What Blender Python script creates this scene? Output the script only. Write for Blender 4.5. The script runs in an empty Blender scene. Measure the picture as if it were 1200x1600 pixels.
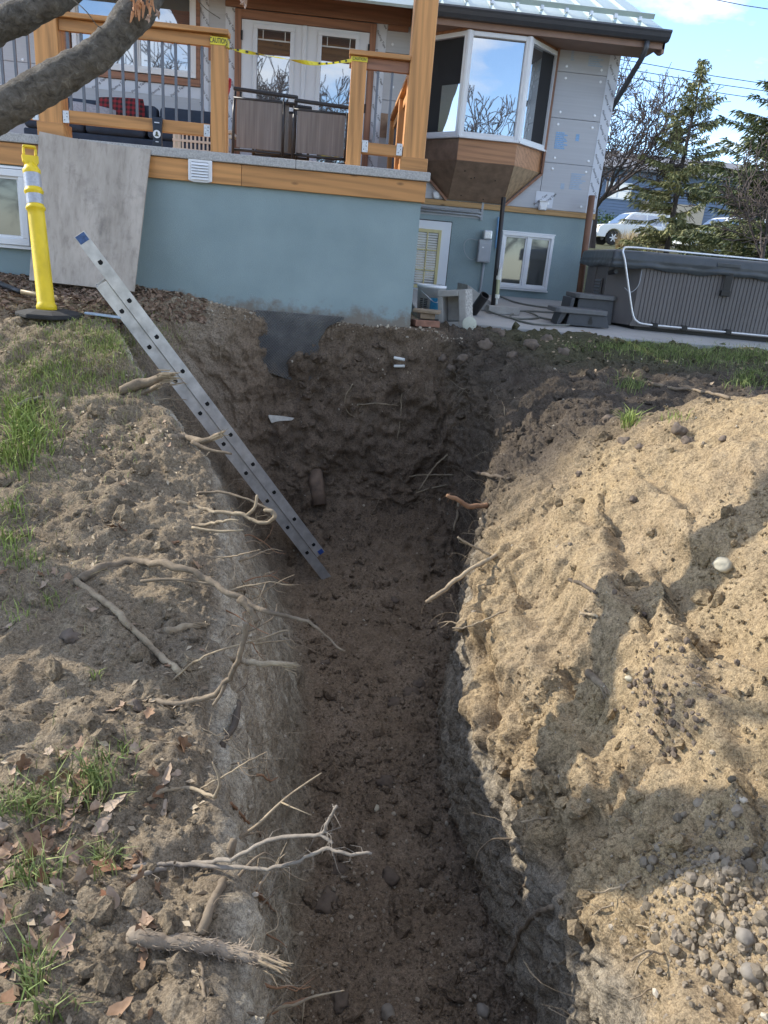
import bpy, math, random
import numpy as np
from mathutils import Vector, Matrix
from mathutils.bvhtree import BVHTree
R_ = math.radians
random.seed(7); rng = np.random.default_rng(11)
SC = bpy.context.scene
COL = SC.collection

# ---------------------------------------------------------------- camera, sky, sun, exposure
F = 1150.0                                   # focal length in units of a 1200 x 1600 picture
EYE = Vector((0.0, 0.0, 1.6))
_d = Vector((-281.3, 3237.4, F)).normalized(); _up = -_d
_ex = Vector((13882.0, -(13882.0*_d.x + F*_d.z)/_d.y, F)).normalized()
_ey = _up.cross(_ex)
if _ey.z < 0: _ey = -_ey
ROT = Matrix((_ex, _ey, _up))                # camera (x right, y down, z forward) -> world
cam = bpy.data.cameras.new('camera'); camo = bpy.data.objects.new('camera', cam); COL.objects.link(camo)
_c = [ROT @ Vector(v) for v in ((1, 0, 0), (0, -1, 0), (0, 0, -1))]
camo.matrix_world = Matrix.Translation(EYE) @ Matrix((( _c[0].x, _c[1].x, _c[2].x), (_c[0].y, _c[1].y, _c[2].y), (_c[0].z, _c[1].z, _c[2].z))).to_4x4()
cam.sensor_fit = 'VERTICAL'; cam.sensor_height = 24.0; cam.lens = 24.0*F/1600.0
cam.clip_start = 0.02; cam.clip_end = 1500.0
SC.camera = camo

SUN_EL, SUN_AZ = R_(30.0), R_(24.0)          # azimuth: from -X turned towards +Y
SUN = Vector((-math.cos(SUN_AZ)*math.cos(SUN_EL), math.sin(SUN_AZ)*math.cos(SUN_EL), math.sin(SUN_EL)))
world = bpy.data.worlds.new('World'); SC.world = world; world.use_nodes = True
def build_world():
    nt = world.node_tree; N = nt.nodes; L = nt.links
    bg = N['Background']; bg.inputs['Strength'].default_value = 0.15
    sky = N.new('ShaderNodeTexSky'); sky.sky_type = 'NISHITA'; sky.sun_disc = False
    sky.sun_elevation = SUN_EL
    sky.sun_rotation = math.atan2(SUN.x, SUN.y)
    sky.altitude = 400; sky.air_density = 0.8; sky.dust_density = 0.3; sky.ozone_density = 2.2
    tc = N.new('ShaderNodeTexCoord')
    mp = N.new('ShaderNodeMapping'); mp.inputs['Scale'].default_value = (1.0, 1.0, 2.6); mp.inputs['Location'].default_value = (0.9, 0.4, 0.65)
    nz = N.new('ShaderNodeTexNoise'); nz.inputs['Scale'].default_value = 2.6; nz.inputs['Detail'].default_value = 9; nz.inputs['Roughness'].default_value = 0.56
    rp = N.new('ShaderNodeValToRGB'); rp.color_ramp.elements[0].position = 0.50; rp.color_ramp.elements[1].position = 0.65
    mx = N.new('ShaderNodeMix'); mx.data_type = 'RGBA'
    mx.inputs['B'].default_value = (5.3, 5.05, 4.7, 1)
    L.new(tc.outputs['Generated'], mp.inputs['Vector']); L.new(mp.outputs['Vector'], nz.inputs['Vector'])
    L.new(nz.outputs['Fac'], rp.inputs['Fac']); L.new(rp.outputs['Color'], mx.inputs['Factor'])
    L.new(sky.outputs['Color'], mx.inputs['A']); L.new(mx.outputs['Result'], bg.inputs['Color'])
build_world()
sl = bpy.data.lights.new('sun', 'SUN'); sl.energy = 2.1; sl.angle = R_(0.53); sl.color = (1.0, 0.93, 0.82)
so = bpy.data.objects.new('sun', sl); COL.objects.link(so); so.rotation_euler = SUN.to_track_quat('Z', 'Y').to_euler()
vs = SC.view_settings; vs.view_transform = 'Standard'; vs.look = 'None'; vs.gamma = 1.0; vs.use_curve_mapping = False
vs.exposure = 1.62

# ---------------------------------------------------------------- helpers
def at(px, py, Y):
    r = ROT @ Vector((px-600.0, py-800.0, F)); return EYE + r*((Y-EYE.y)/r.y)
def atd(px, py, d):
    r = ROT @ Vector((px-600.0, py-800.0, F)); return EYE + r*(d/F)
def atz(px, py, z):
    r = ROT @ Vector((px-600.0, py-800.0, F)); return EYE + r*((z-EYE.z)/r.z)
def atx(px, py, X):
    r = ROT @ Vector((px-600.0, py-800.0, F)); return EYE + r*((X-EYE.x)/r.x)

class MB:
    def __init__(s): s.v = []; s.f = []
    def add(s, vs_, fs):
        n = len(s.v); s.v += [tuple(p) for p in vs_]; s.f += [tuple(i+n for i in q) for q in fs]; return s
    def box(s, x0, x1, y0, y1, z0, z1):
        return s.add([(x, y, z) for z in (z0, z1) for y in (y0, y1) for x in (x0, x1)],
                     [(0, 2, 3, 1), (4, 5, 7, 6), (0, 1, 5, 4), (2, 6, 7, 3), (0, 4, 6, 2), (1, 3, 7, 5)])
    def obox(s, M, sx, sy, sz):              # box centred on matrix M
        ps = [M @ Vector((x*sx/2, y*sy/2, z*sz/2)) for z in (-1, 1) for y in (-1, 1) for x in (-1, 1)]
        return s.add(ps, [(0, 2, 3, 1), (4, 5, 7, 6), (0, 1, 5, 4), (2, 6, 7, 3), (0, 4, 6, 2), (1, 3, 7, 5)])
    def bar(s, a, b, w, h, up=(0, 0, 1)):    # rectangular bar from a to b
        a = Vector(a); b = Vector(b); t = (b-a).normalized(); u = Vector(up)
        sd = t.cross(u).normalized(); u = sd.cross(t).normalized()
        ps = [p + sd*(i*w/2) + u*(j*h/2) for p in (a, b) for (i, j) in ((-1, -1), (1, -1), (1, 1), (-1, 1))]
        return s.add(ps, [(0, 1, 2, 3), (7, 6, 5, 4), (0, 4, 5, 1), (1, 5, 6, 2), (2, 6, 7, 3), (3, 7, 4, 0)])
    def tube(s, pts, rad, n=8, cap=True):
        pts = [Vector(p) for p in pts]; m = len(pts)
        if not hasattr(rad, '__len__'): rad = [rad]*m
        vs_ = []; u = None
        for i, p in enumerate(pts):
            t = (pts[min(i+1, m-1)] - pts[max(i-1, 0)])
            t = t.normalized() if t.length > 1e-9 else Vector((0, 0, 1))
            if u is None:
                u = t.orthogonal().normalized()
            else:
                u = (u - t*u.dot(t)); u = u.normalized() if u.length > 1e-6 else t.orthogonal().normalized()
            w = t.cross(u)
            for k in range(n):
                a = 2*math.pi*k/n; vs_.append(p + (u*math.cos(a) + w*math.sin(a))*rad[i])
        fs = [(i*n+k, i*n+(k+1) % n, (i+1)*n+(k+1) % n, (i+1)*n+k) for i in range(m-1) for k in range(n)]
        if cap: fs += [tuple(range(n-1, -1, -1)), tuple((m-1)*n+k for k in range(n))]
        return s.add(vs_, fs)
    def prism(s, poly, d):                   # polygon (3-D points) extruded by vector d
        n = len(poly); d = Vector(d); ps = [Vector(p) for p in poly]
        return s.add(ps + [p+d for p in ps], [tuple(range(n-1, -1, -1)), tuple(range(n, 2*n))] + [(i, (i+1) % n, (i+1) % n+n, i+n) for i in range(n)])
    def lathe(s, c, prof, n=20, axis=None):  # prof: (radius, height) rings about vertical through c, or about axis matrix
        c = Vector(c); M = axis or Matrix.Identity(3)
        vs_ = []
        for r, h in prof:
            for k in range(n):
                a = 2*math.pi*k/n; vs_.append(c + M @ Vector((r*math.cos(a), r*math.sin(a), h)))
        m = len(prof)
        fs = [(i*n+k, i*n+(k+1) % n, (i+1)*n+(k+1) % n, (i+1)*n+k) for i in range(m-1) for k in range(n)]
        fs += [tuple(range(n-1, -1, -1)), tuple((m-1)*n+k for k in range(n))]
        return s.add(vs_, fs)
    def quad(s, a, b, c, d): return s.add([a, b, c, d], [(0, 1, 2, 3)])
    def build(s, name, m, parent=None, bevel=0.0, smooth=False, kind=None, label=None, seg=2):
        me = bpy.data.meshes.new(name)
        o = bpy.data.objects.new(name, me)
        off = wloc(parent) if parent else Vector((0, 0, 0))
        me.from_pydata([(x-off.x, y-off.y, z-off.z) for x, y, z in s.v], [], s.f)
        me.materials.append(m); me.update()
        COL.objects.link(o)
        if parent: o.parent = parent
        if smooth: me.shade_smooth()
        if bevel:
            b = o.modifiers.new('bevel', 'BEVEL'); b.width = bevel; b.segments = seg; b.limit_method = 'ANGLE'; b.angle_limit = R_(40)
        if kind: o['kind'] = kind
        if label: o['label'] = label
        return o
def wloc(o):
    v = Vector((0, 0, 0))
    while o: v += o.location; o = o.parent
    return v
def tag(o, label, cat, group=None, kind=None):
    o['label'] = label; o['category'] = cat
    if group: o['group'] = group
    if kind: o['kind'] = kind
    return o
def thing(name, label, cat, loc=(0, 0, 0), group=None):
    o = bpy.data.objects.new(name, None); o.empty_display_size = 0.1; COL.objects.link(o); o.location = loc
    return tag(o, label, cat, group)
def dup(o, parent=None, loc=None, name=None):
    c = o.copy(); COL.objects.link(c)
    if parent: c.parent = parent
    if loc is not None: c.location = loc
    for ch in list(o.children): dup(ch, c)
    return c
def npmesh(name, v, f, m, parent=None, smooth=True, kind=None):
    """v (n,3), f (k,3|4) numpy arrays"""
    me = bpy.data.meshes.new(name); v = np.asarray(v, np.float32); f = np.asarray(f, np.int32)
    me.vertices.add(len(v)); me.vertices.foreach_set('co', v.ravel())
    k, w = f.shape
    me.loops.add(k*w); me.loops.foreach_set('vertex_index', f.ravel())
    me.polygons.add(k); me.polygons.foreach_set('loop_start', np.arange(0, k*w, w, dtype=np.int32))
    me.polygons.foreach_set('loop_total', np.full(k, w, np.int32))
    me.polygons.foreach_set('use_smooth', np.full(k, smooth, bool))
    me.update(calc_edges=True); me.validate(); me.materials.append(m)
    o = bpy.data.objects.new(name, me); COL.objects.link(o)
    if parent: o.parent = parent
    if kind: o['kind'] = kind
    return o
def catmull(pts, n=6):
    P = [Vector(p) for p in pts]
    if len(P) < 3: return P
    Q = [P[0]*2-P[1]] + P + [P[-1]*2-P[-2]]; out = []
    for i in range(1, len(Q)-2):
        for k in range(n):
            t = k/n; a, b, c, d = Q[i-1], Q[i], Q[i+1], Q[i+2]
            out.append(0.5*((2*b) + (c-a)*t + (2*a-5*b+4*c-d)*t*t + (3*b-a-3*c+d)*t**3))
    return out + [P[-1]]

# ---- numpy gradient noise
_perm = rng.permutation(256).astype(np.int32); _perm = np.concatenate([_perm, _perm, _perm])
_grad = rng.normal(size=(256, 3)).astype(np.float32); _grad /= np.linalg.norm(_grad, axis=1, keepdims=True)
def noise3(p):
    p = np.asarray(p, np.float32); i = np.floor(p).astype(np.int32); f = p-i; i &= 255
    u = f*f*f*(f*(f*6-15)+10); out = 0
    for dx in (0, 1):
        wx = u[:, 0] if dx else 1-u[:, 0]
        for dy in (0, 1):
            wy = u[:, 1] if dy else 1-u[:, 1]
            for dz in (0, 1):
                wz = u[:, 2] if dz else 1-u[:, 2]
                h = _perm[_perm[_perm[(i[:, 0]+dx) & 255] + ((i[:, 1]+dy) & 255)] + ((i[:, 2]+dz) & 255)] & 255
                g = _grad[h]
                out = out + wx*wy*wz*(g[:, 0]*(f[:, 0]-dx) + g[:, 1]*(f[:, 1]-dy) + g[:, 2]*(f[:, 2]-dz))
    return out*1.5
def fbm(p, s, o=4, r=0.5, ridge=False):
    a = 1.0; t = 0; w = 0
    for k in range(o):
        n = noise3(p*s + k*17.3)
        t = t + a*((1-2*np.abs(n)) if ridge else n); w += a; a *= r; s *= 2.03
    return t/w
_cell = rng.random((256, 3)).astype(np.float32)
def worley(p, s):
    p = np.asarray(p, np.float32)*s; i = np.floor(p).astype(np.int32); best = np.full(len(p), 9.0, np.float32); cid = np.zeros(len(p), np.int32)
    for dx in (-1, 0, 1):
        for dy in (-1, 0, 1):
            for dz in (-1, 0, 1):
                c = i + np.array([dx, dy, dz], np.int32); cc = c & 255
                h = _perm[_perm[_perm[cc[:, 0]] + cc[:, 1]] + cc[:, 2]] & 255
                d = ((c + _cell[h] - p)**2).sum(1); k = d < best
                best = np.where(k, d, best); cid = np.where(k, h, cid)
    return np.sqrt(best), cid

# ---- materials
def _nodes(name):
    m = bpy.data.materials.new(name); m.use_nodes = True; nt = m.node_tree
    return m, nt.nodes, nt.links, nt.nodes['Principled BSDF']
def _coord(N, L, scale=(1, 1, 1), kind='Object'):
    t = N.new('ShaderNodeTexCoord'); mp = N.new('ShaderNodeMapping'); mp.inputs['Scale'].default_value = scale
    L.new(t.outputs[kind], mp.inputs['Vector']); return mp.outputs['Vector']
def _noise(N, L, vec, s, det=5, rough=0.55, dist=0.0):
    n = N.new('ShaderNodeTexNoise'); n.inputs['Scale'].default_value = s; n.inputs['Detail'].default_value = det
    n.inputs['Roughness'].default_value = rough; n.inputs['Distortion'].default_value = dist
    if vec: L.new(vec, n.inputs['Vector'])
    return n.outputs['Fac']
def _ramp(N, L, fac, stops):
    r = N.new('ShaderNodeValToRGB'); e = r.color_ramp.elements
    while len(e) < len(stops): e.new(0.5)
    for el, (p, c) in zip(e, stops):
        el.position = p; el.color = (*c, 1) if len(c) == 3 else c
    L.new(fac, r.inputs['Fac']); return r.outputs['Color']
def _mix(N, L, fac, a, b, mode='MIX'):
    m = N.new('ShaderNodeMix'); m.data_type = 'RGBA'; m.blend_type = mode
    for nm, x in (('Factor', fac), ('A', a), ('B', b)):
        if isinstance(x, bpy.types.NodeSocket): L.new(x, m.inputs[nm])
        elif nm == 'Factor': m.inputs[nm].default_value = x
        else: m.inputs[nm].default_value = (*x, 1)
    return m.outputs['Result']
def _bump(N, L, b, h, strength=0.3, dist=0.01, prev=None):
    n = N.new('ShaderNodeBump'); n.inputs['Strength'].default_value = strength; n.inputs['Distance'].default_value = dist
    L.new(h, n.inputs['Height'])
    if prev: L.new(prev, n.inputs['Normal'])
    if b: L.new(n.outputs['Normal'], b.inputs['Normal'])
    return n.outputs['Normal']
def plain(name, col, rough=0.6, var=0.18, scale=18, bump=0.0, bscale=120, metal=0.0, stretch=(1, 1, 1), spec=0.5, det=5, bdist=0.004):
    m, N, L, b = _nodes(name); v = _coord(N, L, stretch)
    f = _noise(N, L, v, scale, det)
    c = _ramp(N, L, f, [(0.25, [x*(1-var) for x in col]), (0.75, [min(1, x*(1+var)) for x in col])])
    L.new(c, b.inputs['Base Color']); b.inputs['Roughness'].default_value = rough; b.inputs['Metallic'].default_value = metal
    b.inputs['Specular IOR Level'].default_value = spec
    if bump: _bump(N, L, b, _noise(N, L, v, bscale, 4), bump, bdist)
    return m
def wood(name, col, axis='X', dark=0.55, knots=True, rough=0.55):
    m, N, L, b = _nodes(name)
    long, across = 0.9, 16.0
    sc = [across]*3; sc['XYZ'.index(axis)] = long
    v = _coord(N, L, sc)
    n1 = _noise(N, L, v, 1.0, 6, 0.6, 0.8)
    wv = N.new('ShaderNodeTexWave'); wv.bands_direction = 'DIAGONAL'; wv.inputs['Scale'].default_value = 0.55; wv.inputs['Distortion'].default_value = 7; wv.inputs['Detail'].default_value = 3; wv.inputs['Detail Scale'].default_value = 0.7
    L.new(v, wv.inputs['Vector'])
    c0 = _ramp(N, L, n1, [(0.3, [x*dark for x in col]), (0.5, col), (0.75, [min(1, x*1.25) for x in col])])
    c1 = _mix(N, L, 0.35, c0, _ramp(N, L, wv.outputs['Fac'], [(0.0, [x*dark*0.9 for x in col]), (0.6, [min(1, x*1.1) for x in col])]))
    oi = N.new('ShaderNodeObjectInfo')
    hs = N.new('ShaderNodeHueSaturation'); mr = N.new('ShaderNodeMapRange'); mr.inputs['To Min'].default_value = 0.82; mr.inputs['To Max'].default_value = 1.12
    L.new(oi.outputs['Random'], mr.inputs['Value']); L.new(mr.outputs['Result'], hs.inputs['Value']); L.new(c1, hs.inputs['Color'])
    out = hs.outputs['Color']
    if knots:
        vk = N.new('ShaderNodeTexVoronoi'); sk = [5.5]*3; sk['XYZ'.index(axis)] = 2.2
        L.new(_coord(N, L, sk), vk.inputs['Vector']); vk.inputs['Scale'].default_value = 1.0
        k = _ramp(N, L, vk.outputs['Distance'], [(0.04, (1, 1, 1)), (0.1, (0, 0, 0))])
        out = _mix(N, L, k, out, [x*0.35 for x in col])
    L.new(out, b.inputs['Base Color']); b.inputs['Roughness'].default_value = rough
    _bump(N, L, b, n1, 0.25, 0.003)
    return m
def glass(name, tint=(0.012, 0.016, 0.02), refl=0.36, rough=0.015):
    m, N, L, b = _nodes(name)
    g = N.new('ShaderNodeBsdfGlossy'); g.inputs['Roughness'].default_value = rough; g.inputs['Color'].default_value = (0.92, 0.96, 1, 1)
    b.inputs['Base Color'].default_value = (*tint, 1); b.inputs['Roughness'].default_value = 0.4
    v = _coord(N, L); bm = _bump(N, L, None, _noise(N, L, v, 1.6, 2), 0.06, 0.02); L.new(bm, g.inputs['Normal'])
    mx = N.new('ShaderNodeMixShader'); mx.inputs['Fac'].default_value = refl
    L.new(b.outputs[0], mx.inputs[1]); L.new(g.outputs[0], mx.inputs[2]); L.new(mx.outputs[0], N['Material Output'].inputs['Surface'])
    return m
M = {}
ORANGE = (0.56, 0.27, 0.09)
M['wood_x'] = wood('stained_cedar_along', ORANGE, 'X'); M['wood_z'] = wood('stained_cedar_upright', ORANGE, 'Z'); M['wood_y'] = wood('stained_cedar_deep', ORANGE, 'Y')
M['brown_x'] = wood('brown_trim_along', (0.29, 0.14, 0.08), 'X', knots=False); M['brown_z'] = wood('brown_trim_upright', (0.29, 0.14, 0.08), 'Z', knots=False)
M['sill_wood'] = wood('raw_sill_wood', (0.42, 0.25, 0.1), 'X')
M['ply_x'] = wood('fir_plywood', (0.42, 0.21, 0.10), 'X', 0.6, False); M['osb'] = plain('brown_sheathing', (0.26, 0.175, 0.12), 0.8, 0.3, 9, 0.2, 60)
M['ply_pale'] = wood('pale_fir_plywood', (0.36, 0.25, 0.15), 'X', 0.6, False)
M['white'] = plain('white_vinyl', (0.74, 0.75, 0.76), 0.35, 0.03, 4)
M['white_door'] = plain('white_door_paint', (0.68, 0.71, 0.75), 0.4, 0.03, 3)
M['glass'] = glass('window_glass'); M['glass_dim'] = glass('dim_window_glass', (0.035, 0.04, 0.04), 0.10, 0.04)
M['glass_bay'] = glass('bay_glass', (0.01, 0.015, 0.02), 0.40, 0.01)
M['metal_dark'] = plain('charcoal_gutter', (0.085, 0.09, 0.10), 0.4, 0.1, 8, 0, metal=0.2)
M['black'] = plain('black_plastic', (0.012, 0.012, 0.013), 0.45, 0.2, 10)
M['black_metal'] = plain('dark_chair_frame', (0.028, 0.03, 0.033), 0.4, 0.15, 30)
M['baluster'] = plain('grey_baluster_metal', (0.15, 0.16, 0.18), 0.4, 0.1, 20, metal=0.3)
M['galv'] = plain('galvanised_bracket', (0.62, 0.64, 0.66), 0.35, 0.2, 60, metal=0.5)
M['lettering'] = plain('dark_ink', (0.03, 0.03, 0.04), 0.7, 0.1)
M['tape'] = plain('white_flashing_tape', (0.62, 0.65, 0.7), 0.5, 0.05, 6, 0.1, 9)
M['grey_pvc'] = plain('grey_conduit', (0.34, 0.36, 0.38), 0.45, 0.08, 8)
M['blue_ink'] = plain('pale_blue_print', (0.24, 0.42, 0.66), 0.6, 0.25, 60)
M['blue_ink_faint'] = plain('faint_blue_print', (0.36, 0.45, 0.56), 0.6, 0.12, 40)
# ---------------------------------------------------------------- the ground with the trench (one sheet, built as a loft of cross-sections)
def pchip(x, y, q):
    """monotone cubic along axis 0: x (n,), y (n,m), q (k,) -> (k,m)"""
    x = np.asarray(x, float); y = np.asarray(y, float); h = np.diff(x)[:, None]; dl = np.diff(y, axis=0)/h
    d = np.zeros_like(y); d[0] = dl[0]; d[-1] = dl[-1]
    w1 = 2*h[1:]+h[:-1]; w2 = h[1:]+2*h[:-1]; a = dl[:-1]; b = dl[1:]; ok = (a*b) > 0
    with np.errstate(divide='ignore', invalid='ignore'):
        d[1:-1] = np.where(ok, (w1+w2)/(w1/np.where(ok, a, 1)+w2/np.where(ok, b, 1)), 0)
    i = np.clip(np.searchsorted(x, q)-1, 0, len(x)-2); t = ((q-x[i])/(x[i+1]-x[i]))[:, None]; hh = (x[i+1]-x[i])[:, None]
    return (2*t**3-3*t**2+1)*y[i] + (t**3-2*t**2+t)*hh*d[i] + (-2*t**3+3*t**2)*y[i+1] + (t**3-t**2)*hh*d[i+1]
# station: Y, ground left z, lip left X, [wall left], floor z, floor left X, floor right X, wall-top right (X,z), crest (X,z), beyond (X,z), right z
ST = [
 (-90.0, -3.0, -.10, -3.0, .02, .97, (.95, -3.0), (1.9, -3.0), (3.2, -3.0), -3.0),
 (-8.0, -.60, -.10, -.60, .02, .97, (.95, -.6), (1.9, -.6), (3.2, -.6), -.6),
 (-5.0, -.45, -.10, -.60, .02, .97, (.95, -.5), (1.9, .0), (3.2, .0), -.4),
 (-2.0, -.30, -.10, -1.32, .02, .97, (.95, -.4), (2.0, .5), (3.2, .6), .1),
 (0.0, -.14, -.12, -1.32, .02, .97, (.92, .0), (2.1, .70), (3.3, .85), .4),
 (1.0, -.08, -.18, -1.31, .02, .97, (.90, -.05), (2.2, .85), (3.3, 1.0), .5),
 (1.35, -.06, -.22, -1.305, .02, .97, (.90, -.16), (2.22, .88), (3.3, 1.03), .52),
 (1.7, -.04, -.27, -1.30, .03, .97, (.90, -.32), (2.25, .92), (3.3, 1.06), .55),
 (2.4, .05, -.40, -1.29, .05, .93, (.84, -.46), (2.32, 1.0), (3.3, 1.1), .6),
 (3.0, .16, -.47, -1.28, .07, .84, (.76, -.40), (2.35, 1.05), (3.3, 1.1), .6),
 (3.5, .28, -.54, -1.27, .03, .78, (.84, -.16), (2.35, 1.05), (3.3, 1.02), .6),
 (3.9, .40, -.65, -1.26, .02, .82, (.96, .04), (2.15, .98), (3.3, .86), .6),
 (4.4, .55, -.95, -1.25, .0, .92, (1.10, .24), (1.70, .68), (3.2, .70), .65),
 (5.2, .90, -1.48, -1.24, -.10, 1.08, (1.32, .46), (1.80, .70), (3.2, .76), .75),
 (5.9, 1.0, -1.74, -1.20, -.22, 1.2, (1.40, .50), (1.9, .78), (3.2, .84), .85),
 (6.5, 1.04, -1.72, -.88, -.38, 1.25, (1.35, .50), (1.85, .86), (3.2, .9), .9),
 (6.8, 1.06, -1.62, -.42, -.46, 1.15, (1.22, .52), (1.7, .90), (3.2, .92), .92),
 (6.90, 1.07, -1.45, .30, -.50, 1.0, (1.15, .65), (1.65, .92), (3.2, .93), .93),
 (6.975, 1.08, -1.35, .93, -.5, .9, (1.1, .86), (1.6, .93), (3.2, .93), .93),
 (7.05, 1.08, -1.2, .95, -.46, .9, (1.1, .90), (1.6, .93), (3.2, .93), .93),
 (7.3, 1.08, -1.1, .95, -.4, .9, (1.1, .92), (1.6, .93), (3.2, .93), .93),
 (8.2, 1.0, -1.1, .93, -.4, .9, (1.1, .93), (1.6, .93), (3.2, .93), .93),
 (10.4, 1.1, -1.1, 1.08, -.4, .9, (1.1, 1.08), (1.6, 1.08), (3.2, 1.08), 1.0),
 (14.0, 1.5, -1.1, 1.5, -.4, .9, (1.1, 1.5), (1.6, 1.5), (3.2, 1.5), 1.4),
 (22.0, 2.1, -1.1, 2.1, -.4, .9, (1.1, 2.1), (1.6, 2.1), (3.2, 2.1), 2.1),
 (33.0, 2.42, -1.1, 2.42, -.4, .9, (1.1, 2.42), (1.6, 2.42), (3.2, 2.42), 2.42),
 (41.0, 2.87, -1.1, 2.87, -.4, .9, (1.1, 2.87), (1.6, 2.87), (3.2, 2.87), 2.87),
 (80.0, 4.2, -1.1, 4.2, -.4, .9, (1.1, 4.2), (1.6, 4.2), (3.2, 4.2), 4.2),
 (600.0, 8.0, -1.1, 8.0, -.4, .9, (1.1, 8.0), (1.6, 8.0), (3.2, 8.0), 8.0)]
def build_ground():
    PX, PZ, Y = [], [], []
    for (y, zl, lx, zf, fl, fr, wt, cr, be, zr) in ST:
        deep = min(1.0, max(0.0, (zl-zf)/1.2))
        xs = [-400, -30, -4.5, lx-1.15, lx, lx+.10*deep+.02, lx+(fl-lx)*.55, fl, (fl+fr)/2, fr, fr+(wt[0]-fr)*.4+.02, wt[0], wt[0]+(cr[0]-wt[0])*.41, cr[0], be[0], 6.0, 30, 400]
        zs = [zl-.6 if y < 8 else zl, zl-.1, zl+.05, zl+.03, zl-.02*deep, zl-.22*deep, zf+(zl-zf)*.42, zf, zf-.03*deep, zf, zf+(wt[1]-zf)*.55, wt[1], wt[1]+(cr[1]-wt[1])*.56, cr[1], be[1], zr, zr, zr]
        PX.append(xs); PZ.append(zs); Y.append(y)
    PX = np.array(PX); PZ = np.array(PZ); Y = np.array(Y)
    nseg = [8, 14, 60, 105, 22, 50, 60, 66, 66, 50, 52, 115, 100, 46, 36, 20, 8]
    us = np.concatenate([np.arange(n)/n + k for k, n in enumerate(nseg)] + [[len(nseg)]])
    vs_ = np.concatenate([np.linspace(-90, -8, 8, False), np.linspace(-8, .3, 26, False), np.linspace(.3, 1.0, 40, False), np.linspace(1.0, 4.2, 270, False), np.linspace(4.2, 5.6, 84, False), np.linspace(5.6, 6.7, 66, False), np.linspace(6.7, 7.0, 120, False), np.linspace(7.0, 7.15, 12, False), np.linspace(7.15, 8.4, 34, False), np.linspace(8.4, 11, 16, False), np.linspace(11, 20, 14, False), np.geomspace(20, 600, 22)])
    k = np.arange(len(PX[0])); A = pchip(Y, PX, vs_); B = pchip(Y, PZ, vs_)          # (nv, 18)
    X = pchip(k, A.T, us).T; Z = pchip(k, B.T, us).T                                # (nv, nu)
    nv, nu = X.shape; YY = np.repeat(vs_[:, None], nu, 1)
    P = np.stack([X, YY, Z], -1)
    du = np.gradient(P, axis=1); dv = np.gradient(P, axis=0); Nn = np.cross(du, dv); Nn /= np.linalg.norm(Nn, axis=-1, keepdims=True)+1e-9
    p = P.reshape(-1, 3); n = Nn.reshape(-1, 3); u = np.tile(us, nv); y = p[:, 1]
    W = lambda a, b, c, d: np.clip((u-a)/(b-a), 0, 1)*np.clip((d-u)/(d-c), 0, 1)     # trapezoid over u
    S = lambda q, a, b: np.clip((q-a)/(b-a), 0, 1)
    z_floor = W(6.6, 7.1, 9.0, 9.3); z_lw = W(4.0, 4.4, 6.6, 7.05); z_lt = 1-S(u, 3.7, 4.2)
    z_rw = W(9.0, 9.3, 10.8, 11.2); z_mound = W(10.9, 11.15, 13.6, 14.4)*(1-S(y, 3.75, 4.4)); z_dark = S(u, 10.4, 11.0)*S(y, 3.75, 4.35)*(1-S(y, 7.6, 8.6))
    z_end = S(y, 6.1, 6.6)*W(5.5, 6.6, 9.5, 11.0)*(1-S(y, 7.02, 7.15))
    near = (1-S(y, 9, 14))*(1-S(np.abs(p[:, 0]), 8, 20))
    amp = near*(0.55 + .25*z_lt + .5*z_lw + .35*z_rw + .35*z_mound + .5*z_dark + .25*z_end)
    d = .055*fbm(p, 1.7, 3) + .03*fbm(p, 5.5, 3)
    smooth_w = np.clip(z_lw+.8*z_rw, 0, 1)
    w1, c1 = worley(p + .03*noise3(p*9)[:, None], 11.0); w2, c2 = worley(p, 27.0); w3, _ = worley(p, 60.0)
    lump = np.clip(.62-w1, 0, 1)*((c1 % 7) < 3)
    d = d + .05*lump*(.12+z_dark*1.1+z_floor*.6)*(1-z_mound)*(1-smooth_w) + .014*np.clip(.6-w2, 0, 1)*((c2 % 5) < 2)*(.8+z_floor) + .006*np.clip(.55-w3, 0, 1)
    rid = fbm(p*np.array([1, 1, 1]), 14, 3, .55, True); d = d + .008*(rid-.5)
    # bucket scrapes down the walls (stretched along the dip) and torn faces
    q = p*np.array([1.0, 7.0, .9]); scr = fbm(q, 2.2, 3); d = d + (.03*z_lw+.045*z_rw)*scr
    q2 = p*np.array([2.5, 2.5, 9.0]); d = d + (.012*z_lw+.022*z_rw)*fbm(q2, 1.6, 3, .5, True)
    q3 = p*np.array([1.0, 1.0, 1.0]); crack = np.clip(np.abs(noise3(q3*3.1+5))*9, 0, 1); d = d - .028*(1-crack)*(z_mound*.5+z_rw+z_lt*.45+z_lw*.4)
    # steps and slumps on the spoil slope
    tilt = p[:, 2]*1.0 + .35*p[:, 1] + .25*noise3(p*1.4)
    st = (tilt*2.6) % 1.0; d = d + z_mound*.07*(np.clip(st*5, 0, 1)-st)*(.5+.5*noise3(p*2.1+9))
    d = d + z_mound*.05*fbm(p, 2.6, 3, .5)
    d = d + z_lt*(.035*fbm(p, 3.4, 4, .6)+.016*(fbm(p, 8, 3, .6, True)-.5)); chunk = np.clip(fbm(p+3, 5.0, 4, .6)*6, -.5, 1); d = d + (z_mound*.014+z_rw*.02+z_lt*.020+z_dark*.03)*chunk
    fine = fbm(p, 45, 3, .6); d = d + .0075*fine + .0038*fbm(p, 120, 2)
    lipn = W(3.4, 4.0, 4.3, 5.0)*(1-S(y, 6.5, 7.0)); d = d + lipn*.09*fbm(p*np.array([1, 1.3, 1]), 2.6, 4)
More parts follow.
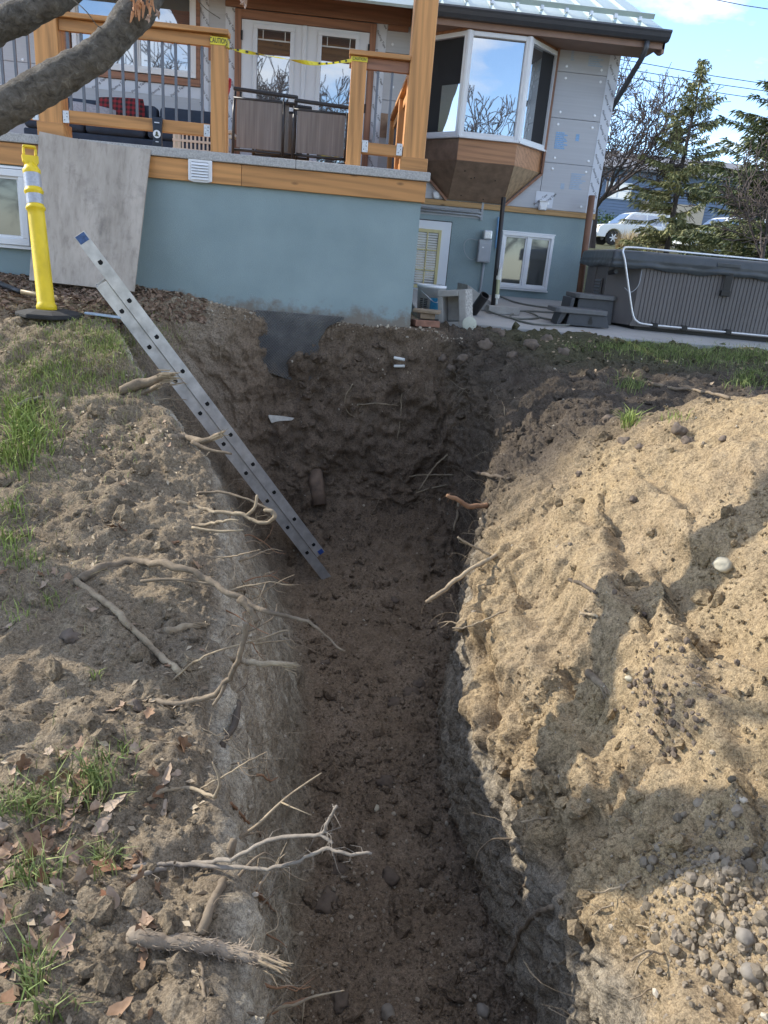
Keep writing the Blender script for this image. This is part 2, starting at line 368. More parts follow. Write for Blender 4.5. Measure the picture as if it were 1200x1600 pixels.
    rl = W(10.5, 11.0, 11.1, 11.8)*(1-S(y, 6.5, 7.0)); d = d + rl*.10*fbm(p, 3.2, 4); fr = W(10.8, 11.05, 11.35, 12.2)*(1-S(y, 4.2, 5.0)); q5 = p*np.array([1.3, 4.2, .8]); rf_ = fbm(q5, 1.9, 4, .55, True); d = d + fr*(.055*(rf_-.62)+.022*np.clip(noise3(q5*2.7+2)*7, -.6, .9)-.05*np.clip(fbm(q5+9, 1.2, 3)*3-.6, 0, 1))
    d = d + z_floor*(.03*fbm(p, 2.4, 3)+.018*np.clip(fbm(p+11, 6.5, 3)*6, -.4, 1))
    flat = 1-S(y, 6.93, 7.03)*(1-S(u, 9.6, 10.4))*.85
    # ledges (one side stands proud), gullies and open cracks on the spoil slope, laid out on its mean plane z = X - 1.3
    def om(px, py):
        r = ROT @ Vector((px-600.0, py-800.0, F)); t = 2.9/(r.x-r.z); q_ = EYE+r*t; return np.array((q_.x*1.414, q_.y), np.float32)
    pm = np.stack([(p[:, 0]+p[:, 2]+1.3)*.5*1.414, p[:, 1]], 1)
    near_m = (z_mound+z_rw > .02) & (y > .5) & (y < 4.8); pn = pm[near_m] + .035*np.stack([noise3(p[near_m]*6), noise3(p[near_m]*6+9)], 1) + .02*np.stack([noise3(p[near_m]*15), noise3(p[near_m]*15+9)], 1); add = np.zeros(len(pn), np.float32)
    def seg(pts):
        P_ = [om(*q_) for q_ in pts]; best = np.full(len(pn), 9.0, np.float32); sd = np.zeros(len(pn), np.float32)
        for a_, b_ in zip(P_[:-1], P_[1:]):
            e = b_-a_; t = np.clip(((pn-a_)@e)/(e@e), 0, 1); q_ = a_+t[:, None]*e; dd = np.linalg.norm(pn-q_, axis=1); sg = np.sign(e[0]*(pn[:, 1]-a_[1])-e[1]*(pn[:, 0]-a_[0])); k = dd < best; best = np.where(k, dd, best); sd = np.where(k, sg*dd, sd)
        return best, sd
    for pts, h_, w_, reach in (([(1000, 890), (1010, 950), (1035, 1000)], .10, .02, .25), ([(1095, 1010), (1130, 1080), (1200, 1098)], .12, .02, .3), ([(1160, 1120), (1200, 1190), (1210, 1260)], .10, .03, .3), ([(860, 1010), (905, 1090), (945, 1200)], .07, .03, .2), ([(955, 690), (930, 715), (900, 738)], .06, .015, .15), ([(1050, 815), (1095, 822), (1110, 850)], .06, .012, .15), ([(1010, 1290), (1025, 1380), (1030, 1430)], .05, .06, .2)):
        dd, sd = seg(pts); add += h_*(1/(1+np.exp(np.clip(sd/w_*2, -30, 30)))-.35)*np.exp(-(dd/reach)**2)
    for pts, dp, w_ in (([(795, 1060), (800, 1120), (790, 1150)], .12, .030), ([(905, 1235), (908, 1290), (880, 1340)], .10, .018), ([(800, 990), (812, 1030)], .07, .02), ([(915, 1090), (922, 1120)], .08, .02), ([(955, 870), (1000, 880)], .03, .03), ([(840, 900), (835, 920)], .05, .015), ([(850, 960), (845, 980)], .05, .015), ([(1085, 1100), (1160, 1105)], .03, .03), ([(835, 1140), (870, 1260), (900, 1400)], .05, .03), ([(985, 1230), (975, 1340)], .04, .03)):
        dd, sd = seg(pts); add -= dp*np.exp(-(dd/w_)**2)
    d[near_m] += add
    d = d*np.minimum(1, amp+.35*near)*flat
    far = (1-near)*S(y, 11, 20); p2 = p + n*d[:, None]
    p2[:, 2] += far*.10*fbm(p*np.array([1, 1, 0]), .06, 3)
    ew = S(y, 6.2, 6.7)*(1-S(y, 6.975, 7.06))*W(5.0, 6.0, 9.6, 11.2)*(1-S(p[:, 2], .70, .92)*.8); q4 = p*np.array([1.0, 1.0, .75]); dz = ew*(.10*fbm(q4, 1.9, 4, .55)+.05*fbm(q4, 4.2, 3, .6, True)-.03+.035*np.clip(fbm(q4+4, 3.0, 3)*6, -.6, 1)+.012*fbm(q4, 22, 3)); p2[:, 1] -= dz
    hol = np.clip((p2[:, 0]+.60)/.06, 0, 1)*np.clip((-.13-p2[:, 0]-.26*np.clip((.85-p2[:, 2])/.3, 0, 1))/.07, 0, 1)*np.clip((p2[:, 2]-.40)/.08, 0, 1)*S(y, 6.5, 6.75)*(1-S(y, 7.06, 7.2)); p2[:, 1] += hol*.16; p2[:, 2] -= hol*.03*(p2[:, 2] > .85)
    # soil colours (albedo): dry grey topsoil, dark moist floor, tan subsoil, near-black ground behind the heap
    g = lambda a: np.array(a, np.float32)
    c = np.tile(g((.185, .150, .106)), (len(p), 1))
    def lay(w, col):
        nonlocal c
        c = c*(1-w[:, None]) + w[:, None]*g(col)
    br = fbm(p, 2.3, 4)
    lay(z_lt*np.clip(.5+1.3*br, 0, 1)*.8, (.265, .215, .148))
    lay(z_lw*.9, (.33, .29, .222)); lay(z_lw*np.clip(fbm(q, 1.4, 3)*2.4+.15, 0, .85), (.46, .42, .335))
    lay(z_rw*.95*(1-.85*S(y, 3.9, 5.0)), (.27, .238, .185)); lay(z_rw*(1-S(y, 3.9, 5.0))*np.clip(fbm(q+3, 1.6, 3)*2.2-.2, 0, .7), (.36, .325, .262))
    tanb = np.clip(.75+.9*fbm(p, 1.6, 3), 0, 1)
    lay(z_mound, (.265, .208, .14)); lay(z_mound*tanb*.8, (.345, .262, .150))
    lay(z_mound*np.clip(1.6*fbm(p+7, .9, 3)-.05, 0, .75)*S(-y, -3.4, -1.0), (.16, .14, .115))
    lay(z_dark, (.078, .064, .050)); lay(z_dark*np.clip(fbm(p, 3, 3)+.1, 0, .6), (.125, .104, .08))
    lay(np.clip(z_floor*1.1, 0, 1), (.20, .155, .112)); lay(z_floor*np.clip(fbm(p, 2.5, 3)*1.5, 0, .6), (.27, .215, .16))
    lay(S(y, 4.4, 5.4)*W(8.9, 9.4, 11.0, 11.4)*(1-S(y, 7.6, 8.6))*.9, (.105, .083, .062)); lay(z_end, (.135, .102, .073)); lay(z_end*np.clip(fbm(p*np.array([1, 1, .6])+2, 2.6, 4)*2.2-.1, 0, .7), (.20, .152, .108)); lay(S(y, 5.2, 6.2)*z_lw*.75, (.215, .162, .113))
    lay(S(y, 8.2, 9.5), (.10, .11, .05)); lay(np.clip(S(u, 12.4, 13.4)*S(y, 5.8, 6.3)*.8, 0, 1), (.075, .075, .04))
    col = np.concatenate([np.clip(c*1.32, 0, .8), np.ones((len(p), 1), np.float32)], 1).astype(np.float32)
    idx = np.arange(nv*nu).reshape(nv, nu)
    f = np.stack([idx[:-1, :-1], idx[:-1, 1:], idx[1:, 1:], idx[1:, :-1]], -1).reshape(-1, 4)
    m, N, L, b = _nodes('soil')
    a = N.new('ShaderNodeVertexColor'); a.layer_name = 'soil'
    v = _coord(N, L); n1 = _noise(N, L, v, 60, 8, .7); n2 = _noise(N, L, v, 9, 6, .6); vo = N.new('ShaderNodeTexVoronoi'); vo.inputs['Scale'].default_value = 85; L.new(v, vo.inputs['Vector'])
    n9 = _noise(N, L, v, 210, 4, .7); gr = _mix(N, L, 1.0, _ramp(N, L, n1, [(.34, (.34, .32, .30)), (.5, (1, 1, 1)), (.66, (1.35, 1.32, 1.27))]), _ramp(N, L, n9, [(.36, (.5, .48, .46)), (.52, (1, 1, 1)), (.66, (1.3, 1.28, 1.24))]), 'MULTIPLY')
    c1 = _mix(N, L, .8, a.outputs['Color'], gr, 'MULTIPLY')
    c2 = _mix(N, L, 1.0, c1, _ramp(N, L, n2, [(.3, (.72, .7, .68)), (.7, (1.0, 1.0, 1.0))]), 'MULTIPLY')
    vg = N.new('ShaderNodeTexVoronoi'); vg.inputs['Scale'].default_value = 46; L.new(v, vg.inputs['Vector'])
    sp = _ramp(N, L, vg.outputs['Distance'], [(.10, (1, 1, 1)), (.16, (0, 0, 0))])
    sep = N.new('ShaderNodeSeparateColor'); L.new(vg.outputs['Color'], sep.inputs['Color'])
    sel = _ramp(N, L, sep.outputs['Red'], [(.86, (0, 0, 0)), (.88, (1, 1, 1))])
    fac = N.new('ShaderNodeMath'); fac.operation = 'MULTIPLY'; L.new(sp, fac.inputs[0]); L.new(sel, fac.inputs[1])
    c3 = _mix(N, L, fac.outputs[0], c2, (.30, .27, .22))
    L.new(c3, b.inputs['Base Color']); b.inputs['Roughness'].default_value = .95; b.inputs['Specular IOR Level'].default_value = .15
    h1 = _bump(N, L, None, n9, .8, .004, _bump(N, L, None, n1, .9, .010)); _bump(N, L, b, vo.outputs['Distance'], .5, .006, h1)
    M['soil'] = m
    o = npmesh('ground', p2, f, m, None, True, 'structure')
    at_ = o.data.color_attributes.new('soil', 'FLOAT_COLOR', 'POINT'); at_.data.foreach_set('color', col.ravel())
    zones = dict(floor=z_floor, lw=z_lw, lt=z_lt, rw=z_rw, mound=z_mound, dark=z_dark, end=z_end)
    n2_ = np.cross(np.gradient(p2.reshape(nv, nu, 3), axis=1), np.gradient(p2.reshape(nv, nu, 3), axis=0)).reshape(-1, 3)
    area = np.linalg.norm(n2_, axis=1); n2_ /= area[:, None]+1e-12
    # coarse BVH for placing things
    iu = np.unique(np.concatenate([np.arange(0, nu, 2), [nu-1]])); iv = np.unique(np.concatenate([np.arange(0, nv, 2), [nv-1]]))
    pc = p2.reshape(nv, nu, 3)[np.ix_(iv, iu)].reshape(-1, 3); a2, b2 = len(iv), len(iu); id2 = np.arange(a2*b2).reshape(a2, b2)
    fc = np.stack([id2[:-1, :-1], id2[:-1, 1:], id2[1:, 1:], id2[1:, :-1]], -1).reshape(-1, 4)
    bv = BVHTree.FromPolygons(pc.tolist(), fc.tolist())
    return o, p2, n2_, area, zones, us, u, bv
GROUND, GP, GN, GA, GZ, _us, GU, BVH = build_ground()
def hit(px, py):
    r = (ROT @ Vector((px-600.0, py-800.0, F))).normalized()
    p, n, i, dd = BVH.ray_cast(EYE, r); return p, n
def hdepth(px, py):
    p, n = hit(px, py); r = ROT.transposed() @ (p-EYE); return r.z
def gz(x, y):
    p, n, i, dd = BVH.ray_cast(Vector((x, y, 30)), Vector((0, 0, -1))); return p.z if p else 0.0
def pick(weight, k, seed):
    """k random terrain vertices with probability ~ weight * area"""
    w = np.clip(weight, 0, None)*GA; w = w/w.sum(); return np.random.default_rng(seed).choice(len(w), k, p=w)
# ---------------------------------------------------------------- house
YW, YD = 10.40, 7.00
m, N, L, b_ = _nodes('blue_green_stucco'); v = _coord(N, L); n1 = _noise(N, L, v, 2.2, 5); n2 = _noise(N, L, v, 150, 4, .7); n3 = _noise(N, L, v, 7, 8, .75)
c_ = _ramp(N, L, n1, [(.3, (.265, .345, .355)), (.7, (.32, .405, .415))]); c_ = _mix(N, L, .35, c_, _ramp(N, L, n2, [(.35, (.6, .6, .6)), (.65, (1, 1, 1))]), 'MULTIPLY')
sx = N.new('ShaderNodeSeparateXYZ'); L.new(v, sx.inputs[0]); mr = N.new('ShaderNodeMapRange'); mr.inputs['From Min'].default_value = .32; mr.inputs['From Max'].default_value = -.06; mr.inputs['To Min'].default_value = -.42; mr.inputs['To Max'].default_value = .30; L.new(sx.outputs['Z'], mr.inputs['Value'])
ad = N.new('ShaderNodeMath'); ad.operation = 'ADD'; L.new(n3, ad.inputs[0]); L.new(mr.outputs['Result'], ad.inputs[1])
c_ = _mix(N, L, _ramp(N, L, ad.outputs[0], [(.50, (0, 0, 0)), (.72, (.8, .8, .8))]), c_, (.20, .155, .115)); L.new(c_, b_.inputs['Base Color']); b_.inputs['Roughness'].default_value = .92; b_.inputs['Specular IOR Level'].default_value = .2
_bump(N, L, b_, n2, .7, .008); M['stucco'] = m
M['foam'] = plain('grey_insulation_board', (0.46, 0.47, 0.49), 0.55, 0.07, 7, 0.08, 5, stretch=(0.15, 1, 7))
M['interior'] = plain('dark_interior', (0.02, 0.02, 0.022), 0.9, 0.2, 3)
M['blind'] = plain('white_blind_slat', (0.55, 0.55, 0.53), 0.6, 0.05)
M['coping'] = plain('speckled_coping_stone', (0.40, 0.39, 0.37), 0.85, 0.35, 90, 0.4, 120)
M['roofmetal'] = plain('pale_green_roof_metal', (0.44, 0.52, 0.48), 0.32, 0.06, 3, metal=0.35)
M['fascia_paint'] = plain('brown_fascia_paint', (0.30, 0.19, 0.14), 0.6, 0.12, 6)
M['steel'] = plain('bright_fixing_washer', (0.78, 0.79, 0.8), 0.35, 0.08, 40, metal=0.3)
M['cream'] = plain('yellowed_muntin', (0.55, 0.48, 0.24), 0.5, 0.08)
M['slate'] = plain('slate_blue_screen', (0.085, 0.11, 0.15), 0.7, 0.12, 12, stretch=(8, 8, 0.6))

def text_curve(s, size):
    c = bpy.data.curves.new('lettering', 'FONT'); c.body = s; c.size = size; c.extrude = 0.0006; c.align_x = 'CENTER'; c.align_y = 'CENTER'
    o = bpy.data.objects.new('lettering', c); me = bpy.data.meshes.new_from_object(o); bpy.data.objects.remove(o); bpy.data.curves.remove(c)
    me.materials.clear(); me.materials.append(M['lettering']); return me
TXT = text_curve('Flashing Tape', 0.050); TXT_S = text_curve('Flashing Tape', 0.038)
def lettering(parent, curve, p, ang):
    o = bpy.data.objects.new('lettering', curve); COL.objects.link(o); o.parent = parent
    o.location = Vector(p) - wloc(parent); o.rotation_euler = (R_(90), -R_(ang), 0)
    return o

house = thing('house', 'house with grey insulation boards above blue green stucco and a metal roof', 'house', (0.9, YW, 1.0))
MB().box(-9, 3.38, YW+.03, 17.5, -.4, 4.45).build('wall', M['foam'], house)
MB().box(.9, 3.36, YW+.002, YW+.03, .4, 2.215).build('stucco_wall', M['stucco'], house)
b = MB(); b.box(.9, 3.385, YW-.028, YW+.03, 2.217, 2.285); b.build('sill_board', M['sill_wood'], house, .004)
# grey insulation boards, each its own board with a thin joint
_foam_src = {}
def board(x0, x1, z0, z1, name='insulation_panel'):
    return MB().box(x0+.002, x1-.002, YW, YW+.028, z0+.002, z1-.002).build(name, M['foam'], house, .004)
rows = [2.288, 2.851, 3.372, 3.889, 4.40]
def boards(x0, x1, za=2.288, zb=4.40):
    for a, c in zip(rows[:-1], rows[1:]):
        lo, hi = max(a, za), min(c, zb)
        if hi-lo > .03: board(x0, x1, lo, hi)
boards(2.60, 3.38); boards(.31, .93); boards(-6.2, -4.3); boards(-4.3, -3.40); boards(-3.40, -1.80, 2.288, 3.30); boards(-1.80, -1.40); boards(-9, -6.2)
board(.93, 1.36, 2.288, 2.70); board(2.17, 2.60, 2.288, 2.72); board(2.17, 2.60, 2.72, 2.9)
w = MB()
for x in (2.72, 3.17):
    for z in (2.36, 2.78, 2.91, 3.30, 3.44, 3.82, 3.95):
        w.lathe((x+.01*math.sin(z*9), YW-.002, z), [(.016, 0), (.016, .004), (.006, .006)], 10, Matrix.Rotation(R_(90), 3, 'X'))
for x, z in ((.52, 3.98), (.56, 3.52), (-2.0, 3.0), (-3.9, 3.4), (-4.1, 2.75), (-3.55, 3.1), (-4.15, 3.75)):
    w.lathe((x, YW-.002, z), [(.016, 0), (.016, .004), (.006, .006)], 10, Matrix.Rotation(R_(90), 3, 'X'))
w.build('fixing_washers', M['steel'], house)
# printed patches on the boards
def print_patch(x0, x1, z0, z1, n, m):
    s = MB()
    for i in range(n):
        zz = z0 + (z1-z0)*i/n; k = .55+.45*random.random()
        s.box(x0, x0+(x1-x0)*k, YW-.0025, YW-.0005, zz, zz+(z1-z0)/n*.72)
    s.build('printed_patch', m, house)
print_patch(2.70, 2.90, 3.02, 3.22, 9, M['blue_ink']); MB().box(2.965, 3.01, YW-.0025, YW-.0005, 3.13, 3.21).build('printed_patch', M['blue_ink'], house)
print_patch(2.98, 3.2, 2.56, 2.76, 8, M['blue_ink_faint']); MB().box(2.86, 2.91, YW-.0025, YW-.0005, 2.55, 2.62).build('printed_patch', M['blue_ink_faint'], house)
print_patch(2.98, 3.17, 3.98, 4.10, 5, M['blue_ink_faint']); print_patch(2.75, 2.8, 4.02, 4.14, 5, M['blue_ink_faint']); MB().box(-3.77, -3.62, YW-.0025, YW-.0005, 3.05, 3.17).build('printed_patch', M['blue_ink_faint'], house)
# white flashing tape strips
def tape(x0, x1, z0, z1, lines, ang, cur=None, y=YW-.002):
    t = MB().box(x0, x1, y-.002, y, z0, z1).build('flashing_tape', M['tape'], house)
    for p in lines: lettering(t, cur or TXT, (p[0], y-.003, p[1]), ang)
    return t
t = tape(3.245, 3.383, 2.288, 4.36, [(3.314, z) for z in np.arange(2.40, 4.3, .17)], -58, TXT_S)
tape(.315, .44, 2.30, 4.36, [(.378, z) for z in np.arange(2.42, 4.3, .2)], -58, TXT_S)
tape(-1.50, -1.385, 2.30, 4.36, [(-1.443, z) for z in np.arange(2.42, 4.3, .2)], -58, TXT_S)
tape(-1.80, -1.70, 2.30, 4.36, [(-1.75, z) for z in np.arange(2.45, 4.3, .2)], -58, TXT_S)
tape(-3.4, -1.803, 3.17, 3.295, [(x, 3.235) for x in np.arange(-3.25, -1.85, .235)], 38, TXT_S)
tape(2.55, 2.79, 2.31, 2.50, [(2.62, 2.40), (2.74, 2.42)], 42, TXT_S, YW-.004)
tape(1.19, 1.33, 2.30, 2.46, [(1.27, 2.40)], 42, TXT_S, YW-.004)
b = MB(); b.lathe((1.235, YW-.008, 2.34), [(.05, 0), (.05, .02), (.035, .03), (.02, .03)], 16, Matrix.Rotation(R_(90), 3, 'X')); b.build('round_cap', M['white'], house)
b = MB(); b.box(2.60, 2.70, YW-.07, YW-.008, 2.27, 2.38); b.box(2.59, 2.71, YW-.085, YW-.008, 2.375, 2.39); b.box(2.61, 2.69, YW-.09, YW-.065, 2.275, 2.33); b.build('wall_vent_hood', M['white'], house, .006)
# ---- windows and doors
def rect_frame(mb, x0, x1, z0, z1, wd, y0, y1):
    mb.box(x0, x1, y0, y1, z0, z0+wd); mb.box(x0, x1, y0, y1, z1-wd, z1); mb.box(x0, x0+wd, y0, y1, z0+wd, z1-wd); mb.box(x1-wd, x1, y0, y1, z0+wd, z1-wd); return mb
def window(parent, x0, x1, z0, z1, yf, splits, wd=.045, gl='glass', bar=.04, extra_rail=None):
    f = rect_frame(MB(), x0, x1, z0, z1, wd, yf-.03, yf+.05)
    xs = [x0+wd] + list(splits) + [x1-wd]
    for s in splits: f.box(s-bar/2, s+bar/2, yf-.02, yf+.05, z0+wd, z1-wd)
    fr = f.build('window', M['white'], parent, .005)
    for a, c in zip(xs[:-1], xs[1:]):
        a2 = a + (bar/2 if a in splits else 0); c2 = c-(bar/2 if c in splits else 0)
        sash = rect_frame(MB(), a2, c2, z0+wd, z1-wd, .022, yf-.008, yf+.04).build('sash', M['white'], fr, .003)
        MB().box(a2+.02, c2-.02, yf+.012, yf+.02, z0+wd+.02, z1-wd-.02).build('pane', M[gl], fr)
    return fr
wl = window(house, -3.30, -1.845, 3.385, 4.40, YW-.01, [-2.55], .055)
t = rect_frame(MB(), -3.40, -1.80, 3.30, 4.46, .075, YW-.03, YW+.03).build('window_trim', M['brown_x'], house, .004)
wr = window(house, 2.165, 2.868, 1.262, 1.967, YW-.035, [2.53], .04, 'glass_dim', .045)
MB().box(2.15, 2.885, YW-.055, YW+.0, 1.240, 1.260).build('sill', M['white'], wr, .003); MB().box(2.15, 2.885, YW-.045, YW, 1.969, 1.985).build('drip_cap', M['white'], wr, .003)
# french doors
def french_leaf(x0, x1, gx0, gx1):
    d = MB(); z0, z1, g0, g1 = 2.275, 4.07, 2.55, 3.99
    d.box(x0, gx0, YW-.015, YW+.028, z0, z1); d.box(gx1, x1, YW-.015, YW+.028, z0, z1); d.box(gx0, gx1, YW-.015, YW+.028, z0, g0); d.box(gx0, gx1, YW-.015, YW+.028, g1, z1)
    leaf = d.build('french_door', M['white_door'], house)
    rect_frame(MB(), gx0-.045, gx1+.045, g0-.045, g1+.045, .05, YW-.035, YW-.015).build('glass_stop', M['white_door'], leaf, .006)
    MB().box(gx0, gx1, YW+.0, YW+.008, g0, g1).build('pane', M['glass'], leaf)
    m = MB(); m.box(gx0+.006, gx1-.006, YW-.006, YW-.001, 3.875, 3.89)
    for x in (gx0+.07, gx1-.07): m.box(x-.005, x+.005, YW-.006, YW-.001, 3.89, g1-.006)
    m.build('muntin', M['blind'], leaf)
    return leaf
l1 = french_leaf(-1.305, -.555, -1.12, -.715); l2 = french_leaf(-.545, .232, -.345, .072)
b = MB(); b.box(-.575, -.525, YW-.035, YW-.015, 2.28, 4.07); b.build('astragal', M['white_door'], house, .006)
b = MB(); b.box(-.50, -.445, YW-.045, YW-.014, 3.09, 3.16); b.lathe((-.47, YW-.05, 2.98), [(.02, 0), (.026, .03), (.02, .045)], 12, Matrix.Rotation(R_(90), 3, 'X')); b.build('lock', M['black'], l2, .003)
b = MB()
for x in (-1.305, .232):
    for z in (2.5, 3.2, 3.85): b.box(x-.012, x+.012, YW-.03, YW-.012, z, z+.1)
b.build('hinges', M['black'], house)
for xa in (-1.385, .237): MB().box(xa, xa+.075, YW-.03, YW+.02, 2.275, 4.17).build('door_trim', M['brown_z'], house, .004)
MB().box(-1.31, .237, YW-.03, YW+.02, 4.075, 4.17).build('door_trim', M['brown_x'], house, .004)
MB().box(-1.5, .72, YW-.04, YW-.012, 4.18, 4.40).build('header_board', M['brown_x'], house, .004)
MB().box(.45, .70, YW-.02, YW-.002, 4.12, 4.33).build('plywood_patch', M['brown_x'], house)
MB().box(-1.70, -1.50, YW-.02, YW-.002, 3.6, 3.86).build('plywood_patch', M['brown_z'], house)
b = MB(); b.lathe((-1.565, YW-.02, 3.84), [(.055, 0), (.055, .03), (.035, .045), (.02, .02)], 18, Matrix.Rotation(R_(90), 3, 'X')); b.build('light_box', M['black'], house)
MB().box(.44, .60, YW-.02, YW-.002, 2.95, 3.22).build('plywood_patch', M['osb'], house)
# basement door (its foot is hidden in the stair well)
bd = MB().box(.60, 1.475, YW-.02, YW+.01, .2, 2.02).build('basement_door', M['white_door'], house, .004)
b = rect_frame(MB(), .66, 1.352, 1.165, 1.915, .04, YW-.045, YW-.02)
for x in (.89, 1.03, 1.17): b.box(x-.009, x+.009, YW-.04, YW-.02, 1.2, 1.88)
for z in (1.40, 1.655): b.box(.70, 1.315, YW-.04, YW-.02, z-.009, z+.009)
b.build('muntin', M['cream'], bd, .003)
MB().box(.69, 1.32, YW-.026, YW-.0215, 1.19, 1.90).build('pane', M['glass_dim'], bd)
for i in range(22): MB().box(.71, 1.31, YW-.031, YW-.028, 1.215+i*.0315, 1.236+i*.0315).build('blind_slat', M['blind'], bd) if i < 22 else None
b = MB()
for i in range(8): b.box(.66, 1.36, YW-.05, YW-.02, .80+i*.045, .836+i*.045)
b.build('lower_panel', M['white_door'], bd, .004)
b = MB(); b.lathe((1.405, YW-.02, 1.208), [(.03, 0), (.03, .012), (.014, .02), (.014, .04), (.03, .05), (.03, .075), (.015, .082)], 16, Matrix.Rotation(R_(90), 3, 'X')); b.build('knob', M['galv'], bd, smooth=True)
b = MB(); b.box(1.475, 1.484, YW-.012, YW+.0, .9, 2.03); b.box(.6, 1.484, YW-.012, YW+.0, 2.02, 2.032); b.build('door_gap', M['black'], house)
MB().box(.9, 1.84, YW-.008, YW+.002, 2.095, 2.215).build('flashing_plate', M['grey_pvc'], house)
for z in (2.17, 2.135):
    b = MB(); b.tube([(.8, YW-.03, z), (1.80, YW-.03, z), (1.85, YW-.03, z-.012 if z < 2.15 else z)], .013, 8); b.build('conduit', M['grey_pvc'], house, smooth=True)
b = MB(); b.box(1.845, 1.875, YW-.03, YW, 2.08, 2.30); b.build('conduit_clip', M['grey_pvc'], house, .004)
mbx = MB().box(1.855, 2.025, YW-.11, YW, 1.56, 1.845).build('meter_box', M['grey_pvc'], house, .008)
MB().box(1.90, 2.015, YW-.13, YW, 1.847, 1.965).build('meter_dome', M['galv'], mbx, .02)
MB().box(1.862, 2.018, YW-.118, YW-.109, 1.575, 1.80).build('lid', M['grey_pvc'], mbx, .004); MB().box(1.90, 1.925, YW-.1195, YW-.1175, 1.74, 1.755).build('sticker', M['white'], mbx)
b = MB(); b.tube([(1.965, YW-.04, 1.57), (1.96, YW-.04, 1.35), (1.95, YW-.04, 1.0)], .016, 8); b.build('conduit', M['grey_pvc'], house, smooth=True)
b = MB(); b.tube(catmull([(1.86, YW-.03, 1.62), (1.78, YW-.06, 1.58), (1.69, YW-.05, 1.66), (1.67, YW-.04, 1.78), (1.74, YW-.03, 1.84), (1.86, YW-.03, 1.83)]), .004, 5); b.build('loose_wire', M['grey_pvc'], house)
b = MB(); b.tube([(2.085, YW-.03, 2.14), (2.10, YW-.03, 1.75)], .012, 8); b.build('blue_pipe', plain('blue_pipe', (.10, .24, .42), .4), house)

# ---- bay window
def bay():
    YB = 9.90; xs = [.925, 1.385, 2.105, 2.565]; ys = [YW, YB, YB, YW]
    zt, zb, zs = 4.09, 2.985, 2.72
    core = MB()
    top = [(x, y+.05 if 0 < i < 3 else y, zt) for i, (x, y) in enumerate(zip(xs, ys))]
    core.prism([(x, y, zb) for x, y in zip(xs, [YW, YB+.06, YB+.06, YW])], (0, 0, zt-zb))
    bw = core.build('bay_window', M['interior'], house)
    def facet(i):
        a = Vector((xs[i], ys[i], 0)); c = Vector((xs[i+1], ys[i+1], 0)); return a, c, (c-a).normalized(), Vector((c.y-a.y, -(c.x-a.x), 0)).normalized()
    for i in range(3):
        a, c, t_, nrm = facet(i); Ln = (c-a).length
        f = MB()
        def bx(u0, u1, z0, z1, d0, d1, mb=f):
            ps = [a+t_*u+nrm*dd+Vector((0, 0, z)) for z in (z0, z1) for dd in (d0, d1) for u in (u0, u1)]
            mb.add(ps, [(0, 1, 3, 2), (4, 6, 7, 5), (0, 4, 5, 1), (2, 3, 7, 6), (0, 2, 6, 4), (1, 5, 7, 3)])
        s = .045
        bx(.0, s, zb, zt, -.03, .035); bx(Ln-s, Ln, zb, zt, -.03, .035); bx(s, Ln-s, zb, zb+.05, -.03, .03); bx(s, Ln-s, zt-.05, zt, -.03, .03)
        f.build('frame', M['white'], bw, .005)
        q = MB(); bx(s, Ln-s, zb+.05, zt-.05, -.028, -.02, q); q.build('pane', M['glass_bay'], bw)
        if i == 0:
            q = MB(); bx(s, Ln-s, zb+.57, zt-.05, -.019, -.015, q); q.build('upper_dark_sheet', M['interior'], bw)  # dark sheet over the upper part of the left pane
        sk = MB(); bx(.002, Ln-.002, zs, zb-.022, -.04, 0, sk); sk.build('skirt_panel', M['ply_x'] if i else M['osb'], bw, .003)
        hd = MB(); bx(.002, Ln-.002, zt+.006, zt+.16, -.05, .012, hd); hd.build('head_panel', M['ply_x'], bw, .003)
        st = MB(); bx(-.01, Ln+.01, zb-.022, zb+.002, -.03, .05, st); st.build('sill', M['white'], bw, .004)
    for i in (1, 2):
        b_ = MB(); b_.tube([(xs[i], ys[i]-.012, zb), (xs[i], ys[i]-.012, zt)], .038, 10); b_.build('corner_post', M['white'], bw)
    lo = [(1.39, YW-.012, 2.30), (2.13, YW-.012, 2.30)]
    c = [(xs[1], YB, zs-.003), (xs[2], YB, zs-.003)]; w0 = (xs[0], YW-.01, zs-.003); w1 = (xs[3], YW-.01, zs-.003)
    for poly, m in (([c[0], c[1], lo[1], lo[0]], 'osb'), ([w0, c[0], lo[0]], 'osb'), ([c[1], w1, lo[1]], 'ply_pale')):
        cen = sum((Vector(p) for p in poly), Vector())/len(poly); n_ = (Vector(poly[1])-Vector(poly[0])).cross(Vector(poly[2])-Vector(poly[0])).normalized()
        if n_.z > 0: n_ = -n_
        MB().prism([cen+(Vector(p)-cen)*.992+n_*.001 for p in poly], -n_*.02).build('under_panel', M[m], bw)
    b_ = MB()
    for x, z in ((1.52, 2.62), (1.62, 2.55), (1.66, 2.56), (1.93, 2.55), (1.55, 2.36), (1.85, 2.34)):
        k = (zs-z)/(zs-2.3); yy = YB+(YW-YB)*k; b_.lathe((x, yy-.006, z-.004), [(.008, 0), (.008, .004)], 8, Matrix.Rotation(R_(130), 3, 'X'))
    b_.build('screw_heads', M['black'], bw)
    b_ = MB(); b_.bar((xs[3]+.014, YW-.03, zs-.02), (xs[3]+.014, YW-.03, zt+.2), .028, .05, (0, 1, 0)); b_.build('edge_trim', M['brown_z'], bw)
    for xa, xb in ((xs[3]+.014, 2.15), (xs[0]-.014, 1.37)): b_ = MB(); b_.bar((xa, YW-.03, zs-.02), (xb, YW-.03, 2.29), .03, .05, (0, 1, 0)); b_.build('edge_trim', M['brown_x'], bw)
bay()
